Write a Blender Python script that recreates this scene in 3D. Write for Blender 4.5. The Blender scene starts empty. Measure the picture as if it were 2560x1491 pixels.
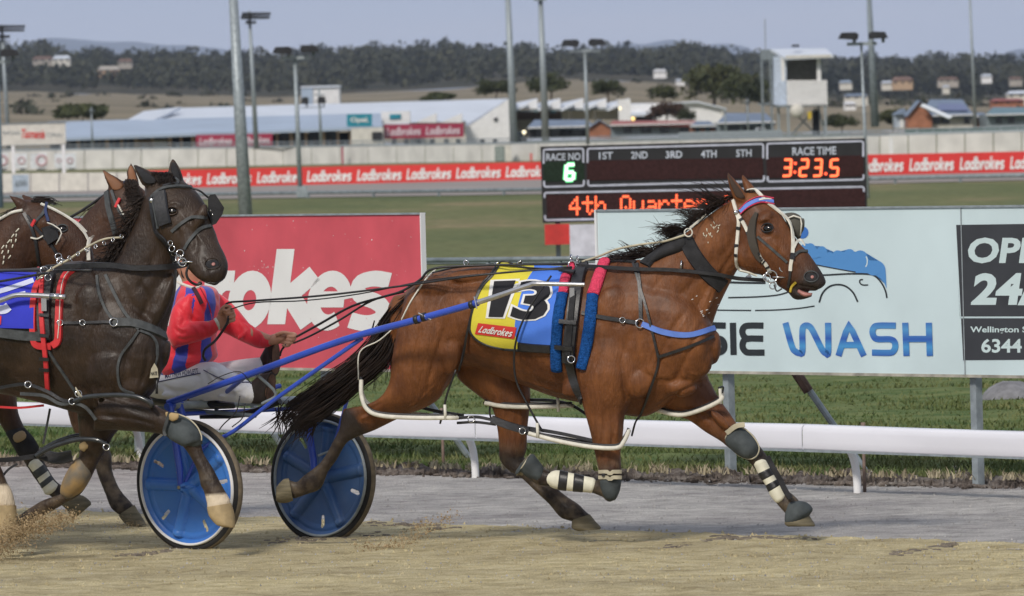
import bpy, bmesh, math, random
import numpy as np
from mathutils import Vector, Matrix
from mathutils.bvhtree import BVHTree
from mathutils.kdtree import KDTree

R = math.radians
rng = np.random.default_rng(7)
random.seed(7)
SC = bpy.context.scene
COL = SC.collection

# ------------------------------------------------------------------ camera
# long-lens view across the track: F is the focal length in photo pixels,
# H the eye height above the track, YH the photo row of the horizon
F, H, YH = 20000.0, 2.42, 290.0
ROLL = R(1.5)
CR, SR = math.cos(ROLL), math.sin(ROLL)
cam = bpy.data.cameras.new('camera')
cam.sensor_width = 36.0
cam.lens = F / 2560 * 36
cam.shift_y = -(745.5 - YH) / 2560
cam.clip_start = 0.5
cam.clip_end = 60000
cam.dof.use_dof = True
cam.dof.focus_distance = 44.9
cam.dof.aperture_fstop = 12
camo = bpy.data.objects.new('camera', cam)
COL.objects.link(camo)
camo.location = (0, 0, H)
camo.rotation_euler = (R(90), ROLL, 0)
SC.camera = camo

# ------------------------------------------------------------------ world and sun
SUN_EL, SUN_AZ = R(38), R(205)      # azimuth from +Y, clockwise: behind the camera, to the left
w = bpy.data.worlds.new('World')
SC.world = w
w.use_nodes = True
nt = w.node_tree
nt.nodes.clear()
sky = nt.nodes.new('ShaderNodeTexSky')
sky.sky_type = 'NISHITA'
sky.sun_disc = False
sky.sun_elevation = SUN_EL
sky.sun_rotation = SUN_AZ
sky.air_density = 1.0
sky.dust_density = 1.5
sky.ozone_density = 2.0
bg1 = nt.nodes.new('ShaderNodeBackground')
bg1.inputs[1].default_value = 0.05
nt.links.new(sky.outputs[0], bg1.inputs[0])
# high thin evening cloud deck over that sky
tc = nt.nodes.new('ShaderNodeTexCoord')
mp = nt.nodes.new('ShaderNodeMapping')
mp.inputs['Scale'].default_value = (1.6, 1.6, 26)
nz = nt.nodes.new('ShaderNodeTexNoise')
nz.inputs['Scale'].default_value = 4.0
nz.inputs['Detail'].default_value = 4
cr = nt.nodes.new('ShaderNodeValToRGB')
cr.color_ramp.elements[0].position = 0.3
cr.color_ramp.elements[0].color = (0.475, 0.525, 0.64, 1)
cr.color_ramp.elements[1].position = 0.72
cr.color_ramp.elements[1].color = (0.55, 0.565, 0.64, 1)
nt.links.new(tc.outputs['Generated'], mp.inputs[0])
nt.links.new(mp.outputs[0], nz.inputs['Vector'])
nt.links.new(nz.outputs[0], cr.inputs[0])
bg2 = nt.nodes.new('ShaderNodeBackground')
bg2.inputs[1].default_value = 1.06
nt.links.new(cr.outputs[0], bg2.inputs[0])
mx = nt.nodes.new('ShaderNodeMixShader')
mx.inputs[0].default_value = 0.82
nt.links.new(bg1.outputs[0], mx.inputs[1])
nt.links.new(bg2.outputs[0], mx.inputs[2])
wo = nt.nodes.new('ShaderNodeOutputWorld')
nt.links.new(mx.outputs[0], wo.inputs[0])

sun = bpy.data.lights.new('sun', 'SUN')
sun.energy = 2.6
sun.angle = R(10)
sun.color = (1.0, 0.93, 0.84)
suno = bpy.data.objects.new('sun', sun)
COL.objects.link(suno)
sd = Vector((math.sin(SUN_AZ) * math.cos(SUN_EL), math.cos(SUN_AZ) * math.cos(SUN_EL), math.sin(SUN_EL)))
suno.rotation_euler = sd.to_track_quat('Z', 'Y').to_euler()

vs = SC.view_settings
vs.view_transform = 'Standard'
vs.look = 'None'
vs.exposure = 0.0
vs.gamma = 1.0
vs.use_curve_mapping = False
SC.cycles.max_bounces = 6
SC.cycles.volume_bounces = 0
SC.cycles.use_denoising = True

# ------------------------------------------------------------------ helpers
def P(px, py, Y):
 "the point at distance Y that stands at photo pixel (px, py)"
 u, v = px - 1280, py - YH
 return Vector(((u * CR - v * SR) / F * Y, Y, H - (v * CR + u * SR) / F * Y))
def GY(px, py):
 "distance of the flat ground at photo pixel (px, py)"
 return F * H / ((py - YH) * CR + (px - 1280) * SR)
def PX(p):
 u, v = p[0] / p[1] * F, (H - p[2]) / p[1] * F
 return 1280 + u * CR + v * SR, YH + v * CR - u * SR

def nd(m, t, **kw):
 n = m.node_tree.nodes.new(t)
 for k, v in kw.items():
  setattr(n, k, v)
 return n
def mat(name, col, rough=0.6, spec=0.4, metal=0.0, var=0.15, vscale=6.0, bump=0.0, bscale=40.0, coat=0.0,
  stretch=(1, 1, 1), col2=None, emit=None, estr=1.0, sheen=0.0, detail=4):
 m = bpy.data.materials.new(name)
 m.use_nodes = True
 t = m.node_tree
 b = t.nodes['Principled BSDF']
 b.inputs['Roughness'].default_value = rough
 b.inputs['Metallic'].default_value = metal
 b.inputs['Specular IOR Level'].default_value = spec
 b.inputs['Coat Weight'].default_value = coat
 if sheen:
  b.inputs['Sheen Weight'].default_value = sheen
 g = nd(m, 'ShaderNodeTexCoord')
 mp = nd(m, 'ShaderNodeMapping')
 mp.inputs['Scale'].default_value = stretch
 t.links.new(g.outputs['Object'], mp.inputs[0])
 n = nd(m, 'ShaderNodeTexNoise')
 n.inputs['Scale'].default_value = vscale
 n.inputs['Detail'].default_value = detail
 t.links.new(mp.outputs[0], n.inputs['Vector'])
 r = nd(m, 'ShaderNodeValToRGB')
 c2 = col2 if col2 else tuple(min(1, c * (1 + var)) for c in col)
 c1 = col if col2 else tuple(c * (1 - var) for c in col)
 r.color_ramp.elements[0].position = 0.33
 r.color_ramp.elements[1].position = 0.67
 r.color_ramp.elements[0].color = (*c1, 1)
 r.color_ramp.elements[1].color = (*c2, 1)
 t.links.new(n.outputs[0], r.inputs[0])
 t.links.new(r.outputs[0], b.inputs['Base Color'])
 if bump:
  n2 = nd(m, 'ShaderNodeTexNoise')
  n2.inputs['Scale'].default_value = bscale
  n2.inputs['Detail'].default_value = 3
  t.links.new(mp.outputs[0], n2.inputs['Vector'])
  bp = nd(m, 'ShaderNodeBump')
  bp.inputs['Strength'].default_value = bump
  bp.inputs['Distance'].default_value = 0.02
  t.links.new(n2.outputs[0], bp.inputs['Height'])
  t.links.new(bp.outputs[0], b.inputs['Normal'])
 if emit:
  b.inputs['Emission Color'].default_value = (*emit, 1)
  b.inputs['Emission Strength'].default_value = estr
 return m

def crom(pts, n):
 "Catmull-Rom through rows of numbers, n steps per span"
 p = np.array(pts, float)
 if len(p) < 3 or n < 2:
  if n < 2:
   return p
 q = np.vstack([2 * p[0] - p[1], p, 2 * p[-1] - p[-2]])
 out = []
 for i in range(1, len(q) - 2):
  for k in range(n):
   t = k / n
   a, b, c, d = q[i - 1], q[i], q[i + 1], q[i + 2]
   out.append(0.5 * (2 * b + (c - a) * t + (2 * a - 5 * b + 4 * c - d) * t * t + (3 * b - a - 3 * c + d) * t ** 3))
 out.append(q[-2])
 return np.array(out)

class MB:
 "collects shapes, then links them as one mesh object"
 def __init__(s):
  s.v, s.f, s.c = [], [], []
 def add(s, vs, fs, col=None):
  o = len(s.v)
  s.v += [tuple(v) for v in vs]
  s.f += [tuple(i + o for i in f) for f in fs]
  s.c += list(col) if col is not None else [(0, 0, 0)] * len(vs)
  return s
 def box(s, a, b):
  (x0, y0, z0), (x1, y1, z1) = a, b
  vs = [(x0, y0, z0), (x1, y0, z0), (x1, y1, z0), (x0, y1, z0), (x0, y0, z1), (x1, y0, z1), (x1, y1, z1), (x0, y1, z1)]
  return s.add(vs, [(0, 3, 2, 1), (4, 5, 6, 7), (0, 1, 5, 4), (1, 2, 6, 5), (2, 3, 7, 6), (3, 0, 4, 7)])
 def slab(s, px0, py0, px1, py1, Y, dep):
  mx_, my_ = (px0 + px1) / 2, (py0 + py1) / 2
  a, b = P(px0, my_, Y), P(px1, my_, Y)
  a.z, b.z = P(mx_, py1, Y).z, P(mx_, py0, Y).z
  return s.box((a.x, Y, a.z), (b.x, Y + dep, b.z))
 def prism(s, poly, Y, dep):
  "outline in photo pixels, standing at distance Y, dep metres deep"
  a = [P(x, y, Y) for x, y in poly]
  b = [v + Vector((0, dep, 0)) for v in a]
  n = len(a)
  fs = [tuple(range(n)), tuple(range(2 * n - 1, n - 1, -1))]
  fs += [(i, i + n, (i + 1) % n + n, (i + 1) % n) for i in range(n)]
  return s.add(a + b, fs)
 def tube(s, pts, r, seg=8, cap=True, flat=None):
  pts = [Vector(p) for p in pts]
  n = len(pts)
  rs = list(np.interp(np.linspace(0, 1, n), np.linspace(0, 1, len(r)), r)) if hasattr(r, '__len__') else [r] * n
  up = Vector((0, 0, 1))
  vs, fs = [], []
  N = None
  for i in range(n):
   t = (pts[min(i + 1, n - 1)] - pts[max(i - 1, 0)])
   t = t.normalized() if t.length > 1e-9 else Vector((1, 0, 0))
   if N is None:
    N = t.cross(up)
    if N.length < 1e-3:
     N = t.cross(Vector((1, 0, 0)))
   else:
    N = N - t * N.dot(t)
   N.normalize()
   B = t.cross(N)
   for k in range(seg):
    a = 2 * math.pi * k / seg
    vs.append(pts[i] + N * (math.cos(a) * rs[i]) + B * (math.sin(a) * rs[i]))
  for i in range(n - 1):
   for k in range(seg):
    k2 = (k + 1) % seg
    fs.append((i * seg + k, i * seg + k2, (i + 1) * seg + k2, (i + 1) * seg + k))
  if cap:
   fs.append(tuple(range(seg - 1, -1, -1)))
   fs.append(tuple(range((n - 1) * seg, n * seg)))
  return s.add(vs, fs)
 def rings(s, rows, cap=True, cols=None):
  "closed rings of equal length, joined in order"
  m = len(rows[0])
  vs = [v for r_ in rows for v in r_]
  fs = []
  for i in range(len(rows) - 1):
   for k in range(m):
    k2 = (k + 1) % m
    fs.append((i * m + k, i * m + k2, (i + 1) * m + k2, (i + 1) * m + k))
  if cap:
   fs.append(tuple(range(m - 1, -1, -1)))
   fs.append(tuple(range((len(rows) - 1) * m, len(rows) * m)))
  return s.add(vs, fs, cols)
 def lathe(s, prof, o, ax, seg=40):
  "profile rows (distance along axis, radius) turned about the axis ax through o"
  ax = Vector(ax).normalized()
  u = ax.cross(Vector((0, 0, 1))).normalized()
  v = ax.cross(u)
  rows = []
  for d, r in prof:
   rows.append([Vector(o) + ax * d + (u * math.cos(2 * math.pi * k / seg) + v * math.sin(2 * math.pi * k / seg)) * r for k in range(seg)])
  m = seg
  vs = [q for r_ in rows for q in r_]
  fs = []
  n = len(rows)
  for i in range(n - 1):
   for k in range(m):
    k2 = (k + 1) % m
    fs.append((i * m + k, i * m + k2, (i + 1) * m + k2, (i + 1) * m + k))
  return s.add(vs, fs)
 def ellipsoid(s, c, a, b, d, n=10, m=14):
  c, a, b, d = Vector(c), Vector(a), Vector(b), Vector(d)
  rows = []
  for i in range(1, n):
   th = math.pi * i / n
   rows.append([c + d * math.cos(th) + (a * math.cos(2 * math.pi * k / m) + b * math.sin(2 * math.pi * k / m)) * math.sin(th) for k in range(m)])
  return s.rings(rows)
 def build(s, name, m=None, parent=None, smooth=False, crease=None):
  me = bpy.data.meshes.new(name)
  me.from_pydata(s.v, [], s.f)
  bm = bmesh.new()
  bm.from_mesh(me)
  bmesh.ops.recalc_face_normals(bm, faces=bm.faces)
  bm.to_mesh(me)
  bm.free()
  if smooth:
   me.shade_smooth()
   if crease:
    me.set_sharp_from_angle(angle=R(crease))
  return link(name, me, m, parent)

def link(name, me, m=None, parent=None):
 o = bpy.data.objects.new(name, me)
 COL.objects.link(o)
 if m is not None and len(me.materials) == 0:
  me.materials.append(m)
 if parent is not None:
  o.parent = parent
  if parent.type == 'EMPTY':
   o.matrix_parent_inverse = Matrix.Translation(-parent.location)
 return o
def tag(o, label=None, cat=None, group=None, kind=None):
 if label: o['label'] = label
 if cat: o['category'] = cat
 if group: o['group'] = group
 if kind: o['kind'] = kind
 return o
def thing(name, label, cat, loc, group=None):
 o = bpy.data.objects.new(name, None)
 COL.objects.link(o)
 o.location = loc
 o.empty_display_size = 0.1
 return tag(o, label, cat, group)
def structure(name, mb, m, smooth=False):
 return tag(mb.build(name, m, None, smooth), kind='structure')
def dup(root, loc, label=None, group=None):
 c = root.copy()
 COL.objects.link(c)
 c.location = loc
 if label: c['label'] = label
 if group: c['group'] = group
 for ch in list(root.children):
  d = ch.copy(); COL.objects.link(d); d.parent = c
  for g in list(ch.children):
   e = g.copy(); COL.objects.link(e); e.parent = d
 return c

# -- lofts: rings between two outline points of the photo, with real depth
def loft(mb, secs, ymid, n=4, ring=18, sq=1.0, endcap=True):
 """secs rows: ax, ay, bx, by, dY, w, dark, white  (outline points A and B in photo pixels, depth offset dY
 from ymid(px), half thickness w in metres, coat values)"""
 full = []
 for q in secs:
  q = list(q) + [0.0] * (8 - len(q))
  if not q[5]:
   q[5] = 0.43 * math.hypot(q[0] - q[2], q[1] - q[3]) / 455
  full.append(q)
 rows = crom(full, n)
 if endcap:
  def shrink(r, nb, k):
   r = r.copy()
   c = (r[0:2] + r[2:4]) / 2
   cn = (nb[0:2] + nb[2:4]) / 2
   d = c - cn
   L = np.hypot(*d) + 1e-9
   off = d / L * np.hypot(r[0] - r[2], r[1] - r[3]) * 0.5 * (math.sqrt(max(0, 1 - k * k))) * 0.5
   r[0:2] = c + (r[0:2] - c) * k + off
   r[2:4] = c + (r[2:4] - c) * k + off
   r[5] *= k
   return r
  rows = np.vstack([[shrink(rows[0], rows[1], k) for k in (0.35, 0.75)], rows, [shrink(rows[-1], rows[-2], k) for k in (0.75, 0.35)]])
 out, cols = [], []
 for r in rows:
  cx, cy = (r[0] + r[2]) / 2, (r[1] + r[3]) / 2
  hx, hy = (r[0] - r[2]) / 2, (r[1] - r[3]) / 2
  y0 = ymid(cx) + r[4]
  ringv = []
  for k in range(ring):
   a = 2 * math.pi * k / ring
   ca, sa = math.cos(a), math.sin(a)
   if sq != 1.0:
    ca = math.copysign(abs(ca) ** sq, ca); sa = math.copysign(abs(sa) ** sq, sa)
   ringv.append(P(cx + hx * ca, cy + hy * ca, y0 + max(r[5], 0.004) * sa))
   cols.append((min(1, max(0, r[6])), min(1, max(0, r[7])), a))
  out.append(ringv)
 mb.rings(out, True, cols)
def blob(mb, ymid, px, py, dY, rx, ry, rd, rot=0.0, dark=0.0):
 s = (ymid(px)) / F
 c = P(px, py, ymid(px) + dY)
 ca, sa = math.cos(R(rot)), math.sin(R(rot))
 a = Vector((ca, 0, sa)) * rx * s
 b = Vector((-sa, 0, ca)) * ry * s
 n0 = len(mb.v)
 mb.ellipsoid(c, a, b, Vector((0, rd, 0)))
 for i in range(n0, len(mb.v)):
  mb.c[i] = (dark, 0, 0)

def remesh(mb, name, vox, smooth_it=4, mats=None, parent=None, fac=0.5):
 "fuse the collected closed shapes into one continuous skin; carry the coat values over"
 me = bpy.data.meshes.new(name + '_src')
 me.from_pydata(mb.v, [], mb.f)
 bm = bmesh.new(); bm.from_mesh(me)
 bmesh.ops.recalc_face_normals(bm, faces=bm.faces)
 bm.to_mesh(me); bm.free()
 o = bpy.data.objects.new(name, me)
 COL.objects.link(o)
 md = o.modifiers.new('r', 'REMESH')
 md.mode = 'VOXEL'
 md.voxel_size = vox
 if smooth_it:
  ms = o.modifiers.new('s', 'SMOOTH')
  ms.factor = fac
  ms.iterations = smooth_it
 dg = bpy.context.evaluated_depsgraph_get()
 m2 = bpy.data.meshes.new_from_object(o.evaluated_get(dg))
 bpy.data.objects.remove(o)
 bpy.data.meshes.remove(me)
 m2.name = name
 kd = KDTree(len(mb.v))
 for i, v in enumerate(mb.v):
  kd.insert(v, i)
 kd.balance()
 n = len(m2.vertices)
 dat = np.zeros((n, 4), np.float32)
 for i, v in enumerate(m2.vertices):
  ws = 0; acc = np.zeros(3)
  for co, idx, d in kd.find_n(v.co, 4):
   wgt = 1 / (d + 0.004)
   acc += wgt * np.array(mb.c[idx]); ws += wgt
  dat[i, :3] = acc / ws
  dat[i, 3] = 1
 at = m2.attributes.new('coat', 'FLOAT_COLOR', 'POINT')
 at.data.foreach_set('color', dat.ravel())
 m2.shade_smooth()
 m2.materials.clear()
 return link(name, m2, mats, parent)

def carve(o, lines):
 """raise (veins, muscle edges) or sink (grooves, folds) the skin along lines drawn over the side that faces us;
 lines = (points, half width in pixels, height in metres)"""
 me = o.data
 n = len(me.vertices)
 co = np.empty(n * 3); me.vertices.foreach_get('co', co); co = co.reshape(-1, 3)
 no = np.empty(n * 3); me.vertices.foreach_get('normal', no); no = no.reshape(-1, 3)
 u = co[:, 0] / co[:, 1] * F; v = (H - co[:, 2]) / co[:, 1] * F
 px = 1280 + u * CR + v * SR; py = YH + v * CR - u * SR
 add = np.zeros(n)
 for pts, w_, h in lines:
  q = crom(pts, 8)[:, :2]
  lo = q.min(0) - 4 * w_; hi = q.max(0) + 4 * w_
  idx = np.where((px > lo[0]) & (px < hi[0]) & (py > lo[1]) & (py < hi[1]) & (no[:, 1] < 0.25))[0]
  if not len(idx): continue
  d = np.full(len(idx), 1e9); tt = np.zeros(len(idx))
  for k in range(len(q) - 1):
   a, b = q[k], q[k + 1]
   ab = b - a; L = ab @ ab + 1e-9
   t = np.clip(((px[idx] - a[0]) * ab[0] + (py[idx] - a[1]) * ab[1]) / L, 0, 1)
   e = np.hypot(px[idx] - a[0] - t * ab[0], py[idx] - a[1] - t * ab[1])
   s = e < d; d[s] = e[s]; tt[s] = (k + t[s]) / (len(q) - 1)
  fade = np.minimum(1, np.minimum(tt, 1 - tt) * 5 + .15)
  add[idx] += h * np.exp(-(d / w_) ** 2) * fade
 co += no * add[:, None]
 me.vertices.foreach_set('co', co.ravel()); me.update()
def bvh_of(*objs):
 vs, fs = [], []
 for o in objs:
  k = len(vs)
  vs += [v.co.copy() for v in o.data.vertices]
  fs += [tuple(i + k for i in p.vertices) for p in o.data.polygons]
 return BVHTree.FromPolygons(vs, fs)
EYE = Vector((0, 0, H))
def hit(bvh, px, py):
 d = (P(px, py, 40) - EYE).normalized()
 co, no, i, dist = bvh.ray_cast(EYE, d)
 return co, no
def hit_near(bvh, px, py):
 "the nearest point of the surface around that photo pixel"
 for r_ in range(0, 40, 4):
  for a_ in range(0, 360, 45):
   co, no = hit(bvh, px + r_ * math.cos(R(a_)), py + r_ * math.sin(R(a_)))
   if co is not None:
    return P(px, py, co.y), (no if no.y < 0 else -no)
 return P(px, py, 44.5), Vector((0, -1, 0))
def lay(bvh, pts, n=6, off=0.006, ydef=44.5, lift=0.0):
 "points of the photo laid on the surface of the thing that is there"
 q = crom(pts, n)
 res = []
 for x, y in q[:, :2]:
  co, no = hit(bvh, x, y)
  res.append((co, no, x, y))
 known = [i for i, r_ in enumerate(res) if r_[0] is not None]
 out = []
 for i, (co, no, x, y) in enumerate(res):
  if co is None:
   if known:
    j = min(known, key=lambda k: abs(k - i))
    Y = res[j][0].y; no = res[j][1]
   else:
    Y = ydef; print("lay miss", x, y)
    no = Vector((0, -1, 0))
   co = P(x, y, Y)
  if no.y > 0: no = -no
  out.append([co, no])
 # even out the heights along the strap
 pts3 = [o[0] for o in out]
 for it in range(2):
  ys = [p.y for p in pts3]
  for i in range(1, len(pts3) - 1):
   ym = (ys[i - 1] + ys[i] * 2 + ys[i + 1]) / 4
   ym = min(ym, ys[i] + 0.002)
   x, y = PX(pts3[i])
   pts3[i] = P(x, y, ym)
 nn = []
 for i in range(len(out)):
  a = Vector((0, 0, 0))
  for j in range(max(0, i - 2), min(len(out), i + 3)):
   a += out[j][1]
  nn.append(a.normalized())
 return [(p + m * (off + lift), m) for p, m in zip(pts3, nn)]
def ribbon(mb, pn, width, th=0.004):
 "a strap with width and thickness along points with normals"
 n = len(pn)
 rows = []
 ws = width if hasattr(width, '__len__') else [width] * n
 for i in range(n):
  p, m = pn[i]
  t = (pn[min(i + 1, n - 1)][0] - pn[max(i - 1, 0)][0]).normalized()
  s = t.cross(m).normalized()
  h = ws[i] / 2
  rows.append([p + s * h - m * th, p + s * h * 0.86 + m * th, p - s * h * 0.86 + m * th, p - s * h - m * th])
 mb.rings(rows)
def strap(name, bvh, pts, wpx, m, parent, th=0.004, off=0.005, n=5, Y=44.0):
 mb = MB()
 pn = lay(bvh, pts, n, off)
 ribbon(mb, pn, wpx * Y / F, th)
 return mb.build(name, m, parent, True, 40)
def cord(name, pts, r, m, parent=None, seg=6, n=5):
 "pts rows px, py, Y"
 mb = MB()
 q = crom(pts, n) if len(pts) > 2 else np.array(pts, float)
 mb.tube([P(*a) for a in q], r, seg)
 return mb.build(name, m, parent, True)
def torus(mb, c, nrm, r, rt, seg=20, ts=6):
 nrm = Vector(nrm).normalized()
 u = nrm.cross(Vector((0.03, 0.02, 1))).normalized()
 v = nrm.cross(u)
 vs, fs = [], []
 for i in range(seg):
  a = 2 * math.pi * i / seg
  d = u * math.cos(a) + v * math.sin(a)
  for k in range(ts):
   b = 2 * math.pi * k / ts
   vs.append(Vector(c) + d * (r + rt * math.cos(b)) + nrm * rt * math.sin(b))
 for i in range(seg):
  for k in range(ts):
   fs.append((i * ts + k, ((i + 1) % seg) * ts + k, ((i + 1) % seg) * ts + (k + 1) % ts, i * ts + (k + 1) % ts))
 mb.add(vs, fs)

# -- lettering: strokes of a slanted rounded logo face, and the built-in face
def arc(cx, cy, rx, ry, a0, a1, n=28):
 return [(cx + rx * math.cos(R(a0 + (a1 - a0) * i / n)), cy + ry * math.sin(R(a0 + (a1 - a0) * i / n))) for i in range(n + 1)]
GL = {
 'L': (0.86, [[(0.15, 1.42), (0.15, 0.14), (0.82, 0.14)]]),
 'a': (1.02, [arc(0.46, 0.5, 0.32, 0.37, 0, 360), [(0.8, 0.98), (0.8, 0.0)]]),
 'd': (1.02, [arc(0.46, 0.5, 0.32, 0.37, 0, 360), [(0.8, 1.48), (0.8, 0.0)]]),
 'b': (1.02, [arc(0.50, 0.5, 0.32, 0.37, 0, 360), [(0.15, 1.48), (0.15, 0.0)]]),
 'r': (0.70, [[(0.15, 0.98), (0.15, 0.0)], [(0.18, 0.5), (0.25, 0.74), (0.42, 0.86), (0.64, 0.86)]]),
 'o': (0.98, [arc(0.47, 0.5, 0.34, 0.37, 0, 360)]),
 'k': (0.95, [[(0.15, 1.48), (0.15, 0.0)], [(0.80, 1.0), (0.24, 0.48)], [(0.34, 0.6), (0.80, 0.0)]]),
 'e': (0.96, [[(0.14, 0.52), (0.78, 0.52)], arc(0.47, 0.5, 0.34, 0.37, 4, 305)]),
 's': (0.82, [crom([(0.74, 0.84), (0.45, 0.88), (0.2, 0.82), (0.15, 0.68), (0.25, 0.57), (0.5, 0.49), (0.66, 0.38), (0.66, 0.22), (0.5, 0.13), (0.3, 0.12), (0.07, 0.17)], 3)]),
}
def stroke2d(pts, w, z, vs, fs):
 p = [np.array(a, float)[:2] for a in pts]
 n = len(p)
 closed = np.hypot(*(p[0] - p[-1])) < 1e-6
 o = len(vs)
 for i in range(n):
  a = p[i - 1] if i > 0 else (p[-2] if closed else p[0])
  b = p[(i + 1)] if i < n - 1 else (p[1] if closed else p[-1])
  d1 = p[i] - a; d2 = b - p[i]
  if np.hypot(*d1) < 1e-9: d1 = d2
  if np.hypot(*d2) < 1e-9: d2 = d1
  d1 = d1 / np.hypot(*d1); d2 = d2 / np.hypot(*d2)
  t = d1 + d2
  t = t / max(np.hypot(*t), 1e-6)
  nn = np.array([-t[1], t[0]])
  k = 1 / max(0.5, abs(np.dot(nn, np.array([-d1[1], d1[0]]))))
  vs.append((*(p[i] + nn * w / 2 * k), z)); vs.append((*(p[i] - nn * w / 2 * k), z))
 for i in range(n - 1):
  fs.append((o + 2 * i, o + 2 * i + 1, o + 2 * i + 3, o + 2 * i + 2))
def logo2d(word, w=0.27, shear=0.16, track=0.0):
 vs, fs = [], []
 x = 0; z = 0
 for ch in word:
  adv, strokes = GL[ch]
  for st in strokes:
   v0 = len(vs)
   stroke2d(st, w, z, vs, fs)
   for i in range(v0, len(vs)):
    a, b, c = vs[i]
    vs[i] = (a + x + b * shear, b, c)
   z += 1.0
  x += adv + track
 return vs, fs
_tc = {}
def text2d(s, offset=0.0, shear=0.0):
 key = (s, offset, shear)
 if key in _tc:
  return _tc[key]
 cu = bpy.data.curves.new('t', 'FONT')
 cu.body = s
 cu.offset = offset
 cu.shear = shear
 cu.resolution_u = 3
 o = bpy.data.objects.new('t', cu)
 COL.objects.link(o)
 dg = bpy.context.evaluated_depsgraph_get()
 me = bpy.data.meshes.new_from_object(o.evaluated_get(dg))
 vs = [tuple(v.co) for v in me.vertices]
 fs = [tuple(p.vertices) for p in me.polygons]
 bpy.data.objects.remove(o); bpy.data.curves.remove(cu); bpy.data.meshes.remove(me)
 _tc[key] = (vs, fs)
 return vs, fs
def print_on(name, shape, quad, place, m, parent, box=None):
 """flat print: shape (verts, faces) fitted to the four photo points quad (TL, TR, BR, BL);
 place(px, py, layer) gives the point on the surface that carries it"""
 vs, fs = shape
 a = np.array(vs)
 lo = a.min(0) if box is None else np.array([box[0], box[1], 0])
 hi = a.max(0) if box is None else np.array([box[2], box[3], 1])
 q = [np.array(k, float) for k in quad]
 out = []
 for x, y, z in vs:
  u = (x - lo[0]) / (hi[0] - lo[0]); v = (y - lo[1]) / (hi[1] - lo[1])
  p = (q[3] * (1 - u) + q[2] * u) * (1 - v) + (q[0] * (1 - u) + q[1] * u) * v
  out.append(place(p[0], p[1], z))
 me = bpy.data.meshes.new(name)
 me.from_pydata(out, [], fs)
 return link(name, me, m, parent)
def on_line(p0, p1, off=0.004):
 "surface of an upright board whose foot runs from p0=(px, Y) to p1; returns place()"
 x0, y0 = (p0[0] - 1280) / F * p0[1], p0[1]
 x1, y1 = (p1[0] - 1280) / F * p1[1], p1[1]
 def Yat(px, py=None):
  # the board is straight in plan: solve along the ray
  k = (px - 1280) / F if py is None else ((px - 1280) * CR - (py - YH) * SR) / F
  dx, dy = x1 - x0, y1 - y0
  # (x0 + t dx) = k (y0 + t dy)
  t = (k * y0 - x0) / (dx - k * dy)
  return y0 + t * dy
 def place(px, py, z=0):
  Y = Yat(px, py)
  return P(px, py, Y - off - z * 0.0004)
 place.Y = Yat
 return place
# ================================================================== materials
M = {}
M['galv'] = mat('galvanised_steel', (0.30, 0.34, 0.36), 0.5, 0.5, 0.3, 0.2, 14)
M['galvd'] = mat('dull_steel', (0.20, 0.235, 0.255), 0.6, 0.4, 0.2, 0.25, 9)
M['steel'] = mat('polished_steel', (0.55, 0.55, 0.56), 0.3, 0.5, 0.9, 0.1, 20)
M['white'] = mat('white_paint', (0.74, 0.74, 0.74), 0.5, 0.4, 0, 0.06, 3)
M['cream'] = mat('cream_paint', (0.60, 0.58, 0.52), 0.6, 0.3, 0, 0.1, 3)
M['conc'] = mat('pale_concrete', (0.60, 0.59, 0.56), 0.85, 0.2, 0, 0.12, 0.9)
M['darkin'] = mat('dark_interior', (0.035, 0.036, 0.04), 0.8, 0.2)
M['glass'] = mat('dark_glass', (0.03, 0.035, 0.045), 0.12, 0.6)
M['roofb'] = mat('blue_grey_roof', (0.36, 0.44, 0.55), 0.5, 0.4, 0, 0.08, 0.3)
M['roofw'] = mat('pale_roof', (0.62, 0.67, 0.74), 0.5, 0.4, 0, 0.06, 0.3)
M['roofg'] = mat('slate_roof', (0.17, 0.22, 0.30), 0.6, 0.3, 0, 0.15, 0.8)
M['roofr'] = mat('faded_red_roof', (0.34, 0.11, 0.10), 0.7, 0.3, 0, 0.15, 0.8)
M['brick'] = mat('orange_brick', (0.34, 0.15, 0.09), 0.8, 0.2, 0, 0.2, 2)
M['tanw'] = mat('tan_post', (0.42, 0.30, 0.20), 0.8, 0.2, 0, 0.15, 2)
M['red'] = mat('red_banner', (0.62, 0.045, 0.04), 0.55, 0.3, 0, 0.07, 1)
M['maroon'] = mat('maroon_banner', (0.33, 0.035, 0.075), 0.6, 0.3, 0, 0.08, 1)
M['print'] = mat('white_print', (0.72, 0.72, 0.70), 0.6, 0.3, 0, 0.04, 2)
M['printp'] = mat('pale_print', (0.62, 0.50, 0.55), 0.6, 0.3, 0, 0.04, 2)
M['teal'] = mat('teal_sign', (0.02, 0.23, 0.31), 0.6, 0.3)
M['black'] = mat('black_paint', (0.018, 0.018, 0.02), 0.5, 0.4)
M['bark'] = mat('bark', (0.10, 0.075, 0.055), 0.9, 0.1, 0, 0.3, 3)
def leafmat(n, c, c2):
 return mat(n, c, 0.65, 0.2, 0, 0.3, 0.45, col2=c2, detail=6)
M['leaf'] = leafmat('dark_leaves', (0.035, 0.045, 0.022), (0.075, 0.085, 0.036))
M['leafo'] = leafmat('olive_leaves', (0.05, 0.06, 0.028), (0.10, 0.105, 0.045))
M['leafr'] = leafmat('bronze_leaves', (0.045, 0.028, 0.022), (0.085, 0.05, 0.035))
M['leaff'] = mat('wood_leaves', (0.022, 0.028, 0.018), 0.65, 0.2, 0, 0.3, 0.03, col2=(0.07, 0.072, 0.042), detail=8)

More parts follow.
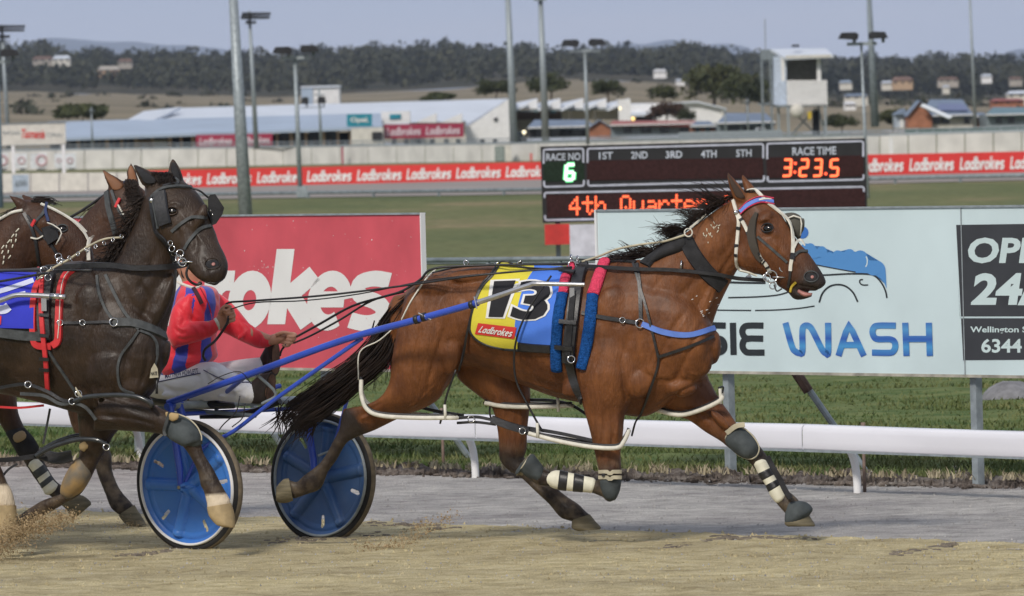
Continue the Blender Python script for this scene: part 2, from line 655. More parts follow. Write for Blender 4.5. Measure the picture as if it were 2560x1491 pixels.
# ================================================================== ground
def ground_mat():
 m = bpy.data.materials.new('infield_grass')
 m.use_nodes = True
 t = m.node_tree
 b = t.nodes['Principled BSDF']
 b.inputs['Roughness'].default_value = 0.95
 b.inputs['Specular IOR Level'].default_value = 0.1
 g = nd(m, 'ShaderNodeTexCoord')
 sx = nd(m, 'ShaderNodeSeparateXYZ')
 t.links.new(g.outputs['Object'], sx.inputs[0])
 # broad worn and green bands of the infield
 mp = nd(m, 'ShaderNodeMapping'); mp.inputs['Scale'].default_value = (0.10, 0.035, 1)
 t.links.new(g.outputs['Object'], mp.inputs[0])
 n1 = nd(m, 'ShaderNodeTexNoise'); n1.inputs['Scale'].default_value = 1.0; n1.inputs['Detail'].default_value = 8
 n1.inputs['Roughness'].default_value = 0.65
 t.links.new(mp.outputs[0], n1.inputs['Vector'])
 r = nd(m, 'ShaderNodeValToRGB')
 e = r.color_ramp.elements
 e[0].position = 0.36; e[0].color = (0.125, 0.15, 0.068, 1)
 e[1].position = 0.62; e[1].color = (0.28, 0.225, 0.135, 1)
 k = e.new(0.52); k.color = (0.17, 0.18, 0.085, 1)
 t.links.new(n1.outputs[0], r.inputs[0])
 n2 = nd(m, 'ShaderNodeTexNoise'); n2.inputs['Scale'].default_value = 3.0; n2.inputs['Detail'].default_value = 8
 t.links.new(g.outputs['Object'], n2.inputs['Vector'])
 r2 = nd(m, 'ShaderNodeValToRGB')
 r2.color_ramp.elements[0].position = 0.3; r2.color_ramp.elements[0].color = (0.55, 0.55, 0.5, 1)
 r2.color_ramp.elements[1].position = 0.7; r2.color_ramp.elements[1].color = (1.25, 1.25, 1.2, 1)
 t.links.new(n2.outputs[0], r2.inputs[0])
 mu = nd(m, 'ShaderNodeMixRGB'); mu.blend_type = 'MULTIPLY'; mu.inputs[0].default_value = 1
 t.links.new(r.outputs[0], mu.inputs[1]); t.links.new(r2.outputs[0], mu.inputs[2])
 # greener close to the running rail
 mr = nd(m, 'ShaderNodeMapRange')
 mr.inputs[1].default_value = 66; mr.inputs[2].default_value = 110; mr.inputs[3].default_value = 0; mr.inputs[4].default_value = 1
 t.links.new(sx.outputs[1], mr.inputs[0])
 mg = nd(m, 'ShaderNodeMixRGB')
 r3 = nd(m, 'ShaderNodeValToRGB')
 r3.color_ramp.elements[0].position = 0.35; r3.color_ramp.elements[0].color = (0.07, 0.115, 0.035, 1)
 r3.color_ramp.elements[1].position = 0.7; r3.color_ramp.elements[1].color = (0.17, 0.195, 0.075, 1)
 t.links.new(n2.outputs[0], r3.inputs[0])
 t.links.new(mr.outputs[0], mg.inputs[0]); t.links.new(r3.outputs[0], mg.inputs[1]); t.links.new(mu.outputs[0], mg.inputs[2])
 t.links.new(mg.outputs[0], b.inputs['Base Color'])
 bp = nd(m, 'ShaderNodeBump'); bp.inputs['Strength'].default_value = 0.6; bp.inputs['Distance'].default_value = 0.05
 t.links.new(n2.outputs[0], bp.inputs['Height']); t.links.new(bp.outputs[0], b.inputs['Normal'])
 return m
M['ground'] = ground_mat()
mb = MB()
mb.add([(-600, 4, 0), (600, 4, 0), (600, 760, 0), (-600, 760, 0)], [(0, 1, 2, 3)])
structure('ground', mb, M['ground'])

def sandmat(name, c1, c2, c3, streak, bump):
 m = bpy.data.materials.new(name)
 m.use_nodes = True
 t = m.node_tree
 b = t.nodes['Principled BSDF']
 b.inputs['Roughness'].default_value = 0.95
 b.inputs['Specular IOR Level'].default_value = 0.12
 g = nd(m, 'ShaderNodeTexCoord')
 mp = nd(m, 'ShaderNodeMapping'); mp.inputs['Rotation'].default_value = (0, 0, R(22)); mp.inputs['Scale'].default_value = streak
 t.links.new(g.outputs['Object'], mp.inputs[0])
 n1 = nd(m, 'ShaderNodeTexNoise'); n1.inputs['Scale'].default_value = 1.0; n1.inputs['Detail'].default_value = 9; n1.inputs['Roughness'].default_value = 0.62
 t.links.new(mp.outputs[0], n1.inputs['Vector'])
 r = nd(m, 'ShaderNodeValToRGB'); e = r.color_ramp.elements
 e[0].position = 0.34; e[0].color = (*c1, 1)
 e[1].position = 0.66; e[1].color = (*c3, 1)
 k = e.new(0.5); k.color = (*c2, 1)
 t.links.new(n1.outputs[0], r.inputs[0])
 n2 = nd(m, 'ShaderNodeTexNoise'); n2.inputs['Scale'].default_value = 85; n2.inputs['Detail'].default_value = 3; n2.inputs['Roughness'].default_value = .7
 t.links.new(g.outputs['Object'], n2.inputs['Vector'])
 r2 = nd(m, 'ShaderNodeValToRGB')
 r2.color_ramp.elements[0].position = 0.36; r2.color_ramp.elements[0].color = (0.74, 0.73, 0.72, 1)
 r2.color_ramp.elements[1].position = 0.66; r2.color_ramp.elements[1].color = (1.2, 1.2, 1.2, 1)
 t.links.new(n2.outputs[0], r2.inputs[0])
 n4 = nd(m, 'ShaderNodeTexNoise'); n4.inputs['Scale'].default_value = 0.9; n4.inputs['Detail'].default_value = 5
 t.links.new(g.outputs['Object'], n4.inputs['Vector'])
 r4 = nd(m, 'ShaderNodeValToRGB')
 r4.color_ramp.elements[0].position = .34; r4.color_ramp.elements[0].color = (.80, .79, .80, 1)
 r4.color_ramp.elements[1].position = .64; r4.color_ramp.elements[1].color = (1.1, 1.1, 1.08, 1)
 t.links.new(n4.outputs[0], r4.inputs[0])
 m4 = nd(m, 'ShaderNodeMixRGB'); m4.blend_type = 'MULTIPLY'; m4.inputs[0].default_value = 1
 t.links.new(r.outputs[0], m4.inputs[1]); t.links.new(r4.outputs[0], m4.inputs[2])
 r = m4
 mu = nd(m, 'ShaderNodeMixRGB'); mu.blend_type = 'MULTIPLY'; mu.inputs[0].default_value = 0.9
 t.links.new(r.outputs[0], mu.inputs[1]); t.links.new(r2.outputs[0], mu.inputs[2])
 t.links.new(mu.outputs[0], b.inputs['Base Color'])
 bp = nd(m, 'ShaderNodeBump'); bp.inputs['Strength'].default_value = bump; bp.inputs['Distance'].default_value = 0.03
 t.links.new(n2.outputs[0], bp.inputs['Height']); t.links.new(bp.outputs[0], b.inputs['Normal'])
 return m
M['sand'] = sandmat('tan_sand', (0.43, 0.36, 0.205), (0.60, 0.515, 0.305), (0.70, 0.62, 0.395), (4.5, 6.5, 1), 0.8)
M['greysand'] = sandmat('grey_grit', (0.36, 0.345, 0.335), (0.51, 0.495, 0.48), (0.63, 0.61, 0.585), (4.0, 5.0, 1), 0.9)

from mathutils import noise as mnoise
def nz3(x, y, z, s=1.0):
 return mnoise.noise(Vector((x * s, y * s, z * s)))
def edge_back(px):      # where the verge breaks off above the grit
 return 1170 + (px / 2560) * 55
def edge_tan(px):       # where the tan sand meets the grey grit
 return float(np.interp(px, [-700, 0, 650, 1300, 1500, 2560, 3300], [1262, 1281, 1302, 1328, 1337, 1372, 1395]))
def sheet(mb, f_near, f_far, px0, px1, nu, nv, z, amp, s=(1.4, 5.0), seed=0):
 for_rows = []
 for j in range(nv + 1):
  row = []
  for i in range(nu + 1):
   px = px0 + (px1 - px0) * i / nu
   ya, yb = f_near(px), f_far(px)
   Y = ya + (yb - ya) * j / nv
   x = (px - 1280) / F * Y
   d = nz3(x * s[0] + Y * 0.4, Y * s[1], seed) + 0.5 * nz3(x * s[0] * 4, Y * s[1] * 3, seed + 5)
   if amp < .01:
    d += .8 * nz3(x * 9, Y * 5, seed + 2) - 1.1 * max(0, nz3(x * 4.5, Y * 3.2, seed + 7) - .22) * 2.2 + .5 * nz3(x * 23, Y * 12, seed + 3)
   row.append((x, Y, z + amp * d))
  for_rows.append(row)
 vs = [v for r_ in for_rows for v in r_]
 fs = [(j * (nu + 1) + i, j * (nu + 1) + i + 1, (j + 1) * (nu + 1) + i + 1, (j + 1) * (nu + 1) + i) for j in range(nv) for i in range(nu)]
 return mb.add(vs, fs)
mb = MB()
sheet(mb, lambda p: GY(p, edge_tan(p)) - 0.5, lambda p: GY(p, edge_back(p) - 12), -700, 3300, 520, 110, 0.012, 0.006, (1.0, 2.2), 3)
structure('grit_strip', mb, M['greysand'], True)
mb = MB()
def tan_far(p):
 x = p * 0.012
 return GY(p, edge_tan(p)) + 0.10 * nz3(x, 0.3, 1) + 0.22 * nz3(x * 0.35, 2.3, 1) + 0.05 * nz3(x * 3, 4.1, 1) + 0.15
sheet(mb, lambda p: 34.0, tan_far, -700, 3300, 660, 240, 0.020, 0.008, (1.0, 3.2), 9)
# the far edge of the sand feathers out onto the grit
n = 661
for i in range(n):
 k = 240 * n + i
 v = mb.v[k]; mb.v[k] = (v[0], v[1], 0.006)
structure('sand_track', mb, M['sand'], True)
mb = MB()
mb.add([(-120, 4, 0.004), (120, 4, 0.004), (120, 36, 0.004), (-120, 36, 0.004)], [(0, 1, 2, 3)])
structure('near_track', mb, M['sand'])
# hoof scuffs, with the wheels' ground shadows painted in as darker streaks
M['scuff'] = sandmat('scuff_shadow_sand', (0.20, 0.17, 0.14), (0.28, 0.24, 0.19), (0.36, 0.31, 0.245), (2, 6, 1), 0.9)
mb = MB()
for (a, b, wd) in [((1640, 1382), (1800, 1352), 8), ((1760, 1352), (2010, 1358), 5), ((2200, 1395), (2370, 1371), 8), ((262, 1403), (430, 1381), 7), ((640, 1368), (940, 1345), 10), ((880, 1318), (1130, 1330), 9)]:
 for k in range(60):
  u = rng.random()
  px = a[0] + (b[0] - a[0]) * u + rng.normal() * 8
  py = a[1] + (b[1] - a[1]) * u + rng.normal() * wd * 0.35
  Y = GY(px, py); x = (px - 1280) / F * Y
  r_ = rng.uniform(0.006, 0.02)
  mb.ellipsoid((x, Y, 0.014), (r_ * 1.6, 0, 0), (0, r_ * 2.2, 0), (0, 0, 0.012 + r_ * 0.2), 4, 7)
tag(mb.build('scuffs_and_shadows', M['scuff'], None, True), kind='stuff')
# loose stones and crumbs on the track
mb = MB()
for i in range(6500):
 px = rng.uniform(-200, 2760); py = rng.uniform(1190, 1480)
 if rng.random() < .4: py = rng.uniform(1190, 1330)
 Y = GY(px, py); x = (px - 1280) / F * Y
 r_ = 0.002 + 0.007 * rng.random() ** 3
 a = rng.random(3) * 6
 vs = [(x + r_ * math.cos(q + a[0]), Y + r_ * math.sin(q + a[0]) * 1.2, 0.018) for q in (0, 2.1, 4.2)] + [(x, Y, 0.022 + r_)]
 mb.add(vs, [(0, 1, 3), (1, 2, 3), (2, 0, 3)])
tag(mb.build('sand_crumbs', M['greysand']), kind='stuff')
mb = MB()
for i in range(4500):
 px = rng.uniform(-100, 2660); py = rng.uniform(edge_tan(px) - 6, 1488)
 Y = GY(px, py); x = (px - 1280) / F * Y
 r_ = 0.002 + 0.008 * rng.random() ** 3
 a = rng.random() * 6
 vs = [(x + r_ * math.cos(q + a) * 1.4, Y + r_ * math.sin(q + a) * 2, 0.016) for q in (0, 2.1, 4.2)] + [(x, Y, 0.024 + r_ * .9)]
 mb.add(vs, [(0, 1, 3), (1, 2, 3), (2, 0, 3)])
tag(mb.build('sand_lumps', M['sand']), kind='stuff')

# verge: broken turf edge, dry fringe, then mown grass
M['soil'] = sandmat('turf_soil', (0.05, 0.038, 0.03), (0.22, 0.185, 0.16), (0.38, 0.345, 0.31), (5, 5, 5), 1.0)
mb = MB()
def edgeY(px): return GY(px, edge_back(px)) + 0.12 * nz3(px * 0.02, 7, 2) + 0.06 * nz3(px * 0.09, 3, 2)
nu = 700
rows = []
prof = [(-0.30, 0.006, 0.0), (-0.16, 0.016, 0.02), (-0.07, 0.05, 0.05), (-0.01, 0.070, 0.04), (0.10, 0.080, 0.03), (0.35, 0.09, 0.02), (0.9, 0.07, 0.01), (1.6, 0.05, 0.0)]
for dy, z, a in prof:
 row = []
 for i in range(nu + 1):
  px = -700 + 4000 * i / nu
  Y = edgeY(px) + dy * (1 + 0.7 * nz3(px * 0.03, dy * 3, 8))
  row.append(((px - 1280) / F * Y, Y, z * .62 * (1 + 1.0 * nz3(px * 0.012, dy, 4)) + a * nz3(px * 0.11, dy * 9, 6) + a * 0.7 * nz3(px * 0.31, dy * 19, 9)))
 rows.append(row)
vs = [v for r_ in rows for v in r_]
fs = [(j * (nu + 1) + i, j * (nu + 1) + i + 1, (j + 1) * (nu + 1) + i + 1, (j + 1) * (nu + 1) + i) for j in range(len(prof) - 1) for i in range(nu)]
mb.add(vs, fs)
structure('turf_edge', mb, M['soil'], False)
mb = MB()
sheet(mb, lambda p: edgeY(p) + 0.75, lambda p: 80.0, -700, 3300, 160, 60, 0.05, 0.03, (0.6, 0.6), 14)
structure('grass_verge', mb, M['ground'], True)

def blades(name, n, ymin, ymax, hmin, hmax, m, pxr=(-300, 2860), fringe=False, seed=1):
 g = np.random.default_rng(seed)
 px = g.uniform(*pxr, n)
 u = g.random(n) ** 1.6
 if fringe:
  keep = np.array([nz3(p * 0.02, 1, 5) + 0.5 * nz3(p * 0.07, 2, 5) for p in px]) > 0.02
  px = np.where(keep, px, px + 60 * g.normal(size=n))
  keep = np.array([nz3(p * 0.02, 1, 5) + 0.5 * nz3(p * 0.07, 2, 5) for p in px]) > -0.12
  px = px[keep]; n = len(px)
  Y = np.array([edgeY(p) for p in px]) + g.normal(0.08, 0.14, n)
  z0 = np.full(n, 0.06)
 else:
  Y0 = np.array([GY(p, edge_back(p)) for p in px]) + ymin
  Y = Y0 + (ymax - ymin) * u
  z0 = np.full(n, 0.03)
 x = (px - 1280) / F * Y
 cl = np.array([nz3(a * 1.3, b * 1.3, seed) for a, b in zip(x, Y)])
 h = g.uniform(hmin, hmax, n) * (1 + 0.5 * cl)
 ang = g.uniform(0, np.pi * 2, n); wd = g.uniform(0.004, 0.009, n) * (1 + (Y - 52) * 0.03)
 lx = g.normal(0, 0.45, n) * h; ly = g.normal(0, 0.45, n) * h
 ca, sa = np.cos(ang) * wd, np.sin(ang) * wd
 V = np.empty((n, 5, 3))
 V[:, 0] = np.stack([x - ca, Y - sa, z0], 1)
 V[:, 1] = np.stack([x + ca, Y + sa, z0], 1)
 V[:, 2] = np.stack([x + ca * .7 + lx * .4, Y + sa * .7 + ly * .4, z0 + h * .6], 1)
 V[:, 3] = np.stack([x - ca * .7 + lx * .4, Y - sa * .7 + ly * .4, z0 + h * .6], 1)
 V[:, 4] = np.stack([x + lx, Y + ly, z0 + h], 1)
 b = np.arange(n)[:, None] * 5
 quads = np.concatenate([b + np.array([0, 1, 2, 3])], 1)
 tris = b + np.array([3, 2, 4])
 me = bpy.data.meshes.new(name)
 nv = n * 5
 me.vertices.add(nv); me.vertices.foreach_set('co', V.reshape(-1))
 loops = np.concatenate([quads.reshape(-1), tris.reshape(-1)]).astype(np.int32)
 me.loops.add(len(loops)); me.loops.foreach_set('vertex_index', loops)
 ls = np.concatenate([np.arange(n) * 4, n * 4 + np.arange(n) * 3]).astype(np.int32)
 me.polygons.add(2 * n); me.polygons.foreach_set('loop_start', ls)
 me.update(calc_edges=True)
 return tag(link(name, me, m), kind='stuff')
M['grass'] = mat('grass_blades', (0.055, 0.098, 0.026), 0.6, 0.2, 0, 0.3, 0.9, col2=(0.17, 0.175, 0.07), detail=6)
M['straw'] = mat('dry_grass', (0.24, 0.20, 0.125), 0.8, 0.2, 0, 0.3, 5, col2=(0.42, 0.37, 0.26))
blades('grass', 80000, 0.55, 22, 0.02, 0.055, M['grass'], seed=3)
blades('grass_clumps', 9000, 0.3, 5.0, 0.04, 0.09, M['grass'], seed=5)
blades('dry_grass_fringe', 2200, 0, 0, 0.015, 0.06, M['straw'], fringe=True, seed=6)
# clods fallen from the turf edge
mb = MB()
for i in range(1000):
 px = rng.uniform(-300, 2860)
 Y = edgeY(px) + rng.normal(-0.12, 0.12)
 r_ = 0.006 + 0.028 * rng.random() ** 2.5
 x = (px - 1280) / F * Y
 mb.ellipsoid((x, Y, 0.015 + r_ * 0.3), (r_ * rng.uniform(.8, 1.6), 0, 0), (0, r_, 0), (rng.normal() * r_ * .2, 0, r_ * rng.uniform(.4, .9)), 4, 6)
tag(mb.build('turf_clods', M['soil']), kind='stuff')

# far bend of the track: a grey sand ribbon, seen edge-on
M['farsand'] = mat('far_track_sand', (0.30, 0.27, 0.25), 0.95, 0.1, 0, 0.12, 0.2)
M['farsand2'] = mat('far_apron_sand', (0.40, 0.34, 0.25), 0.95, 0.1, 0, 0.12, 0.2)
mb = MB()
def ribbon_ground(mb, near, far, z):
 xs = np.linspace(-2600, 4800, 120)
 vs = [];
 for p in xs:
  for arr in (near, far):
   Y = GY(p, float(np.interp(p, *arr)))
   vs.append(((p - 1280) / F * Y, Y, z))
 mb.add(vs, [(2 * i, 2 * i + 2, 2 * i + 3, 2 * i + 1) for i in range(len(xs) - 1)])
ribbon_ground(mb, ([-2600, -500, 0, 560, 1350, 2170, 3100, 4800], [566, 515, 507, 499, 487, 461, 440, 396]), ([-2600, -500, 0, 560, 1350, 2170, 3100, 4800], [488, 436, 436, 430, 412, 392, 380, 338]), 0.02)
structure('far_track', mb, M['farsand'])

# ================================================================== hills
def hill(name, Ys, rows, m, pxs=None, rough=0.0, seed=0):
 pxs = np.linspace(-4000, 6500, 350) if pxs is None else pxs
 vs = []
 for Y, pts in zip(Ys, rows):
  for p in pxs:
   py = float(np.interp(p, *pts))
   v = P(p, py, Y)
   v.z += rough * Y / 2000 * nz3(p * 0.01, Y * 0.003, seed) * 3
   vs.append(v)
 n = len(pxs)
 mb = MB()
 mb.add(vs, [(j * n + i, j * n + i + 1, (j + 1) * n + i + 1, (j + 1) * n + i) for j in range(len(Ys) - 1) for i in range(n - 1)])
 return structure(name, mb, m, True)
def fieldmat():
 return mat('dry_field', (0.155, 0.135, 0.092), 0.95, 0.1, 0, 0.3, 0.012, col2=(0.29, 0.245, 0.17), detail=9)
M['field'] = fieldmat()
M['forestfloor'] = mat('forest_floor', (0.035, 0.04, 0.025), 0.95, 0.1, 0, 0.3, 0.009, col2=(0.10, 0.088, 0.06))
FX = [-4000, 0, 320, 700, 900, 1200, 1420, 1500, 1700, 1800, 2000, 2300, 2560, 6500]
fbot = (FX, [225, 230, 236, 245, 232, 216, 200, 198, 210, 235, 250, 248, 255, 255])
top = (FX, [158, 158, 172, 176, 156, 152, 174, 168, 158, 168, 182, 184, 182, 182])
hill('field_hill', [758, 1100, 1800, 2500], [
 (FX, [350 - (x - 1280) * 0.026 for x in FX]), (FX, [y + (310 - (x - 1280) * 0.02 - y) * 0.6 for x, y in zip(FX, fbot[1])]), (FX, [x + 14 for x in fbot[1]]), fbot], M['field'], rough=0.25, seed=2)
hill('wooded_hill', [2502, 2900, 3400], [(fbot[0], [y + 1 for y in fbot[1]]), (FX, [(a + b) / 2 for a, b in zip(fbot[1], top[1])]), top], M['forestfloor'])
M['mount'] = mat('mountain_bush', (0.05, 0.055, 0.045), 0.95, 0.1, 0, 0.3, 0.003)
MX = [-4000, 0, 120, 330, 450, 560, 700, 900, 1300, 1390, 1480, 1560, 1630, 1720, 1800, 1860, 1930, 2100, 2440, 2500, 2560, 2800, 6500]
mtop = [112, 110, 100, 112, 118, 128, 140, 175, 150, 132, 120, 104, 100, 104, 116, 128, 150, 180, 165, 140, 122, 100, 120]
hill('mountain_range', [15000, 17000, 18500], [(MX, [262] * len(MX)), (MX, [(y + 240) / 2 for y in mtop]), (MX, mtop)], M['mount'], pxs=np.linspace(-4000, 6500, 900), rough=0.6, seed=5)

# ================================================================== trees
def leaf_quads(centers, size, g):
 n = len(centers)
 d = g.normal(size=(n, 3)); d /= np.linalg.norm(d, axis=1)[:, None]
 e = np.cross(d, g.normal(size=(n, 3))); e /= np.linalg.norm(e, axis=1)[:, None]
 s = size * g.uniform(0.6, 1.3, (n, 1))
 V = np.stack([centers - d * s, centers + e * s * .7, centers + d * s, centers - e * s * .7], 1)
 return V
def quads_obj(name, V, m, parent=None):
 n = len(V)
 me = bpy.data.meshes.new(name)
 me.vertices.add(n * 4); me.vertices.foreach_set('co', V.reshape(-1))
 me.loops.add(n * 4); me.loops.foreach_set('vertex_index', np.arange(n * 4, dtype=np.int32))
 me.polygons.add(n); me.polygons.foreach_set('loop_start', np.arange(n, dtype=np.int32) * 4)
 me.update(calc_edges=True)
 return link(name, me, m, parent)
def crown_points(g, c, rx, ry, rz, nclump, nleaf):
 out = []
 for k in range(nclump):
  d = g.normal(size=3); d /= np.linalg.norm(d)
  if d[2] < -0.5: d[2] *= -0.5
  q = np.array(c) + d * np.array([rx, ry, rz]) * g.uniform(0.35, 0.82)
  cr_ = g.uniform(0.28, 0.48)
  p = g.normal(size=(nleaf, 3)); p /= np.linalg.norm(p, axis=1)[:, None]
  out.append(q + p * np.array([rx, ry, rz]) * cr_ * g.random((nleaf, 1)) ** 0.4)
 return np.vstack(out)
def tree(px, ytop, ybase, wpx, Y, label, m, group=None, shape=0.62, name='tree', seed=0, cat='tree'):
 g = np.random.default_rng(seed + int(px * 7))
 s = Y / F
 base = P(px, ybase, Y)
 hgt = (ybase - ytop) * s; rx = wpx * s / 2
 t = thing(name, label, cat, base, group)
 rz = hgt * shape / 2
 cz = base.z + hgt - rz
 pts = crown_points(g, (base.x, base.y, cz), rx, rx, rz, 26, 70)
 V = leaf_quads(pts, max(rx, rz) * 0.075, g)
 quads_obj('crown', V, m, t)
 mb = MB()
 r0 = max(hgt * 0.035, 0.05)
 mb.tube([base - Vector((0, 0, 0.4)), base + Vector((rx * .03, 0, hgt * .35)), (base.x, base.y, cz + rz * .5)], [r0, r0 * .75, r0 * .25], 7)
 for k in range(5):
  a = k * 1.3 + g.random()
  z = base.z + hgt * (0.3 + 0.08 * k)
  mb.tube([(base.x, base.y, z), (base.x + math.cos(a) * rx * .35, base.y + math.sin(a) * rx * .35, z + rz * .4), (base.x + math.cos(a) * rx * .65, base.y + math.sin(a) * rx * .65, z + rz * .65)], [r0 * .5, r0 * .3, r0 * .1], 5)
 mb.build('trunk', M['bark'], t, True)
 return t
tree(205, 258, 306, 165, 640, 'wide dark green bush behind the left end of the long pale roof', M['leaf'], shape=0.95, name='bush', cat='bush')
tree(1100, 228, 262, 95, 700, 'low dark bush just above the white roof ridge left of the tall mast', M['leaf'], shape=0.95, name='bush', cat='bush')
tree(1520, 188, 262, 88, 720, 'solitary dark tree in front of the tan field above the white saw-tooth roof', M['leaf'], shape=0.85)
tree(1660, 208, 268, 85, 740, 'rounded olive bush above the white shed on the right of the tan field', M['leafo'], shape=0.9)
tree(1378, 180, 256, 120, 760, 'dark bushy tree directly behind the two tall masts at centre', M['leaf'], shape=0.85)
tree(1240, 195, 252, 110, 765, 'dark spreading tree behind the white roof, left of the tall masts', M['leaf'], shape=0.85)
tree(1785, 146, 292, 168, 760, 'tall broad olive gum tree left of the white judges tower', M['leafo'], shape=0.85)
tree(1868, 176, 300, 136, 750, 'dark green tree between the olive gum and the white judges tower', M['leaf'], shape=0.85)
tree(1665, 255, 310, 105, 600, 'bronze-leaved dark bush in front of the white shed', M['leafr'], shape=0.95, name='bush', cat='bush')
tree(1718, 270, 312, 52, 590, 'small green bush right of the bronze bush by the white shed', M['leaf'], shape=0.95, name='bush', cat='bush')
tree(2232, 268, 325, 90, 620, 'round dark green bush left of the brick house with the blue roof', M['leafo'], shape=0.95, name='bush', cat='bush')
tree(2105, 285, 328, 95, 610, 'dark low bush right of the judges tower legs', M['leaf'], shape=0.95, name='bush', cat='bush')
tree(2405, 288, 322, 38, 590, 'small dark shrub against the cream wall of the blue-roofed house', M['leaf'], shape=0.95, name='shrub', cat='shrub')
tree(2548, 262, 322, 40, 580, 'dark shrub at the right edge beside the teal-roofed house', M['leaf'], shape=0.95, name='shrub', cat='shrub')
# larger trees that stand out of the skyline of the wood
sk = [(1745, 102, 180, 118, 'tallest rounded tree standing out of the wooded skyline'), (1682, 112, 182, 84, 'rounded skyline tree left of the tallest one'), (1618, 120, 180, 66, 'small rounded skyline tree in the dip of the far mountain'),
  (1806, 118, 170, 26, 'narrow pointed conifer on the skyline right of the tallest tree'), (366, 122, 175, 46, 'skyline tree on the wooded hill left of the big grey pole'), (318, 126, 178, 44, 'rounded tree on the wooded hill above the black horse'), (112, 104, 165, 60, 'thin open tree above the cream houses at left'), (245, 122, 172, 70, 'broad dark tree above the cream house on the left hill'),
  (1040, 112, 165, 46, 'skyline tree at the top of the centre hill'), (925, 122, 170, 40, 'dome-shaped tree at the left end of the centre hill'), (2135, 150, 190, 42, 'dark skyline tree right of the judges tower'), (2490, 145, 190, 40, 'dark skyline tree below the mountain at right'), (436, 228, 252, 44, 'dark bushy tree at the lower edge of the wood on the left')]
for a in sk:
 tree(a[0], a[1], a[2], a[3], 2480 if a[0] == 436 else 3350, a[4], M['leaff'], shape=0.85)
# the far-off wood that reads as one mass
g = np.random.default_rng(11)
pts = []
for i in range(7600):
 px = g.uniform(-2200, 4900)
 u = g.random() ** 0.9
 Y = 2520 + 850 * u
 py = np.interp(px, *fbot) * (1 - u) + np.interp(px, *top) * u
 if nz3(px * .009, u * 3, 21) > .38 and g.random() < .7: continue
 if px < 480 and 0.35 < u < 0.8 and g.random() < 0.35: continue
 hgt = g.uniform(3.5, 8) * (1.5 if g.random() < .12 else 1); r_ = hgt * g.uniform(0.35, 0.8)
 c = P(px, py, Y)
 p = g.normal(size=(46, 3)); p /= np.linalg.norm(p, axis=1)[:, None]
 p[:, 2] = np.abs(p[:, 2]) * 1.1 - 0.1
 pts.append(np.array(c) + np.array([0, 0, hgt * .45]) + p * np.array([r_, r_, hgt * 0.55]) * g.uniform(.65, 1.0, (46, 1)))
for i in range(260):      # taller crowns along the ridge
 px = g.uniform(-2200, 4900); hgt = g.uniform(6, 10.5); r_ = hgt * g.uniform(.3, .6)
 c = P(px, np.interp(px, *top) + g.uniform(0, 10), g.uniform(3250, 3380))
 p = g.normal(size=(90, 3)); p /= np.linalg.norm(p, axis=1)[:, None]
 pts.append(np.array(c) + np.array([0, 0, hgt * .6]) + p * np.array([r_, r_, hgt * .42]) * g.uniform(.5, 1, (90, 1)))
V = leaf_quads(np.vstack(pts), 0.95, g)
tag(quads_obj('far_wood', V, M['leaff']), kind='stuff')
# scattered scrub on the dry field
pts = []
for (x0, x1, y0, y1, n_) in [(0, 700, 236, 300, 26), (1390, 1700, 200, 255, 16), (1800, 2560, 215, 290, 110), (2000, 2560, 180, 240, 90)]:
 for i in range(n_):
  px = g.uniform(x0, x1); py = g.uniform(y0, y1)
  fy = np.interp(px, *fbot)
  Y = float(np.interp(py, [fy, 300], [2480, 1000]))
  c = np.array(P(px, py, Y)); r_ = g.uniform(1.2, 3.0) * (1 if px < 1800 else 1.5)
  p = g.normal(size=(40, 3)); p /= np.linalg.norm(p, axis=1)[:, None]; p[:, 2] = np.abs(p[:, 2])
  pts.append(c + p * r_ * g.uniform(.5, 1, (40, 1)) * np.array([1.2, 1.2, .8]))
V = leaf_quads(np.vstack(pts), 0.7, g)
tag(quads_obj('field_scrub', V, M['leaff']), kind='stuff')

# ================================================================== far houses on the hills
def hill_house(px0, px1, y0, y1, Y, label, wm, rm, group=None, nwin=3):
 s = Y / F
 a = P(px0, y1, Y)
 wid = (px1 - px0) * s; hh = (y1 - y0) * s
 t = thing('house', label, 'house', a, group)
 wh = hh * 0.6; dep = max(wid * .5, 5)
 MB().box((a.x, Y, a.z - 1.2), (a.x + wid, Y + dep, a.z + wh)).build('wall', wm, t)
 mb = MB()
 e = wid * .03
 vs = [(a.x - e, Y - .4, a.z + wh), (a.x + wid + e, Y - .4, a.z + wh), (a.x + wid + e, Y + dep + .4, a.z + wh), (a.x - e, Y + dep + .4, a.z + wh),
   (a.x + wid * .12, Y + dep / 2, a.z + hh), (a.x + wid * .88, Y + dep / 2, a.z + hh)]
 mb.add(vs, [(0, 1, 5, 4), (1, 2, 5), (2, 3, 4, 5), (3, 0, 4), (3, 2, 1, 0)])
 mb.build('roof', rm, t)
 for k in range(nwin):
  x = a.x + wid * (0.14 + 0.72 * k / max(1, nwin - 1)) - wid * .05
  MB().box((x, Y - .06, a.z + wh * .3), (x + wid * .1, Y + .02, a.z + wh * .8)).build('window', M['glass'], t)
M['dullroof'] = mat('dull_tile_roof', (0.19, 0.12, 0.095), 0.8, 0.2, 0, 0.2, 0.5)
M['dimwall'] = mat('dim_render_wall', (0.38, 0.35, 0.31), 0.8, 0.2, 0, 0.12, 0.5)
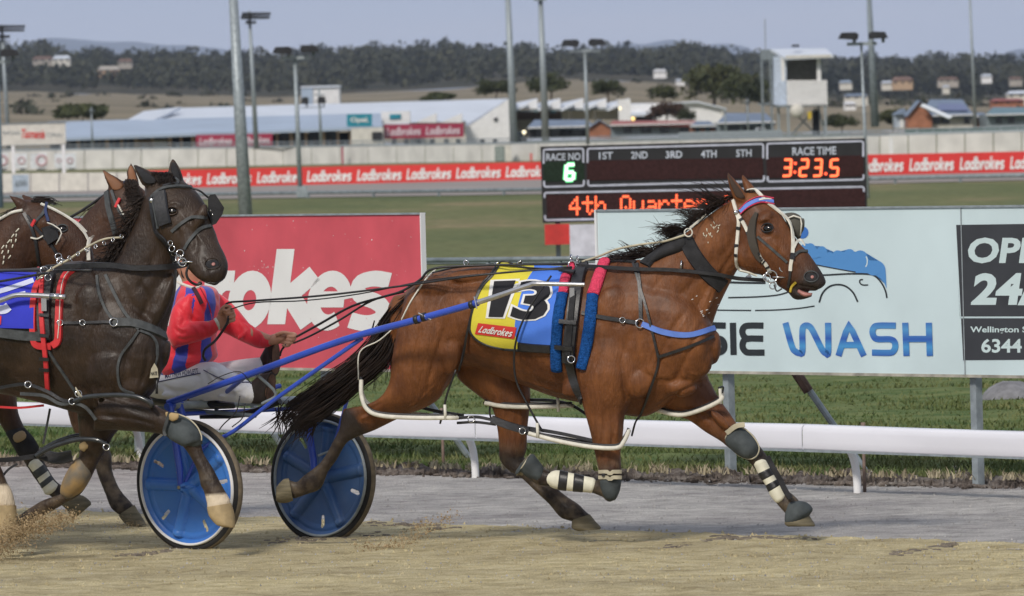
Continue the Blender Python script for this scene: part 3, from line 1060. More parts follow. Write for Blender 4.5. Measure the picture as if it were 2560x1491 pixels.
hh = [(82, 132, 142, 158, 2700, 'long reddish-roofed house at far left among the trees on the hill', M['dimwall'], M['dullroof']),
  (132, 175, 140, 158, 2690, 'cream house beside the reddish-roofed one on the far left hill', M['cream'], M['roofw']),
  (245, 298, 166, 190, 2560, 'cream house in the clearing on the left wooded hill', M['tanw'], M['dimwall']),
  (295, 330, 148, 164, 2650, 'small house with a pink roof on the left wooded hill', M['dimwall'], M['dullroof']),
  (1634, 1666, 174, 187, 2450, 'small white house on the ridge above the tan field', M['white'], M['white']),
  (1690, 1712, 198, 208, 2300, 'tiny pale house at the right end of the tan field', M['white'], M['roofw']),
  (2112, 2140, 255, 270, 1150, 'white cottage right of the big right-hand pole', M['white'], M['white']),
  (2232, 2282, 193, 214, 2000, 'orange-roofed house on the suburban hill right of the poles', M['tanw'], M['dullroof']),
  (2205, 2232, 203, 215, 2010, 'small pale house left of the orange-roofed hill house', M['cream'], M['roofw']),
  (2346, 2396, 194, 208, 2000, 'pair-wide terracotta-roofed house on the hill left of the thin pole', M['dimwall'], M['dullroof']),
  (2358, 2374, 214, 223, 1850, 'tiny pale cottage below the terracotta-roofed hill house', M['cream'], M['roofw']),
  (2455, 2480, 186, 198, 2100, 'white house on the hill right of the thin pole', M['white'], M['roofw']),
  (2525, 2556, 193, 205, 2050, 'small pinkish house on the hill at the right edge', M['dimwall'], M['dullroof']),
  (2100, 2130, 202, 214, 2050, 'grey-roofed house on the hill just right of the tower', M['cream'], M['roofb']),
  (2112, 2170, 235, 250, 1500, 'long low grey house on the flat right of the tower', M['cream'], M['roofg']),
  (2520, 2585, 228, 246, 1200, 'pale-roofed house above the teal-roofed one at the right edge', M['cream'], M['roofw']),
  (2480, 2560, 248, 262, 1000, 'dull red-roofed long house at the right edge', M['brick'], M['roofr'])]
for a in hh:
 hill_house(*a)
# ================================================================== far barrier wall, banners
def line_panels(name, label, cat, pts, pxs, m, th, part, group=None, gap=0.06):
 "an upright wall of panels; pts = (px, py_top, py_bottom) of the wall, pxs = the joints"
 A = np.array(pts, float)
 x0 = pxs[0]
 b = P(x0, np.interp(x0, A[:, 0], A[:, 2]), GY(x0, np.interp(x0, A[:, 0], A[:, 2])))
 t = thing(name, label, cat, b, group)
 for a, c in zip(pxs[:-1], pxs[1:]):
  q = []
  for p in (a, c):
   yt, yb = np.interp(p, A[:, 0], A[:, 1]), np.interp(p, A[:, 0], A[:, 2])
   Y = GY(p, yb)
   q.append((P(p, yb, Y), P(p, yt, Y)))
  (b0, t0), (b1, t1) = q
  d = (b1 - b0).normalized() * gap
  b0, t0 = b0 + d, t0 + d
  dn = Vector((0, th, 0))
  w2 = Vector((0, 0, -0.15))
  mb = MB()
  mb.add([b0 + w2, b1 + w2, t1, t0, b0 + w2 + dn, b1 + w2 + dn, t1 + dn, t0 + dn],
    [(0, 1, 2, 3), (5, 4, 7, 6), (4, 0, 3, 7), (1, 5, 6, 2), (3, 2, 6, 7), (4, 5, 1, 0)])
  mb.build(part, m, t)
 return t
WALL = [(-2600, 441, 490), (-500, 388, 436), (0, 379, 428), (200, 376, 424), (700, 370, 413), (1285, 361, 403), (2180, 341, 388), (2560, 330, 379), (3100, 316, 366), (4800, 273, 322)]
js = [-2559 + i * 71 for i in range(103)]
fw = line_panels('barrier_wall', 'long pale concrete barrier wall of panels beyond the far bend of the track', 'wall', WALL, js, M['conc'], 0.25, 'wall_panel')
def wallY(px):
 A = np.array(WALL, float)
 return GY(px, np.interp(px, A[:, 0], A[:, 2]))
# coping rail of the wall, and the pipe fence above it
mb = MB()
xs = np.linspace(-2600, 4700, 60)
A = np.array(WALL, float)
mb.tube([P(p, np.interp(p, A[:, 0], A[:, 1]) - 2, wallY(p) + 0.1) for p in xs], 0.06, 6)
mb.build('coping', M['galv'], fw)
t = thing('pipe_fence', 'grey pipe fence running along the top of the far barrier wall', 'fence', P(1280, 365, 420))
for k in (7, 14):
 mb = MB()
 mb.tube([P(p, np.interp(p, A[:, 0], A[:, 1]) - k, wallY(p) + 3) for p in xs], 0.03, 6)
 mb.build('pipe', M['galv'], t)
for p in range(-480, 3080, 42):
 mb = MB()
 y = np.interp(p, A[:, 0], A[:, 1])
 mb.tube([P(p, y + 6, wallY(p) + 3), P(p, y - 15, wallY(p) + 3)], 0.025, 5)
 mb.build('post', M['galv'], t)
# sheet of mesh on part of that fence
mb = MB(); mb.slab(1697, 328, 1955, 349, 425, 0.05)
tag(mb.build('fence_screen', M['galv']), 'pale grey mesh screen on the far fence left of the judges tower', 'screen')
mb = MB(); mb.slab(2262, 320, 2700, 336, 412, 0.05)
tag(mb.build('fence_screen', mat('green_shade_cloth', (0.03, 0.09, 0.08), 0.8)), 'dark green shade cloth on the far fence at right', 'screen')
mb = MB(); mb.slab(2120, 331, 2262, 347, 412, 0.05)
tag(mb.build('fence_screen', mat('tan_screen', (0.27, 0.23, 0.19), 0.8)), 'tan screen on the far fence between the tower and the green cloth', 'screen')
# marker posts and box against the wall
for px, w_, y0, y1, m, lb in [(856, 5, 370, 410, M['maroon'], 'dark red furlong post against the far wall left of the tall mast'), (1328, 5, 386, 404, M['red'], 'short red furlong post against the far wall just left of the scoreboard'), (2228, 9, 346, 386, M['white'], 'white furlong post against the far wall right of the scoreboard')]:
 Y = wallY(px) - 1.5
 mb = MB(); mb.slab(px - w_ / 2, y0, px + w_ / 2, y1 + 3, Y, 0.1)
 mb.slab(px - w_ / 2 - 1, y0 - 2, px + w_ / 2 + 1, y0, Y - 0.02, 0.14)
 tag(mb.build('marker_post', m), lb, 'post')
Y = wallY(1250) - 3
t = thing('switch_cabinet', 'grey-green steel cabinet at the foot of the tall mast by the far wall', 'cabinet', P(1250, 404, Y))
MB().slab(1237, 366, 1262, 405, Y, 1.0).build('cabinet_body', mat('grey_green_paint', (0.20, 0.24, 0.22), 0.6), t)
MB().slab(1263, 364, 1278, 404, Y, 1.0).build('side_panel', M['cream'], t)
MB().slab(1240, 370, 1259, 402, Y - 0.04, 0.05).build('door', mat('cabinet_door', (0.24, 0.28, 0.26), 0.6), t)

def banner(label, top, bot, px0, px1, words, step, name='banner'):
 t = thing(name, label, 'banner', P(px0, np.interp(px0, *bot), GY(px0, np.interp(px0, *bot))))
 Y0, Y1 = GY(px0, np.interp(px0, *bot)), GY(px1, np.interp(px1, *bot))
 pl = on_line((px0, Y0), (px1, Y1), 0.03)
 xs = np.linspace(px0, px1, 9)
 mb = MB()
 for a, b in zip(xs[:-1], xs[1:]):
  q = [P(x_, np.interp(x_, *k_), pl.Y(x_, np.interp(x_, *k_))) for x_, k_ in ((a, bot), (b, bot), (b, top), (a, top))]
  d = Vector((0, 0.06, 0))
  mb.add(q + [v + d for v in q], [(0, 1, 2, 3), (7, 6, 5, 4), (3, 2, 6, 7), (0, 4, 5, 1)])
 mb.add([q[1], q[2], q[2] + d, q[1] + d], [(0, 1, 2, 3)])
 mb.build('banner_sheet', M['red'], t)
 for p in words:
  h = 112
  f = lambda x, k: np.interp(x, *top) * (1 - k) + np.interp(x, *bot) * k
  print_on('lettering', logo2d('Ladbrokes', 0.30), [(p, f(p, .2)), (p + h, f(p + h, .2)), (p + h, f(p + h, .86)), (p, f(p, .86))], pl, M['print'], t)
 for p in np.linspace(px0 + 20, px1 - 20, int((px1 - px0) / 240) + 1):
  yb = np.interp(p, *bot)
  MB().tube([P(p, yb + 2, pl.Y(p) + 0.12), P(p, np.interp(p, *top) - 1, pl.Y(p) + 0.12)], 0.04, 6).build('post', M['galvd'], t)
 return t
bt = ([365, 621, 1353, 1360], [427, 421, 405, 405]); bb = ([365, 621, 1353, 1360], [473, 467, 450, 450])
banner('long red banner with white repeated lettering left of the scoreboard beside the far bend', bt, bb, 365, 1358, [392, 517, 642, 767, 892, 1016, 1140, 1264], 125)
bt = ([2100, 2168, 2560, 2900], [388, 387, 379, 372]); bb = ([2100, 2168, 2560, 2900], [441, 440, 432, 425])
banner('red banner with white repeated lettering right of the scoreboard', bt, bb, 2140, 2900, [2147, 2273, 2399, 2525, 2652], 126)
# white inner barrier left of the red banner
line_panels('low_barrier', 'low white barrier at left between the red banner and the picture edge', 'barrier', [(-500, 440, 489), (0, 434, 483), (362, 431, 475)], [-500 + 862 * i / 12 for i in range(13)], M['cream'], 0.1, 'barrier_panel')
Y = GY(50, 485) - 0.6
t = thing('info_sign', 'small blue-grey notice board with dark numerals on the low white barrier at left', 'sign', P(52, 484, Y))
MB().slab(31, 437, 72, 480, Y, 0.06).build('sign_plate', mat('pale_blue_plate', (0.36, 0.43, 0.50), 0.6), t)
MB().slab(34, 480, 37, 486, Y + 0.08, 0.05).build('leg', M['galv'], t)
MB().slab(66, 480, 69, 486, Y + 0.08, 0.05).build('leg', M['galv'], t)
pl = lambda px, py, z=0: P(px, py, Y - 0.02)
print_on('lettering', text2d('600', 0.02), [(37, 452), (66, 451), (66, 466), (37, 467)], pl, M['galvd'], t)
# posters on the far wall at left
for k, (a, b) in enumerate([(-20, 32), (36, 72), (76, 132), (136, 158), (160, 190)]):
 Y = wallY((a + b) / 2) - 0.35
 lb = ['pale poster at the picture edge on the far wall', 'pale poster on the far wall beside the left leg of the sign', 'widest pale poster on the far wall, with a faint pink emblem', 'narrow pale poster just left of the right leg of the sign', 'pale poster just right of the right leg of the sign'][k]
 t = thing('poster', lb, 'poster', P((a + b) / 2, 420, Y), 'posters on the far wall')
 MB().slab(a, 384, b, 421, Y, 0.04).build('poster_sheet', mat('poster_paper', (0.62, 0.65, 0.68), 0.7), t)
 mb = MB()
 c = P((a + b) / 2, 402, Y - 0.02); r_ = (b - a) * 0.28 * Y / F
 torus(mb, c, (0, 1, 0), r_ * .8, r_ * .22, 16, 4)
 mb.build('emblem', mat('faded_pink', (0.52, 0.36, 0.38), 0.7), t)
# sponsor board on legs at left
Y = 330
t = thing('sponsor_board', 'cream board on two white legs with red script lettering at far left', 'sign', P(85, 432, Y))
MB().slab(4, 309, 164, 362, Y, 0.15).build('board', M['cream'], t)
for a in (29, 155):
 MB().slab(a, 362, a + 8, 433, Y + 0.03, 0.12).build('leg', M['white'], t)
MB().slab(2, 307, 166, 310, Y - 0.03, 0.22).build('frame_edge', M['galvd'], t)
pl = lambda px, py, z=0: P(px, py, Y - 0.02)
print_on('lettering', text2d('RACING', 0.0), [(8, 328), (50, 329), (50, 338), (8, 337)], pl, M['galvd'], t)
print_on('lettering', text2d('Tasmania', 0.02, 0.3), [(54, 323), (112, 324), (112, 347), (54, 346)], pl, M['red'], t)
print_on('lettering', text2d('.COM.AU', 0.0), [(114, 332), (156, 333), (156, 343), (114, 342)], pl, M['galvd'], t)

# pipe rail along the far bend
t = thing('track_rail', 'thin grey pipe rail on low posts along the inside of the far bend', 'rail', P(1000, 485, 250))
rl = ([-500, 0, 560, 1350, 2170, 3100], [499, 493, 485, 474, 447, 428]); rg = ([-500, 0, 560, 1350, 2170, 3100], [515, 508, 499, 487, 461, 440])
mb = MB()
xs = np.linspace(-500, 3100, 40)
mb.tube([P(p, np.interp(p, *rl), GY(p, np.interp(p, *rg))) for p in xs], 0.055, 8)
mb.build('pipe', M['galvd'], t)
for p in list(range(-370, 3100, 163)):
 MB().tube([P(p, np.interp(p, *rg) + 2, GY(p, np.interp(p, *rg))), P(p, np.interp(p, *rl) - 1, GY(p, np.interp(p, *rg)))], 0.05, 6).build('post', M['galvd'], t)

# ================================================================== grandstand and sheds beyond
def sheet4(mb, pts, th):
 "roof plane: four (px, py, Y) corners with thickness"
 q = [P(*a) for a in pts]
 n = (q[1] - q[0]).cross(q[3] - q[0]).normalized()
 if n.z < 0: n = -n
 mb.add(q + [v - n * th for v in q], [(0, 1, 2, 3), (7, 6, 5, 4), (0, 4, 5, 1), (1, 5, 6, 2), (2, 6, 7, 3), (3, 7, 4, 0)])
t = thing('stable_building', 'long low building with pale blue and white roofs behind the far wall', 'building', P(700, 372, 560))
mb = MB(); sheet4(mb, [(120, 347, 556), (955, 316, 556), (955, 283, 572), (120, 305, 572)], 0.2); mb.build('lower_roof', M['roofb'], t)
mb = MB(); sheet4(mb, [(330, 303, 573), (1165, 312, 573), (1272, 247, 596), (420, 271, 596)], 0.2); mb.build('upper_roof', M['roofw'], t)
mb = MB(); sheet4(mb, [(313, 303, 571), (385, 300, 571), (452, 268, 584), (360, 278, 584)], 0.2); mb.build('end_roof', M['roofw'], t)
mb = MB(); mb.prism([(1160, 325), (1270, 249), (1287, 249), (1287, 372), (1160, 372)], 571, 20); mb.build('gable_wall', M['white'], t)
mb = MB(); mb.prism([(1234, 297), (1243, 293), (1243, 301), (1234, 301)], 570.8, 0.25); mb.build('vent', M['darkin'], t)
for a in (1037, 1101):
 mb = MB(); mb.prism([(a, 307), (a + 54, 283), (a + 54, 307)], 568, 6); mb.build('roof_monitor', M['white'], t)
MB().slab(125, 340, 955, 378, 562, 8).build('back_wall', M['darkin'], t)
for k, a in enumerate([150, 191, 229, 263, 301, 336, 378, 420, 450, 478, 690, 724, 762, 804, 842, 872]):
 w_ = 9 if k % 2 else 6
 MB().slab(a, 348 - (a - 120) * .037, a + w_, 378, 557, 0.4).build('pillar', M['tanw'], t)
for a, b in [(157, 189), (198, 227), (236, 261), (272, 299), (308, 334), (700, 722), (732, 760), (772, 802), (812, 840)]:
 f = MB().slab(a, 349 - (a - 120) * .03, b, 369 - (a - 120) * .012, 560, 0.3).build('window', mat('window_blue_grey', (0.07, 0.08, 0.095), 0.3), t)
 MB().slab((a + b) / 2 - 0.7, 346, (a + b) / 2 + 0.7, 366, 559.9, 0.1).build('mullion', M['tanw'], f)
for a, b, c_ in [(384, 418, M['cream']), (345, 376, M['tanw'])]:
 MB().slab(a, 350, b, 372, 559, 0.5).build('wall_panel', c_, t)
MB().slab(878, 320, 958, 376, 556, 6).build('kiosk_wall', M['cream'], t)
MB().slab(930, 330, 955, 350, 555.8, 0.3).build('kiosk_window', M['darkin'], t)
MB().slab(953, 279, 1025, 309, 565, 4).build('parapet', M['white'], t)
MB().slab(974, 286, 1002, 298, 564.9, 0.1).build('plate', M['teal'], t)
MB().slab(1024, 305, 1165, 372, 569, 4).build('front_wall', M['cream'], t)
for a in (980, 1010, 1040, 1075, 1110, 1140, 1200, 1232):
 MB().slab(a, 347, a + 12, 366, 564, 0.3).build('window', M['darkin'], t)
# rooftop box
t = thing('lift_house', 'white box-shaped plant room standing above the white roof', 'plant room', P(800, 262, 600))
MB().slab(753, 218, 848, 268, 600, 6).build('wall', M['white'], t)
MB().slab(751, 215, 850, 219, 599.8, 6.4).build('roof', M['roofw'], t)
MB().slab(753.5, 220, 782, 266, 599.9, 0.15).build('side_cladding', M['roofb'], t)
def flat_sign(name, label, x0, y0, x1, y1, Y, m, texts, cat='sign', pm=None, drop=0):
 t = thing(name, label, cat, P((x0 + x1) / 2, y1, Y))
 mx_ = (x0 + x1) / 2
 mb = MB(); mb.prism([(x0, y0), (x1, y0 - drop), (x1, y1 - drop), (x0, y1)], Y, 0.15); mb.build('sign_panel', m, t)
 pl = lambda px, py, z=0: P(px, py, Y - 0.03 - z * 0.002)
 for shp, (a, b, c, d) in texts:
  print_on('lettering', shp, [(a, b), (c, b - drop * .5), (c, d - drop * .5), (a, d)], pl, pm or M['printp'], t)
 return t
flat_sign('wall_banner', 'maroon banner with two white words on the front of the white building', 959, 312, 1159, 347, 562, M['maroon'], [(logo2d('Ladbrokes', .3), (966, 319, 1052, 341)), (logo2d('Ladbrokes', .3), (1064, 317, 1150, 339))], 'banner', drop=4)
flat_sign('wall_banner', 'maroon banner with white words under the low roof beside the big grey pole', 490, 338, 681, 369, 555, M['maroon'], [(logo2d('Ladbrokes', .3), (498, 345, 580, 364)), (logo2d('Ladbrokes', .3), (592, 343, 674, 362))], 'banner', drop=4)
flat_sign('roof_sign', 'teal sign with a white word on the long pale roof', 867, 286, 930, 317, 556, M['teal'], [(text2d('Opal.', 0.03), (876, 294, 922, 309))], 'sign', M['print'], drop=1)

# small stand with saw-tooth roof
t = thing('saw_tooth_stand', 'open stand with a white saw-tooth roof behind the scoreboard', 'stand', P(1430, 340, 575))
for k in range(5):
 a = 1287 + k * 57.5
 mb = MB(); mb.prism([(a, 272), (a + 56, 247), (a + 57, 272)], 574, 9); mb.build('roof_tooth', M['white'], t)
 mb = MB(); sheet4(mb, [(a - 1, 274, 573), (a + 30, 247 + 13, 573), (a + 56, 246, 590), (a - 1, 258, 590)], 0.15); mb.build('roof_sheet', M['roofw'], t)
MB().slab(1287, 272, 1576, 277, 573.5, 0.5).build('fascia', M['galvd'], t)
MB().slab(1287, 277, 1410, 342, 584, 1).build('back_wall', mat('tan_back_wall', (0.25, 0.18, 0.13), 0.8), t)
MB().slab(1288, 300, 1330, 342, 580, 1).build('cream_wall', M['cream'], t)
for a, b in [(1405, 1423), (1428, 1485), (1490, 1545)]:
 MB().slab(a, 276, b, 300, 578, 0.3).build('wall_panel', M['white'], t)
for a in (1402, 1425, 1487):
 MB().slab(a, 275, a + 3, 342, 576, 0.3).build('post', M['galvd'], t)
MB().slab(1547, 249, 1577, 320, 572, 12).build('end_wall', M['white'], t)
for a in (1334, 1377):
 MB().slab(a, 274, a + 13, 282, 574, 0.4).build('awning_sign', M['teal'], t)
def gable_house(name, label, px0, px1, yr, ye, yb, Y, wm, rm, g0=None, gm=None, wins=(), dep=9, skew=14):
 "long house: wall, pitched roof with ridge along the front, optional brick gable wing, windows"
 t = thing(name, label, 'house', P((px0 + px1) / 2, yb, Y))
 MB().slab(px0, ye, px1, yb + 4, Y, dep).build('wall', wm, t)
 mb = MB(); sheet4(mb, [(px0 - 3, ye + 1, Y - 0.6), (px1 + 3, ye + 1, Y - 0.6), (px1 - skew, yr, Y + dep / 2), (px0 + skew, yr, Y + dep / 2)], 0.15)
 mb.build('roof', rm, t)
 MB().slab(px0 - 3, ye - 0.5, px1 + 3, ye + 2.5, Y - 0.75, 0.15).build('gutter', M['white'], t)
 if g0:
  mb = MB(); a, b, top, m_ = g0
  mb.prism([(a, yb + 4), (a, ye + 1), ((a + b) / 2, top), (b, ye + 1), (b, yb + 4)], Y - 1.5, 4); mb.build('gable_wall', m_, t)
  mb = MB(); mb.prism([(a - 2, ye + 2), ((a + b) / 2, top - 2.5), (b + 2, ye + 2), (b + 2, ye + 4), ((a + b) / 2, top), (a - 2, ye + 4)], Y - 1.8, 5); mb.build('gable_roof', rm, t)
 for a, b, c, d in wins:
  MB().slab(a, b, c, d, Y - 0.08, 0.12).build('window', M['glass'], t)
 return t
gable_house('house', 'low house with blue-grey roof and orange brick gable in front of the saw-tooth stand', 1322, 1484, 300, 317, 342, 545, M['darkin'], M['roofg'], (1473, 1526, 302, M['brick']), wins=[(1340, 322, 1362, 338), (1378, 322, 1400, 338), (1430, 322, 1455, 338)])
gable_house('long_house', 'long low house with a faded red roof left of the judges tower', 1528, 1742, 302, 310, 338, 540, M['galvd'], M['roofr'], wins=[(1560, 316, 1580, 332), (1602, 316, 1628, 332), (1650, 316, 1672, 332), (1700, 316, 1722, 332)], skew=4)
gable_house('house', 'small brown brick house between the red-roofed one and the judges tower', 1728, 1788, 303, 314, 338, 535, M['brick'], M['roofg'], wins=[(1738, 318, 1750, 332), (1762, 318, 1776, 332)])
gable_house('long_house', 'grey-walled low building just left of the judges tower', 1795, 1935, 283, 306, 342, 530, M['galvd'], M['roofg'], wins=[(1820, 314, 1848, 330), (1858, 314, 1885, 330), (1895, 314, 1915, 330)], skew=20)
t = thing('shed', 'white pitched-roof shed right of the saw-tooth stand', 'shed', P(1700, 300, 620))
mb = MB(); mb.prism([(1577, 310), (1577, 262), (1668, 257), (1742, 255), (1812, 272), (1814, 312)], 620, 12); mb.build('wall', M['white'], t)
mb = MB(); sheet4(mb, [(1575, 285, 618), (1632, 284, 618), (1640, 258, 632), (1577, 259, 632)], 0.2); mb.build('front_roof', M['roofw'], t)
mb = MB(); mb.prism([(1664, 258), (1742, 253), (1816, 271), (1816, 274), (1742, 257), (1664, 261)], 619.5, 13); mb.build('roof', M['roofw'], t)
MB().slab(1578, 286, 1632, 310, 619.8, 0.3).build('doorway', M['darkin'], t)
MB().slab(1804, 276, 1809, 310, 619.7, 0.3).build('downpipe', M['cream'], t)
gable_house('house', 'brick house with a blue solar-panelled roof at right', 2300, 2432, 249, 288, 316, 520, M['cream'], M['roofg'], (2270, 2330, 254, M['brick']), wins=[(2330, 293, 2352, 310), (2354, 293, 2374, 310), (2410, 293, 2424, 310)], skew=26)
mb = MB(); sheet4(mb, [(2345, 276, 520.4), (2420, 276, 520.4), (2408, 259, 522.2), (2345, 259, 522.2)], 0.05)
tag(mb.build('solar_panel', mat('solar_blue', (0.10, 0.13, 0.26), 0.3, 0.6)), 'dark blue solar panel lying on the roof of the brick house', 'solar panel')
mb = MB(); sheet4(mb, [(2372, 297, 517), (2382, 292, 517), (2308, 259, 517.5), (2300, 265, 517.5)], 0.3)
tag(mb.build('barge_board', M['roofw']), 'long white sloping carport roof edge against the blue-roofed house', 'carport')
gable_house('house', 'house with a teal roof and pale windows at the right edge', 2468, 2620, 268, 285, 313, 515, mat('grey_wall', (0.22, 0.26, 0.28), 0.7), mat('teal_roof', (0.13, 0.22, 0.26), 0.6), wins=[(2490, 290, 2504, 308), (2520, 290, 2536, 308)])
gable_house('house', 'orange brick cottage between the blue-roofed and teal-roofed houses', 2425, 2466, 282, 290, 316, 525, M['brick'], M['roofg'], skew=6)
t = thing('hut', 'small white hut left of the brick house at right', 'hut', P(2255, 318, 525))
MB().slab(2240, 285, 2268, 320, 525, 4).build('wall', mat('pale_hut', (0.42, 0.48, 0.55), 0.6), t)
mb = MB(); mb.prism([(2237, 287), (2262, 272), (2271, 287)], 524.5, 5); mb.build('roof', M['roofg'], t)
MB().slab(2250, 296, 2259, 320, 524.9, 0.2).build('door', M['white'], t)
MB().slab(2262, 294, 2267, 304, 524.9, 0.2).build('window', M['glass'], t)

# parked vans / small clutter beyond the fence
for px, w_, c_, lb in [(1905, 30, (0.5, 0.52, 0.55), 'white van parked left of the tower legs'), (1300, 22, (0.03, 0.05, 0.05), 'dark car parked by the mast near the white gable')]:
 Y = 480
 t = thing('parked_van', lb, 'van' if px == 1905 else 'car', P(px, 346, Y))
 y1 = 344 if px == 1905 else 352
 mb = MB(); mb.prism([(px - w_ / 2, y1), (px - w_ / 2, y1 - 14), (px - w_ * .4, y1 - 24), (px + w_ * .25, y1 - 24), (px + w_ * .42, y1 - 13), (px + w_ / 2, y1 - 11), (px + w_ / 2, y1)], Y, 2.0)
 mb.build('body', mat('car_paint', c_, 0.3, 0.5, 0, 0.02), t)
 mb = MB(); mb.prism([(px - w_ * .36, y1 - 22), (px + w_ * .22, y1 - 22), (px + w_ * .36, y1 - 14), (px - w_ * .36, y1 - 14)], Y - 0.03, 0.05)
 mb.build('window', M['glass'], t)
 for k in (-.3, .3):
  mb = MB(); mb.lathe([(0, 0.01), (0, .3), (.2, .3), (.2, .01)], P(px + w_ * k, y1 + 1, Y - 0.05), (0, 1, 0), 14); mb.build('wheel', M['black'], t)

# judges tower
Y = 450
t = thing('judges_tower', 'white judges tower box with open viewing front on steel legs', 'tower', P(2010, 348, Y))
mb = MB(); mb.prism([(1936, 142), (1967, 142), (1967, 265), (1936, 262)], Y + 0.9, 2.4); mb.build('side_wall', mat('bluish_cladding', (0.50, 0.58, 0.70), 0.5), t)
MB().slab(1952, 143, 2056, 203, Y + 2.6, 0.15).build('back_wall', mat('tower_lining', (0.26, 0.24, 0.21), 0.8), t)
MB().slab(2050, 142, 2056, 203, Y + 1.2, 1.5).build('far_wall', M['galvd'], t)
MB().slab(2042, 144, 2052, 203, Y + 0.05, 0.2).build('corner_post', M['white'], t)
MB().slab(1953, 144, 1962, 203, Y + 0.05, 0.2).build('corner_post', M['white'], t)
for k in range(22):
 a = 1967.5 + k * 4.6
 MB().slab(a, 201, a + 3.9, 264, Y - (0.05 if k % 2 else 0.0), 0.12).build('cladding_sheet', M['white'], t)
mb = MB(); sheet4(mb, [(1962, 144, Y - 0.7), (2084, 139, Y - 0.7), (2064, 121, Y + 3.4), (1926, 123, Y + 3.4)], 0.14); mb.build('roof', M['roofw'], t)
MB().slab(1964, 138, 2078, 145, Y - 0.72, 0.1).build('fascia', M['cream'], t)
MB().slab(1980, 112, 1998, 118, Y + 1.2, 0.5).build('roof_vent', M['darkin'], t)
MB().slab(1940, 262, 2068, 267, Y, 2.6).build('floor_slab', M['galvd'], t)
for a, dd in [(1968, 0), (2061, 0), (2044, 2.2), (1944, 2.2)]:
 MB().slab(a, 266, a + 6, 350, Y + dd, 0.15).build('leg', M['galv'], t)
for q in [((1974, 270), (2044, 340)), ((2040, 270), (1976, 340)), ((2046, 268), (2062, 340))]:
 MB().tube([P(*q[0], Y + 1), P(*q[1], Y + 1)], 0.05, 6).build('brace', M['galvd'], t)
MB().slab(2032, 275, 2048, 350, Y + 1.5, 0.6).build('stair_shaft', M['darkin'], t)
mb = MB(); mb.lathe([(0, .02), (0, .36), (.25, .4), (.45, .3), (.5, .02)], P(1993, 277, Y - 0.4), (0, 1, 0), 16)
tag(mb.build('satellite_dish', M['cream'], None, True), 'round cream dish fixed under the floor of the judges tower', 'dish')
mb = MB(); mb.prism([(2019, 281), (2029, 279), (2029, 296), (2021, 299)], Y - 0.3, 0.3); mb.slab(2022, 299, 2025, 304, Y - 0.2, 0.1)
tag(mb.build('warning_sign', mat('yellow_paint', (0.55, 0.40, 0.03), 0.6)), 'small yellow sign hanging under the judges tower', 'sign')
t = thing('rooftop_platform', 'small grey steel platform with aerials behind the left side of the judges tower', 'platform', P(1915, 345, 462))
MB().slab(1902, 124, 1936, 150, 462, 1).build('equipment_box', M['galvd'], t)
MB().slab(1904, 150, 1909, 345, 462, .2).build('leg', M['galvd'], t)
MB().slab(1926, 150, 1931, 345, 462, .2).build('leg', M['galvd'], t)
MB().tube([P(1914, 124, 462.5), P(1912, 48, 462.5)], 0.035, 6).build('aerial', M['galv'], t)
MB().slab(1895, 258, 1944, 262, 462, .8).build('deck', M['galvd'], t)

# ================================================================== light masts
def pole_tube(top, bot, w0, w1, Y, n=12):
 s = Y / F
 return MB().tube([P(*bot, Y), P(*top, Y)], [w1 * s / 2, w0 * s / 2], n)
def mast(label, top, bot, w0, w1, Y, m=None, cat='light mast', arm=None, extra=None):
 t = thing('light_mast', label, cat, P(*bot, Y))
 pole_tube(top, bot, w0, w1, Y).build('pole', m or M['galv'], t, True)
 s = Y / F
 b = P(*bot, Y)
 MB().lathe([(0, 0.01), (0, w1 * s * .9), (0.05, w1 * s * .9), (0.05, w1 * s * .5)], b, (0, 0, 1), 14).build('base_flange', m or M['galv'], t)
 return t
def flood_heads(t, heads, arm, Y, m=None):
 s = Y / F
 (a0, a1, ay, ah) = arm
 MB().slab(a0, ay, a1, ay + ah, Y - 0.1, 0.25).build('cross_arm', m or M['galv'], t)
 for (x, y, dirn, w_) in heads:
  mb = MB()
  mb.prism([(x - w_ * .62, y + 5), (x - w_ * .42, y - 10), (x + w_ * .40, y - 11), (x + w_ * .58, y - 5), (x + w_ * .5, y + 8)] if dirn > 0 else
     [(x - w_ * .58, y - 4), (x - w_ * .40, y - 11), (x + w_ * .42, y - 10), (x + w_ * .62, y + 5), (x - w_ * .5, y + 8)], Y - 0.4, 0.7)
  h = mb.build('floodlight', M['darkin'], t)
  MB().tube([P(x + w_ * .3, y + 4, Y), P(x + w_ * .3, ay + 1, Y)], 0.05, 6).build('bracket', M['galvd'], t)
def array_head(t, x0, x1, y, rows, Y, n):
 mb = MB()
 for r_ in range(rows):
  MB().slab(x0, y + r_ * 9 + 4 - 1.2, x1, y + r_ * 9 + 4 + 1.2, Y, 0.2).build('cross_arm', M['galvd'], t)
  for k in range(n):
   a = x0 + (x1 - x0) * (k + .5) / n + r_ * -3
   mb2 = MB(); mb2.prism([(a - 4.5, y + r_ * 9 + 4), (a - 2, y + r_ * 9 - 3), (a + 4, y + r_ * 9 - 3), (a + 4, y + r_ * 9 + 4)], Y - 0.4, 0.5)
   mb2.build('floodlight', M['darkin'], t)
t = mast('thick galvanised pole rising in front of the far track left of centre', (581, -40), (618, 605), 22, 36, 152)
t = mast('slim mast with a two-tier floodlight array just right of the thick pole', (623, 28), (641, 372), 7, 13, 425)
array_head(t, 604, 676, 34, 2, 425, 9); array_head(t, 613, 640, 55, 1, 425, 3)
t = mast('two-headed lamp post standing by the red banner left of centre', (737, 140), (751, 492), 9, 13, 236)
flood_heads(t, [(706, 128, 1, 42), (772, 124, -1, 40)], (706, 770, 141, 8), 236)
MB().slab(742, 466, 768, 494, 235.6, 0.3).build('control_box', M['galv'], t)
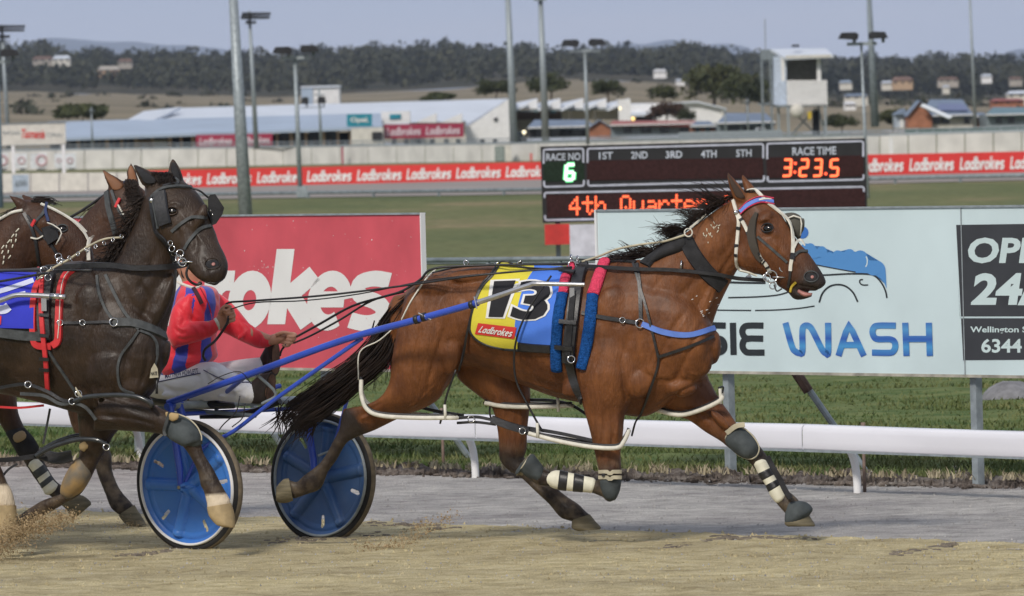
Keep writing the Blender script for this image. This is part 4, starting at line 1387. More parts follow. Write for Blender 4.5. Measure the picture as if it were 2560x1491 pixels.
mb = MB(); mb.lathe([(0, .02), (0, .12), (.2, .12), (.2, .02)], P(737, 325, 235.7), (0, 0, 1), 10); mb.build('yellow_lamp', mat('yellow_beacon', (0.6, 0.42, 0.02), 0.5), t)
t = mast('slim pole with cross arms and small speakers in front of the long pale roof', (797, 222), (803, 366), 5, 8, 480)
for y in (236, 252):
 MB().slab(786, y, 812, y + 3, 480, 0.15).build('cross_arm', M['galvd'], t)
flood_heads(t, [(762, 254, 1, 16), (804, 252, -1, 18)], (745, 812, 268, 2), 480)
t = mast('tall thick mast left of the scoreboard, the left one of the close pair', (1268, -40), (1287, 404), 13, 21, 430)
t = mast('tall thick mast just above the scoreboard corner, the right one of the close pair', (1351, -6), (1364, 352), 12, 19, 445)
MB().slab(1334, -4, 1366, 2, 444.6, 0.3).build('cross_arm', M['galvd'], t)
t = mast('two-headed lamp post behind the left part of the scoreboard', (1462, 130), (1470, 362), 7, 9, 400)
flood_heads(t, [(1426, 110, 1, 40), (1492, 108, -1, 38)], (1424, 1500, 124, 7), 400)
t = mast('tallest thick mast right of the judges tower', (2171, -40), (2188, 318), 11, 21, 440, M['galvd'])
t = mast('two-headed lamp post in front of the thick mast right of the judges tower', (2153, 112), (2172, 560), 6, 11, 210)
flood_heads(t, [(2123, 92, 1, 42), (2196, 90, -1, 40)], (2118, 2192, 106, 8), 210)
t = mast('thin bare pole at right between the houses', (2423, -40), (2439, 330), 5, 9, 430)
t = mast('mast with a wide floodlight array at the left picture edge', (4, 62), (22, 372), 7, 12, 430)
array_head(t, -60, 62, 66, 2, 430, 13); array_head(t, -14, 24, 91, 1, 430, 4)
t = mast('two-headed lamp post at the left picture edge, its right head in view', (-8, 150), (2, 520), 9, 14, 236, mat('blue_grey_pole', (0.14, 0.22, 0.30), 0.5))
flood_heads(t, [(-40, 138, 1, 40), (22, 134, -1, 38)], (-40, 26, 152, 7), 236)
for a in [(1868, 246, 340), (1904, 180, 342), (228, 268, 366), (1812, 270, 340)]:
 t = mast({1868: 'short thin grey post left of the judges tower', 1904: 'slim power pole with cross arm left of the judges tower', 228: 'thin post in front of the pale blue roof at left', 1812: 'thin post at the right end of the white shed'}[a[0]], (a[0], a[1]), (a[0] + 3, a[2]), 3, 5, 470, cat='pole')
 MB().slab(a[0] - 8, a[1] + 8, a[0] + 8, a[1] + 10, 469.8, 0.15).build('cross_arm', M['galvd'], t)
# the three lamps that are lit beyond the track
for px, py, r_, lb, c_ in [(1310, 331, 0.13, 'lit white lamp beside the foot of the right tall mast', (1.0, 0.86, 0.6)), (1583, 297, 0.12, 'lit yellow lamp by the doorway of the white shed', (1, 0.7, 0.25)), (1550, 271, 0.09, 'lit lamp on the white end wall of the saw-tooth stand', (1, 0.85, 0.55))]:
 mb = MB(); c = P(px, py, 530); mb.ellipsoid(c, (r_, 0, 0), (0, r_, 0), (0, 0, r_), 6, 10)
 mb.slab(px - 1, py, px + 1, py + 6, 530.2, 0.1)
 tag(mb.build('lamp', mat('lit_lamp', c_, 0.5, emit=c_, estr=1.6), None, True), lb, 'lamp')

# ================================================================== scoreboard
SY = 118.0
t = thing('scoreboard', 'black electronic race scoreboard with red and green lit figures', 'scoreboard', P(1760, 560, SY))
sp = lambda px, py, z=0: P(px, py, SY - 0.012 - z * 0.001)
def sk_(u, v):      # scoreboard corners in the photo
 a = np.array((1351, 367.)) * (1 - u) + np.array((2163, 346.)) * u
 b = np.array((1357, 558.)) * (1 - u) + np.array((2169, 537.)) * u
 return tuple(a * (1 - v) + b * v)
mb = MB(); mb.prism([sk_(0, 0), sk_(1, 0), sk_(1, 1), sk_(0, 1)], SY, 0.30); mb.build('cabinet', M['black'], t)
M['led'] = mat('led_matrix', (0.035, 0.012, 0.012), 0.6, 0.2, 0, 0.3, 30)
M['ledg'] = mat('led_matrix_green', (0.012, 0.025, 0.014), 0.6, 0.2, 0, 0.3, 30)
def zs(x, y): return (1320 + x / 2.8636, 330 + y / 2.8636)
def quad(name, pts, z, m):
 me = bpy.data.meshes.new(name)
 me.from_pydata([sp(*zs(*p), z) for p in pts], [], [tuple(range(len(pts)))])
 return link(name, me, m, t)
quad('led_panel', [(110, 215), (400, 207), (404, 352), (112, 358)], 2, M['ledg'])
quad('led_panel', [(420, 206), (1680, 186), (1690, 330), (424, 350)], 2, M['led'])
quad('led_panel', [(1705, 184), (2400, 168), (2405, 318), (1712, 330)], 2, M['led'])
quad('led_panel', [(130, 450), (2410, 398), (2416, 575), (136, 612)], 2, M['led'])
M['frame'] = mat('pale_frame_line', (0.50, 0.52, 0.62), 0.6)
def line(pts, w_, z=5):
 vs, fs = [], []
 stroke2d([zs(*p) for p in pts], w_, 0, vs, fs)
 me = bpy.data.meshes.new('frame_line')
 me.from_pydata([sp(v[0], v[1], z) for v in vs], [], fs)
 link('frame_line', me, M['frame'], t)
def bracket(x0, x1, y, y2, r_=16, rise=0.0):
 yy = lambda x: y + (x - x0) * rise
 s_ = 1 if y2 > y else -1
 p = [(x0, y2)] + [(x0 + r_ - r_ * math.cos(a), yy(x0) + s_ * (r_ - r_ * math.sin(a))) for a in np.linspace(0, math.pi / 2, 5)]
 p += [(x1 - r_ + r_ * math.sin(a), yy(x1) + s_ * (r_ - r_ * math.cos(a))) for a in np.linspace(0, math.pi / 2, 5)] + [(x1, y2 + (x1 - x0) * rise)]
 line(p, 4.6)
bracket(112, 396, 126, 228, rise=-0.024); bracket(426, 1684, 120, 222, rise=-0.026); bracket(1712, 2400, 84, 196, rise=-0.025)
bracket(115, 400, 394, 352, rise=-0.024); bracket(430, 1690, 386, 346, rise=-0.026); bracket(1715, 2402, 356, 318, rise=-0.02)
bracket(118, 2405, 436, 472, rise=-0.0185); bracket(122, 2420, 632, 596, rise=-0.02)
tp = mat('score_white', (0.50, 0.54, 0.62), 0.6)
def txt(s, x0, x1, y0, y1, m, off=0.02, rise=-0.024):
 print_on('lettering', text2d(s, off), [zs(x0, y0), zs(x1, y0 + (x1 - x0) * rise), zs(x1, y1 + (x1 - x0) * rise), zs(x0, y1)], lambda a, b, z=0: sp(a, b, 6), m, t)
txt('RACE NO', 130, 376, 156, 208, tp); txt('1ST', 508, 608, 146, 198, tp); txt('2ND', 738, 856, 142, 194, tp); txt('3RD', 986, 1104, 138, 190, tp)
txt('4TH', 1238, 1350, 133, 186, tp); txt('5TH', 1490, 1600, 128, 180, tp); txt('RACE TIME', 1892, 2206, 112, 170, tp)
M['ledon'] = mat('lit_red_led', (0.5, 0.05, 0.03), 0.5, emit=(1.0, 0.10, 0.035), estr=2.2)
M['ledcore'] = mat('lit_orange_led', (0.5, 0.15, 0.05), 0.5, emit=(1.0, 0.30, 0.10), estr=1.5)
M['ledgr'] = mat('lit_green_led', (0.1, 0.5, 0.2), 0.5, emit=(0.05, 0.85, 0.22), estr=1.0)
SEG = {'3': 'abgcd', '2': 'abged', '5': 'afgcd', '6': 'afgedc'}
def seven(ch, x0, x1, y0, y1, m, w_, z=7, name='digit'):
 ym = (y0 + y1) / 2
 dy = -0.02 * 80
 L = {'a': [(x0 + 12, y0), (x1, y0 + dy)], 'g': [(x0 + 10, ym), (x1 - 5, ym + dy)], 'd': [(x0, y1), (x1 - 10, y1 + dy)],
   'b': [(x1, y0 + dy), (x1 - 4, ym + dy)], 'c': [(x1 - 4, ym + dy), (x1 - 8, y1 + dy)], 'f': [(x0 + 8, y0), (x0 + 4, ym)], 'e': [(x0 + 4, ym), (x0, y1)]}
 vs, fs = [], []
 for k, sg in enumerate(SEG[ch]):
  o = len(vs)
  stroke2d([zs(*p) for p in L[sg]], w_, 0, vs, fs)
  for i in range(o, len(vs)): vs[i] = (vs[i][0], vs[i][1], z + k * 0.5)
 me = bpy.data.meshes.new(name)
 me.from_pydata([sp(*v) for v in vs], [], fs)
 link(name, me, m, t)
for ch, x in (('3', 1822), ('2', 1942), ('3', 2040), ('5', 2160)):
 seven(ch, x + 2, x + 64, 200, 316, M['ledon'], 6.0); seven(ch, x + 2, x + 64, 200, 316, M['ledcore'], 2.6, 14)
def dot(x, y, r_, m, z=8, name='dot'):
 vs = [zs(x + r_ * math.cos(a), y + r_ * math.sin(a)) for a in np.linspace(0, 2 * math.pi, 9)[:-1]]
 me = bpy.data.meshes.new(name); me.from_pydata([sp(*v, z) for v in vs], [], [tuple(range(8))])
 link(name, me, m, t)
dot(1914, 226, 11, M['ledon'], 16); dot(1910, 288, 11, M['ledon'], 16); dot(2132, 300, 11, M['ledon'], 16)
seven('6', 268, 332, 236, 344, M['ledgr'], 12.5, 8); seven('6', 268, 332, 236, 344, mat('lit_green_core', (0.4, 0.6, 0.45), 0.5, emit=(0.75, 1.0, 0.82), estr=1.4), 7.5, 14)
DOTS = {'4': ['00010', '00110', '01010', '10010', '11111', '00010', '00010'], 't': ['00100', '00100', '11111', '00100', '00100', '00101', '00010'],
  'h': ['10000', '10000', '10110', '11001', '10001', '10001', '10001'], 'Q': ['01110', '10001', '10001', '10001', '10101', '10010', '01101'],
  'u': ['00000', '00000', '10001', '10001', '10001', '10011', '01101'], 'a': ['00000', '00000', '01110', '00001', '01111', '10001', '01111'],
  'r': ['00000', '00000', '10110', '11001', '10000', '10000', '10000'], 'e': ['00000', '00000', '01110', '10001', '11111', '10000', '01110'], ' ': ['00000'] * 7,
  ':': ['00000', '01100', '01100', '00000', '01100', '01100', '00000'], '2': ['01110', '10001', '00001', '00110', '01000', '10000', '11111'], '8': ['01110', '10001', '10001', '01110', '10001', '10001', '01110'], '.': ['00000'] * 5 + ['01100', '01100'], '9': ['01110', '10001', '10001', '01111', '00001', '00010', '01100']}
def matrix(word, x, y, p, q, m, m2):
 for ch in word:
  mb_ = [[], []]; mc = [[], []]
  for r_ in range(7):
   for c_ in range(5):
    if DOTS[ch][r_][c_] == '1':
     for (vv, ff), k, zz in ((mb_, .50, 8), (mc, .27, 10)):
      o = len(vv)
      cx, cy = x + c_ * p, y + r_ * q - (x - 300) * 0.0215 - c_ * p * .0215
      vv += [sp(*zs(cx + k * p * math.cos(a), cy + k * q * math.sin(a)), zz) for a in np.linspace(0, 2 * math.pi, 9)[:-1]]
      ff.append(tuple(range(o, o + 8)))
  if mb_[0]:
   for vv, ff, mm in ((*mb_, m), (*mc, m2)):
    me = bpy.data.meshes.new('led_letter'); me.from_pydata(vv, [], ff); link('led_letter', me, mm, t)
  x += p * 5.62
matrix('4th Quarter :', 303, 472, 16.2, 19.5, M['ledon'], M['ledcore'])
for a, b in ((1390, 1402), (2120, 2132)):
 MB().slab(a, 556, b, 700, SY + 0.05, 0.15).build('post', M['galvd'], t)
Y = SY + 0.4
MB().slab(1362, 561, 1424, 612, SY - 0.2, 0.12).build('red_panel', mat('red_panel', (0.55, 0.04, 0.035), 0.5), t)
MB().slab(1425, 562, 1500, 664, SY - 0.35, 0.4).build('white_cabinet', mat('white_cabinet', (0.60, 0.60, 0.68), 0.5), t)
MB().slab(1427, 660, 1500, 700, SY - 0.3, 0.3).build('cabinet_plinth', M['galvd'], t)

# grey pipe rail in the infield between the two boards
t = thing('infield_rail', 'grey pipe rail in the infield seen between the two advertising boards', 'rail', P(1260, 700, 70))
MB().tube([P(980, 652, 70), P(1560, 646, 68)], 0.022, 8).build('pipe', M['galvd'], t, True)
MB().tube([P(980, 660, 70.2), P(1560, 654, 68.2)], 0.012, 8).build('pipe', M['galvd'], t, True)
for p in (1010, 1220, 1400, 1540):
 Yp = np.interp(p, [980, 1560], [70, 68])
 b = P(p, 650, Yp); MB().tube([(b.x, b.y, 0), b], 0.02, 8).build('post', M['galvd'], t, True)

# ================================================================== advertising boards
def ad_board(label, p0, p1, ztop, zbot, m, name='advertising_board', posts=(), braces=()):
 pl = on_line(p0, p1, 0.004)
 a = Vector(((p0[0] - 1280) / F * p0[1], p0[1], 0)); b = Vector(((p1[0] - 1280) / F * p1[1], p1[1], 0))
 d = (b - a).normalized(); nrm = Vector((-d.y, d.x, 0))
 if nrm.y < 0: nrm = -nrm
 t = thing(name, label, 'billboard', a + Vector((0, 0, 0)))
 def slab3(u0, u1, z0, z1, y0, y1):
  L = (b - a).length
  q = [a + d * u + nrm * y + Vector((0, 0, z)) for z in (z0, z1) for (u, y) in ((u0, y0), (u1, y0), (u1, y1), (u0, y1))]
  mb = MB(); mb.add(q, [(0, 3, 2, 1), (4, 5, 6, 7), (0, 1, 5, 4), (1, 2, 6, 5), (2, 3, 7, 6), (3, 0, 4, 7)]); return mb
 L = (b - a).length
 slab3(0, L, zbot, ztop, 0, 0.03).build('panel', m, t)
 slab3(-0.004, L + .004, ztop, ztop + 0.012, -0.012, 0.045).build('top_edge', M['galv'], t)
 slab3(-0.004, L + .004, zbot - 0.018, zbot, -0.010, 0.045).build('bottom_edge', mat('weathered_batten', (0.36, 0.34, 0.29), 0.8, 0.2, 0, 0.35, 8), t)
 slab3(-0.02, -0.004, zbot - .018, ztop + .012, -0.012, 0.045).build('end_edge', M['white'], t)
 slab3(L + .002, L + 0.012, zbot - .018, ztop + .012, -0.006, 0.034).build('end_edge', M['white'], t)
 for u in posts:
  slab3(u - .028, u + .028, -0.02, ztop - 0.05, 0.047, 0.10).build('post', M['galv'], t)
 for u in braces:
  p = a + d * u + nrm * 0.11
  MB().tube([p + Vector((0, 0, zbot + 0.25)), p + d * 0.33 + nrm * 0.55 + Vector((0, 0, 0.0))], 0.022, 8).build('brace', M['galv'], t)
  MB().tube([p + d * 0.045 + nrm * .07 + Vector((0, 0, zbot + .12)), p + d * 0.13 + nrm * 0.21 + Vector((0, 0, zbot - 0.14))], 0.034, 8).build('brace_clamp', mat('rusty_steel', (0.12, 0.075, 0.06), 0.8, 0.3, 0, 0.4, 20), t)
 return t, pl
def boards_u(p0, p1, px, py):
 pl = on_line(p0, p1)
 a = Vector(((p0[0] - 1280) / F * p0[1], p0[1], 0))
 q = P(px, py, pl.Y(px, py)); q.z = 0
 return (q - a).length
BL = lambda px: 53.86 / (1 + 1.3 * (px - 1280) / F)
p0, p1 = (1487, BL(1487)), (3000, BL(3000))
M['adwhite'] = mat('pale_blue_board', (0.58, 0.70, 0.72), 0.45, 0.4, 0, 0.06, 1.6, bump=0.12, bscale=2.5)
us = [boards_u(p0, p1, x, 1200) for x in (1806, 2424, 2900)]
ub = [boards_u(p0, p1, x, 940) for x in (1893, 2520)]
wash, wp = ad_board('pale blue car wash advertising board with a blue foam emblem and blue lettering', p0, p1, 1.77, 0.722, M['adwhite'], posts=us, braces=ub)
# panel joint of the board
def vjoint(px, t, pl, zt, zb):
 q = P(px, 700, pl.Y(px, 700))
 MB().box((q.x - .003, q.y - .012, zb), (q.x + .003, q.y - .002, zt)).build('panel_joint', M['galv'], t)
vjoint(2406, wash, wp, 1.768, 0.724)
def z6(x, y): return (1760 + x / 3.0588, 500 + y / 3.0588)
def poly_on(name, pts, m, t, pl, z=0):
 me = bpy.data.meshes.new(name)
 vs = [pl(*p, z) for p in pts]
 bm = bmesh.new()
 f = bm.faces.new([bm.verts.new(v) for v in vs])
 bmesh.ops.triangulate(bm, faces=[f])
 bm.to_mesh(me); bm.free()
 return link(name, me, m, t)
def stroke_on(name, pts, w_, m, t, pl, z=0, smooth=0):
 vs, fs = [], []
 p = crom(pts, smooth) if smooth else pts
 stroke2d([tuple(a[:2]) for a in p], w_, 0, vs, fs)
 me = bpy.data.meshes.new(name); me.from_pydata([pl(v[0], v[1], z) for v in vs], [], fs)
 return link(name, me, m, t)
def adblue():
 m = mat('foam_blue', (0.05, 0.17, 0.50), 0.5, 0.3, 0, 0.03, 1)
 return m
M['adblue'] = adblue()
M['adblue2'] = mat('foam_light_blue', (0.09, 0.27, 0.58), 0.5, 0.3, 0, 0.03, 1)
M['adblack'] = mat('print_black', (0.025, 0.03, 0.035), 0.5, 0.3, 0, 0.1, 3)
def circ(cx, cy, r_, a0=0, a1=360, n=14): return [(cx + r_ * math.cos(R(a0 + (a1 - a0) * i / n)), cy + r_ * math.sin(R(a0 + (a1 - a0) * i / n))) for i in range(n + 1)]
foam = [(620, 430), (700, 380), (772, 332)] + circ(812, 372, 40, 200, 330, 8) + circ(900, 395, 40, 205, 350, 8) + [(945, 418), (975, 415)] + circ(1025, 425, 38, 205, 330, 8) + [(1068, 408)] + circ(1112, 415, 38, 205, 330, 8)
foam += circ(1195, 445, 58, 225, 350, 8) + [(1262, 462)] + circ(1310, 540, 78, 280, 350, 7) + [(1390, 570), (1396, 680), (1380, 640), (1350, 600), (1310, 575), (1250, 565), (1180, 562), (1120, 548), (1000, 522), (880, 500), (760, 470)]
poly_on('emblem', [z6(*p) for p in foam], M['adblue2'], wash, wp, 1)
poly_on('emblem', [z6(*p) for p in circ(752, 250, 47)[:-1]], M['adblue'], wash, wp, 1)
for k, q in enumerate([(780, 375, 42), (900, 398, 42), (1022, 428, 42), (1112, 420, 44), (1190, 452, 62), (1296, 522, 58), (960, 440, 40), (1060, 440, 44)]):
 poly_on('emblem', [z6(*p) for p in circ(*q)[:-1]], M['adblue2'], wash, wp, 1.4 + k * .3)
stroke_on('emblem_line', [z6(*p) for p in circ(1175, 470, 74, -30, 35, 8)], 3, M['adwhite'], wash, wp, 5)
for pts, w_ in [([(860, 498), (1000, 525), (1130, 548), (1160, 552)], 2.6), ([(700, 580), (930, 575), (1100, 566), (1250, 568), (1310, 585), (1360, 640), (1388, 700), (1398, 750)], 4.0),
    ([(880, 785), (905, 715), (955, 665), (1020, 648), (1085, 662), (1140, 710), (1175, 780)], 4.2), ([(1215, 610), (1195, 612), (1190, 630), (1210, 650), (1255, 651)], 3.2),
    ([(185, 748), (400, 742), (560, 728), (660, 700)], 3.4), ([(-100, 835), (100, 843), (360, 846)], 3), ([(390, 846), (560, 842), (720, 830), (845, 812)], 3), ([(120, 628), (300, 634), (470, 636)], 5)]:
 stroke_on('emblem_line', [z6(*p) for p in pts], w_, M['adblack'], wash, wp, 2, 5)
# AUSSIE WASH lettering, wide rounded strokes
def gradmat():
 m = mat('lettering_blue', (0.035, 0.13, 0.42), 0.5, 0.3, 0, 0.02, 1)
 t_ = m.node_tree; b = t_.nodes['Principled BSDF']
 g_ = nd(m, 'ShaderNodeTexCoord'); s_ = nd(m, 'ShaderNodeSeparateXYZ'); r_ = nd(m, 'ShaderNodeValToRGB')
 t_.links.new(g_.outputs['Object'], s_.inputs[0])
 mr = nd(m, 'ShaderNodeMapRange'); mr.inputs[1].default_value = 0.83; mr.inputs[2].default_value = 1.05
 t_.links.new(s_.outputs[2], mr.inputs[0]); t_.links.new(mr.outputs[0], r_.inputs[0])
 e = r_.color_ramp.elements
 e[0].color = (0.04, 0.12, 0.42, 1); e[1].color = (0.05, 0.15, 0.46, 1)
 for p_, c_ in ((0.28, (0.07, 0.30, 0.60, 1)), (0.5, (0.035, 0.11, 0.42, 1)), (0.78, (0.09, 0.30, 0.58, 1))):
  k = e.new(p_); k.color = c_
 t_.links.new(r_.outputs[0], b.inputs['Base Color'])
 return m
M['grad'] = gradmat()
sw = 15.5
W = [[(622, 940), (672, 1120), (700, 1160), (728, 1172), (752, 1160), (752, 1000), (768, 965), (800, 965), (830, 1000), (900, 1140), (930, 1172), (950, 1160), (948, 940)],
  [(1028, 1194), (1085, 1010), (1108, 968), (1135, 1005), (1222, 1194)], [(1062, 1110), (1180, 1110)],
  [(1466, 962), (1330, 962), (1296, 980), (1288, 1015), (1305, 1055), (1340, 1066), (1420, 1066), (1455, 1085), (1462, 1125), (1445, 1160), (1410, 1170), (1284, 1168)],
  [(1538, 940), (1548, 1194)], [(1718, 940), (1726, 1194)], [(1540, 1064), (1722, 1064)]]
for k, st in enumerate(W):
 sm = 4 if k in (0, 3) else 0
 stroke_on('lettering', [z6(*p) for p in st], sw, M['grad'], wash, wp, 1 + k * 1.5, sm)
E = [[(454, 962), (340, 962), (305, 975), (292, 1010), (310, 1050), (350, 1066)], [(452, 1062), (330, 1062), (298, 1090), (296, 1130), (320, 1162), (350, 1168), (462, 1168)], [(220, 940), (226, 1186)],
  [(165, 962), (20, 962), (-15, 1000), (10, 1050), (60, 1062)], [(60, 1062), (120, 1062), (150, 1090), (150, 1140), (110, 1168), (0, 1168)],
  [(-60, 962), (-190, 962), (-225, 1000), (-200, 1050), (-130, 1062), (-80, 1085), (-75, 1140), (-110, 1168), (-230, 1168)],
  [(-470, 940), (-470, 1110), (-430, 1168), (-350, 1168), (-300, 1110), (-300, 940)], [(-720, 1194), (-660, 1010), (-635, 968), (-610, 1005), (-530, 1194)], [(-690, 1110), (-560, 1110)]]
for k, st in enumerate(E):
 stroke_on('lettering', [z6(*p) for p in st], sw, M['adblack'], wash, wp, 1 + k * 1.5, 3 if len(st) > 2 else 0)
# black panels at right
bk = [[(1922, 192), (3600, 168), (3640, 890), (1955, 892)], [(1962, 908), (3640, 906), (3660, 1215), (1980, 1226)]]
for k, q in enumerate(bk):
 poly_on('black_panel', [z6(*p) for p in q], mat('charcoal_print', (0.045, 0.048, 0.055), 0.5, 0.3, 0, 0.1, 4), wash, wp, 1)
stroke_on('panel_rule', [z6(1957, 899), z6(3640, 898)], 3.5, M['adwhite'], wash, wp, 2)
stroke_on('panel_rule', [z6(1924, 192), z6(1978, 1226)], 2.5, M['adwhite'], wash, wp, 2)
M['adtext'] = mat('pale_lettering', (0.56, 0.68, 0.68), 0.5, 0.3, 0, 0.05, 3)
def adtxt(s, x0, x1, y0, y1, off, sh, m=None):
 print_on('lettering', text2d(s, off, sh), [z6(x0, y0), z6(x1, y0), z6(x1, y1), z6(x0, y1)], lambda a, b, z=0: wp(a, b, 4), m or M['adtext'], wash)
adtxt('OPEN', 2018, 2790, 288, 486, 0.035, 0.12)
adtxt('24/7', 2040, 2760, 560, 810, 0.04, 0.12)
adtxt('Wellington St', 2036, 2500, 968, 1028, 0.02, 0)
adtxt('6344', 2120, 2430, 1062, 1170, 0.025, 0)

# the red board: big white lettering
p0, p1 = (20, BL(20)), (1044, BL(1044))
M['adred'] = mat('faded_red_board', (0.56, 0.085, 0.11), 0.5, 0.35, 0, 0.12, 2.6, bump=0.10, bscale=3)
ured = [boards_u(p0, p1, x, 1180) for x in (330, 800)]
redb, rp = ad_board('faded red advertising board with huge white lettering behind the driver', p0, p1, 1.762, 0.70, M['adred'], posts=ured, braces=[boards_u(p0, p1, x, 940) for x in (470, 920)])
x = {}
pos = {'b': 474, 'r': 560, 'o': 573, 'k': 676, 'e': 772, 's': 874}
def big(word, x0, x1, y0, y1, asc):
 shp = logo2d(word, {'e': 0.27, 's': 0.27, 'a': 0.33}.get(word, 0.36), 0.13)
 print_on('lettering', shp, [(x0, y0), (x1, y0), (x1, y1), (x0, y1)], rp, M['print'], redb)
big('o', 570, 678, 677, 825, 0); big('k', 668, 800, 623, 825, 1); big('e', 768, 880, 677, 827, 0); big('s', 868, 980, 677, 828, 0)
big('r', 500, 588, 677, 822, 0); big('b', 400, 508, 623, 822, 1); big('d', 292, 402, 623, 822, 1); big('a', 186, 292, 677, 822, 0); big('L', 92, 186, 623, 822, 1)
M['scuffw'] = mat('paint_chips', (0.62, 0.45, 0.45), 0.7)
mb = MB()
for i in range(70):
 px, py = rng.uniform(560, 1035), rng.uniform(552, 880)
 if rng.random() < .35: px, py = rng.normal(655, 14), rng.normal(665, 8)
 r_ = rng.uniform(0.4, 2.2)
 c = rp(px, py, 3); s_ = r_ * 54 / F
 mb.add([c + Vector((s_ * math.cos(a), 0.0, s_ * math.sin(a) * rng.uniform(.5, 1.2))) for a in (0, 1.3, 2.5, 3.8, 5)], [(0, 1, 2, 3, 4)])
mb.build('paint_chips', M['scuffw'], redb)

# ================================================================== running rail
M['railp'] = mat('white_rail_plastic', (0.76, 0.76, 0.81), 0.25, 0.5, 0, 0.04, 1.2, coat=0.25, stretch=(1, 1, 5))
RA, RB = Vector(((312 - 1280) / F * 56.9, 56.9, 0)), Vector(((2100 - 1280) / F * 49.85, 49.85, 0))
rd = (RB - RA).normalized(); rn = Vector((-rd.y, rd.x, 0)); rn = rn if rn.y > 0 else -rn
Lr = (RB - RA).length
t = thing('running_rail', 'glossy white plastic running rail on goose-neck posts beside the track', 'rail', RA)
# profile: (out towards the track, height): rounded nose and flat lower lip
prof = [(-0.225, 0.283), (-0.245, 0.286), (-0.256, 0.298), (-0.2575, 0.34), (-0.257, 0.40), (-0.25, 0.432), (-0.225, 0.449), (-0.19, 0.453), (-0.14, 0.455), (-0.13, 0.45), (-0.14, 0.441), (-0.205, 0.437), (-0.236, 0.42), (-0.242, 0.39), (-0.242, 0.31), (-0.225, 0.292)]
ju = boards_u((312, 56.9), (2100, 49.85), 2053, 1090) + 0.0
plen = 3.66
k0 = ju - plen * 2
segs = [(k0 + plen * i, k0 + plen * (i + 1)) for i in range(-1, 5)]
zshift = 0.0
for a, b in segs:
 mb = MB()
 rows = []
 for u in np.linspace(a + 0.007, b - 0.007, 12):
  sag = 0.006 * math.sin((u - a) / plen * math.pi)
  rows.append([RA + rd * u + rn * (o * 0.5 - 0.02) + Vector((0, 0, z * .93 + .022 - sag)) for o, z in prof])
 mb.rings(rows)
 sgm = mb.build('rail_panel', M['railp'], t, True, 60)
 mb = MB(); rows = [[RA + rd * u + rn * (o * 0.5 - 0.021 + (0.002 if 0 else 0)) + Vector((0, 0, z)) for o, z in ((-0.20, 0.272), (-0.245, 0.272), (-0.245, 0.287), (-0.20, 0.287))] for u in (a + .004, b - .004)]
 mb.rings(rows); mb.build('lower_lip', M['galv'], sgm)
for i in range(-2, 7):
 u = Lr / 2 * i
 b = RA + rd * u
 pts = [b + rn * 0.06 + Vector((0, 0, -0.05)), b + rn * 0.055 + Vector((0, 0, 0.12)), b + rn * 0.03 + Vector((0, 0, 0.24)), b - rn * 0.03 + Vector((0, 0, 0.33)), b - rn * 0.10 + Vector((0, 0, 0.37))]
 pts = [Vector(p) for p in crom(pts, 4)]
 MB().tube(pts, 0.026, 10).build('post', M['white'], t, True)
# thin stakes in the verge
for px, yb in [(1109, 1182), (2162, 1232)]:
 Y = GY(px, yb); b = P(px, yb, Y)
 mb = MB(); mb.tube([(b.x, b.y, 0), (b.x, b.y, 0.42)], 0.011, 7)
 mb.tube([(b.x, b.y, 0.40), (b.x, b.y, 0.44)], 0.015, 7)
 tag(mb.build('stake', mat('rusty_stake', (0.22, 0.16, 0.13), 0.8, 0.3, 0, 0.3, 14), None, True), {1109: 'thin rusty stake in the grass beside the left brace, behind the rail', 2162: 'thin rusty stake in the grass right of the rail post near the hoof'}[px], 'stake')
# grey rubber hump behind the car wash board
c = P(2530, 1012, GY(2530, 1012))
mb = MB(); mb.ellipsoid((c.x, c.y, 0.0), (0.26, 0, 0), (0, 0.3, 0), (0, 0, 0.19), 12, 24)
for v in range(len(mb.v)):
 x, y, z = mb.v[v]; mb.v[v] = (x, y, z + 0.012 * nz3(x * 8, y * 8, z * 8))
tag(mb.build('boulder', mat('grey_stone', (0.20, 0.20, 0.21), 0.9, 0.2, 0, 0.25, 12, bump=0.4), None, True), 'smooth grey boulder in the grass under the right end of the car wash board', 'boulder')
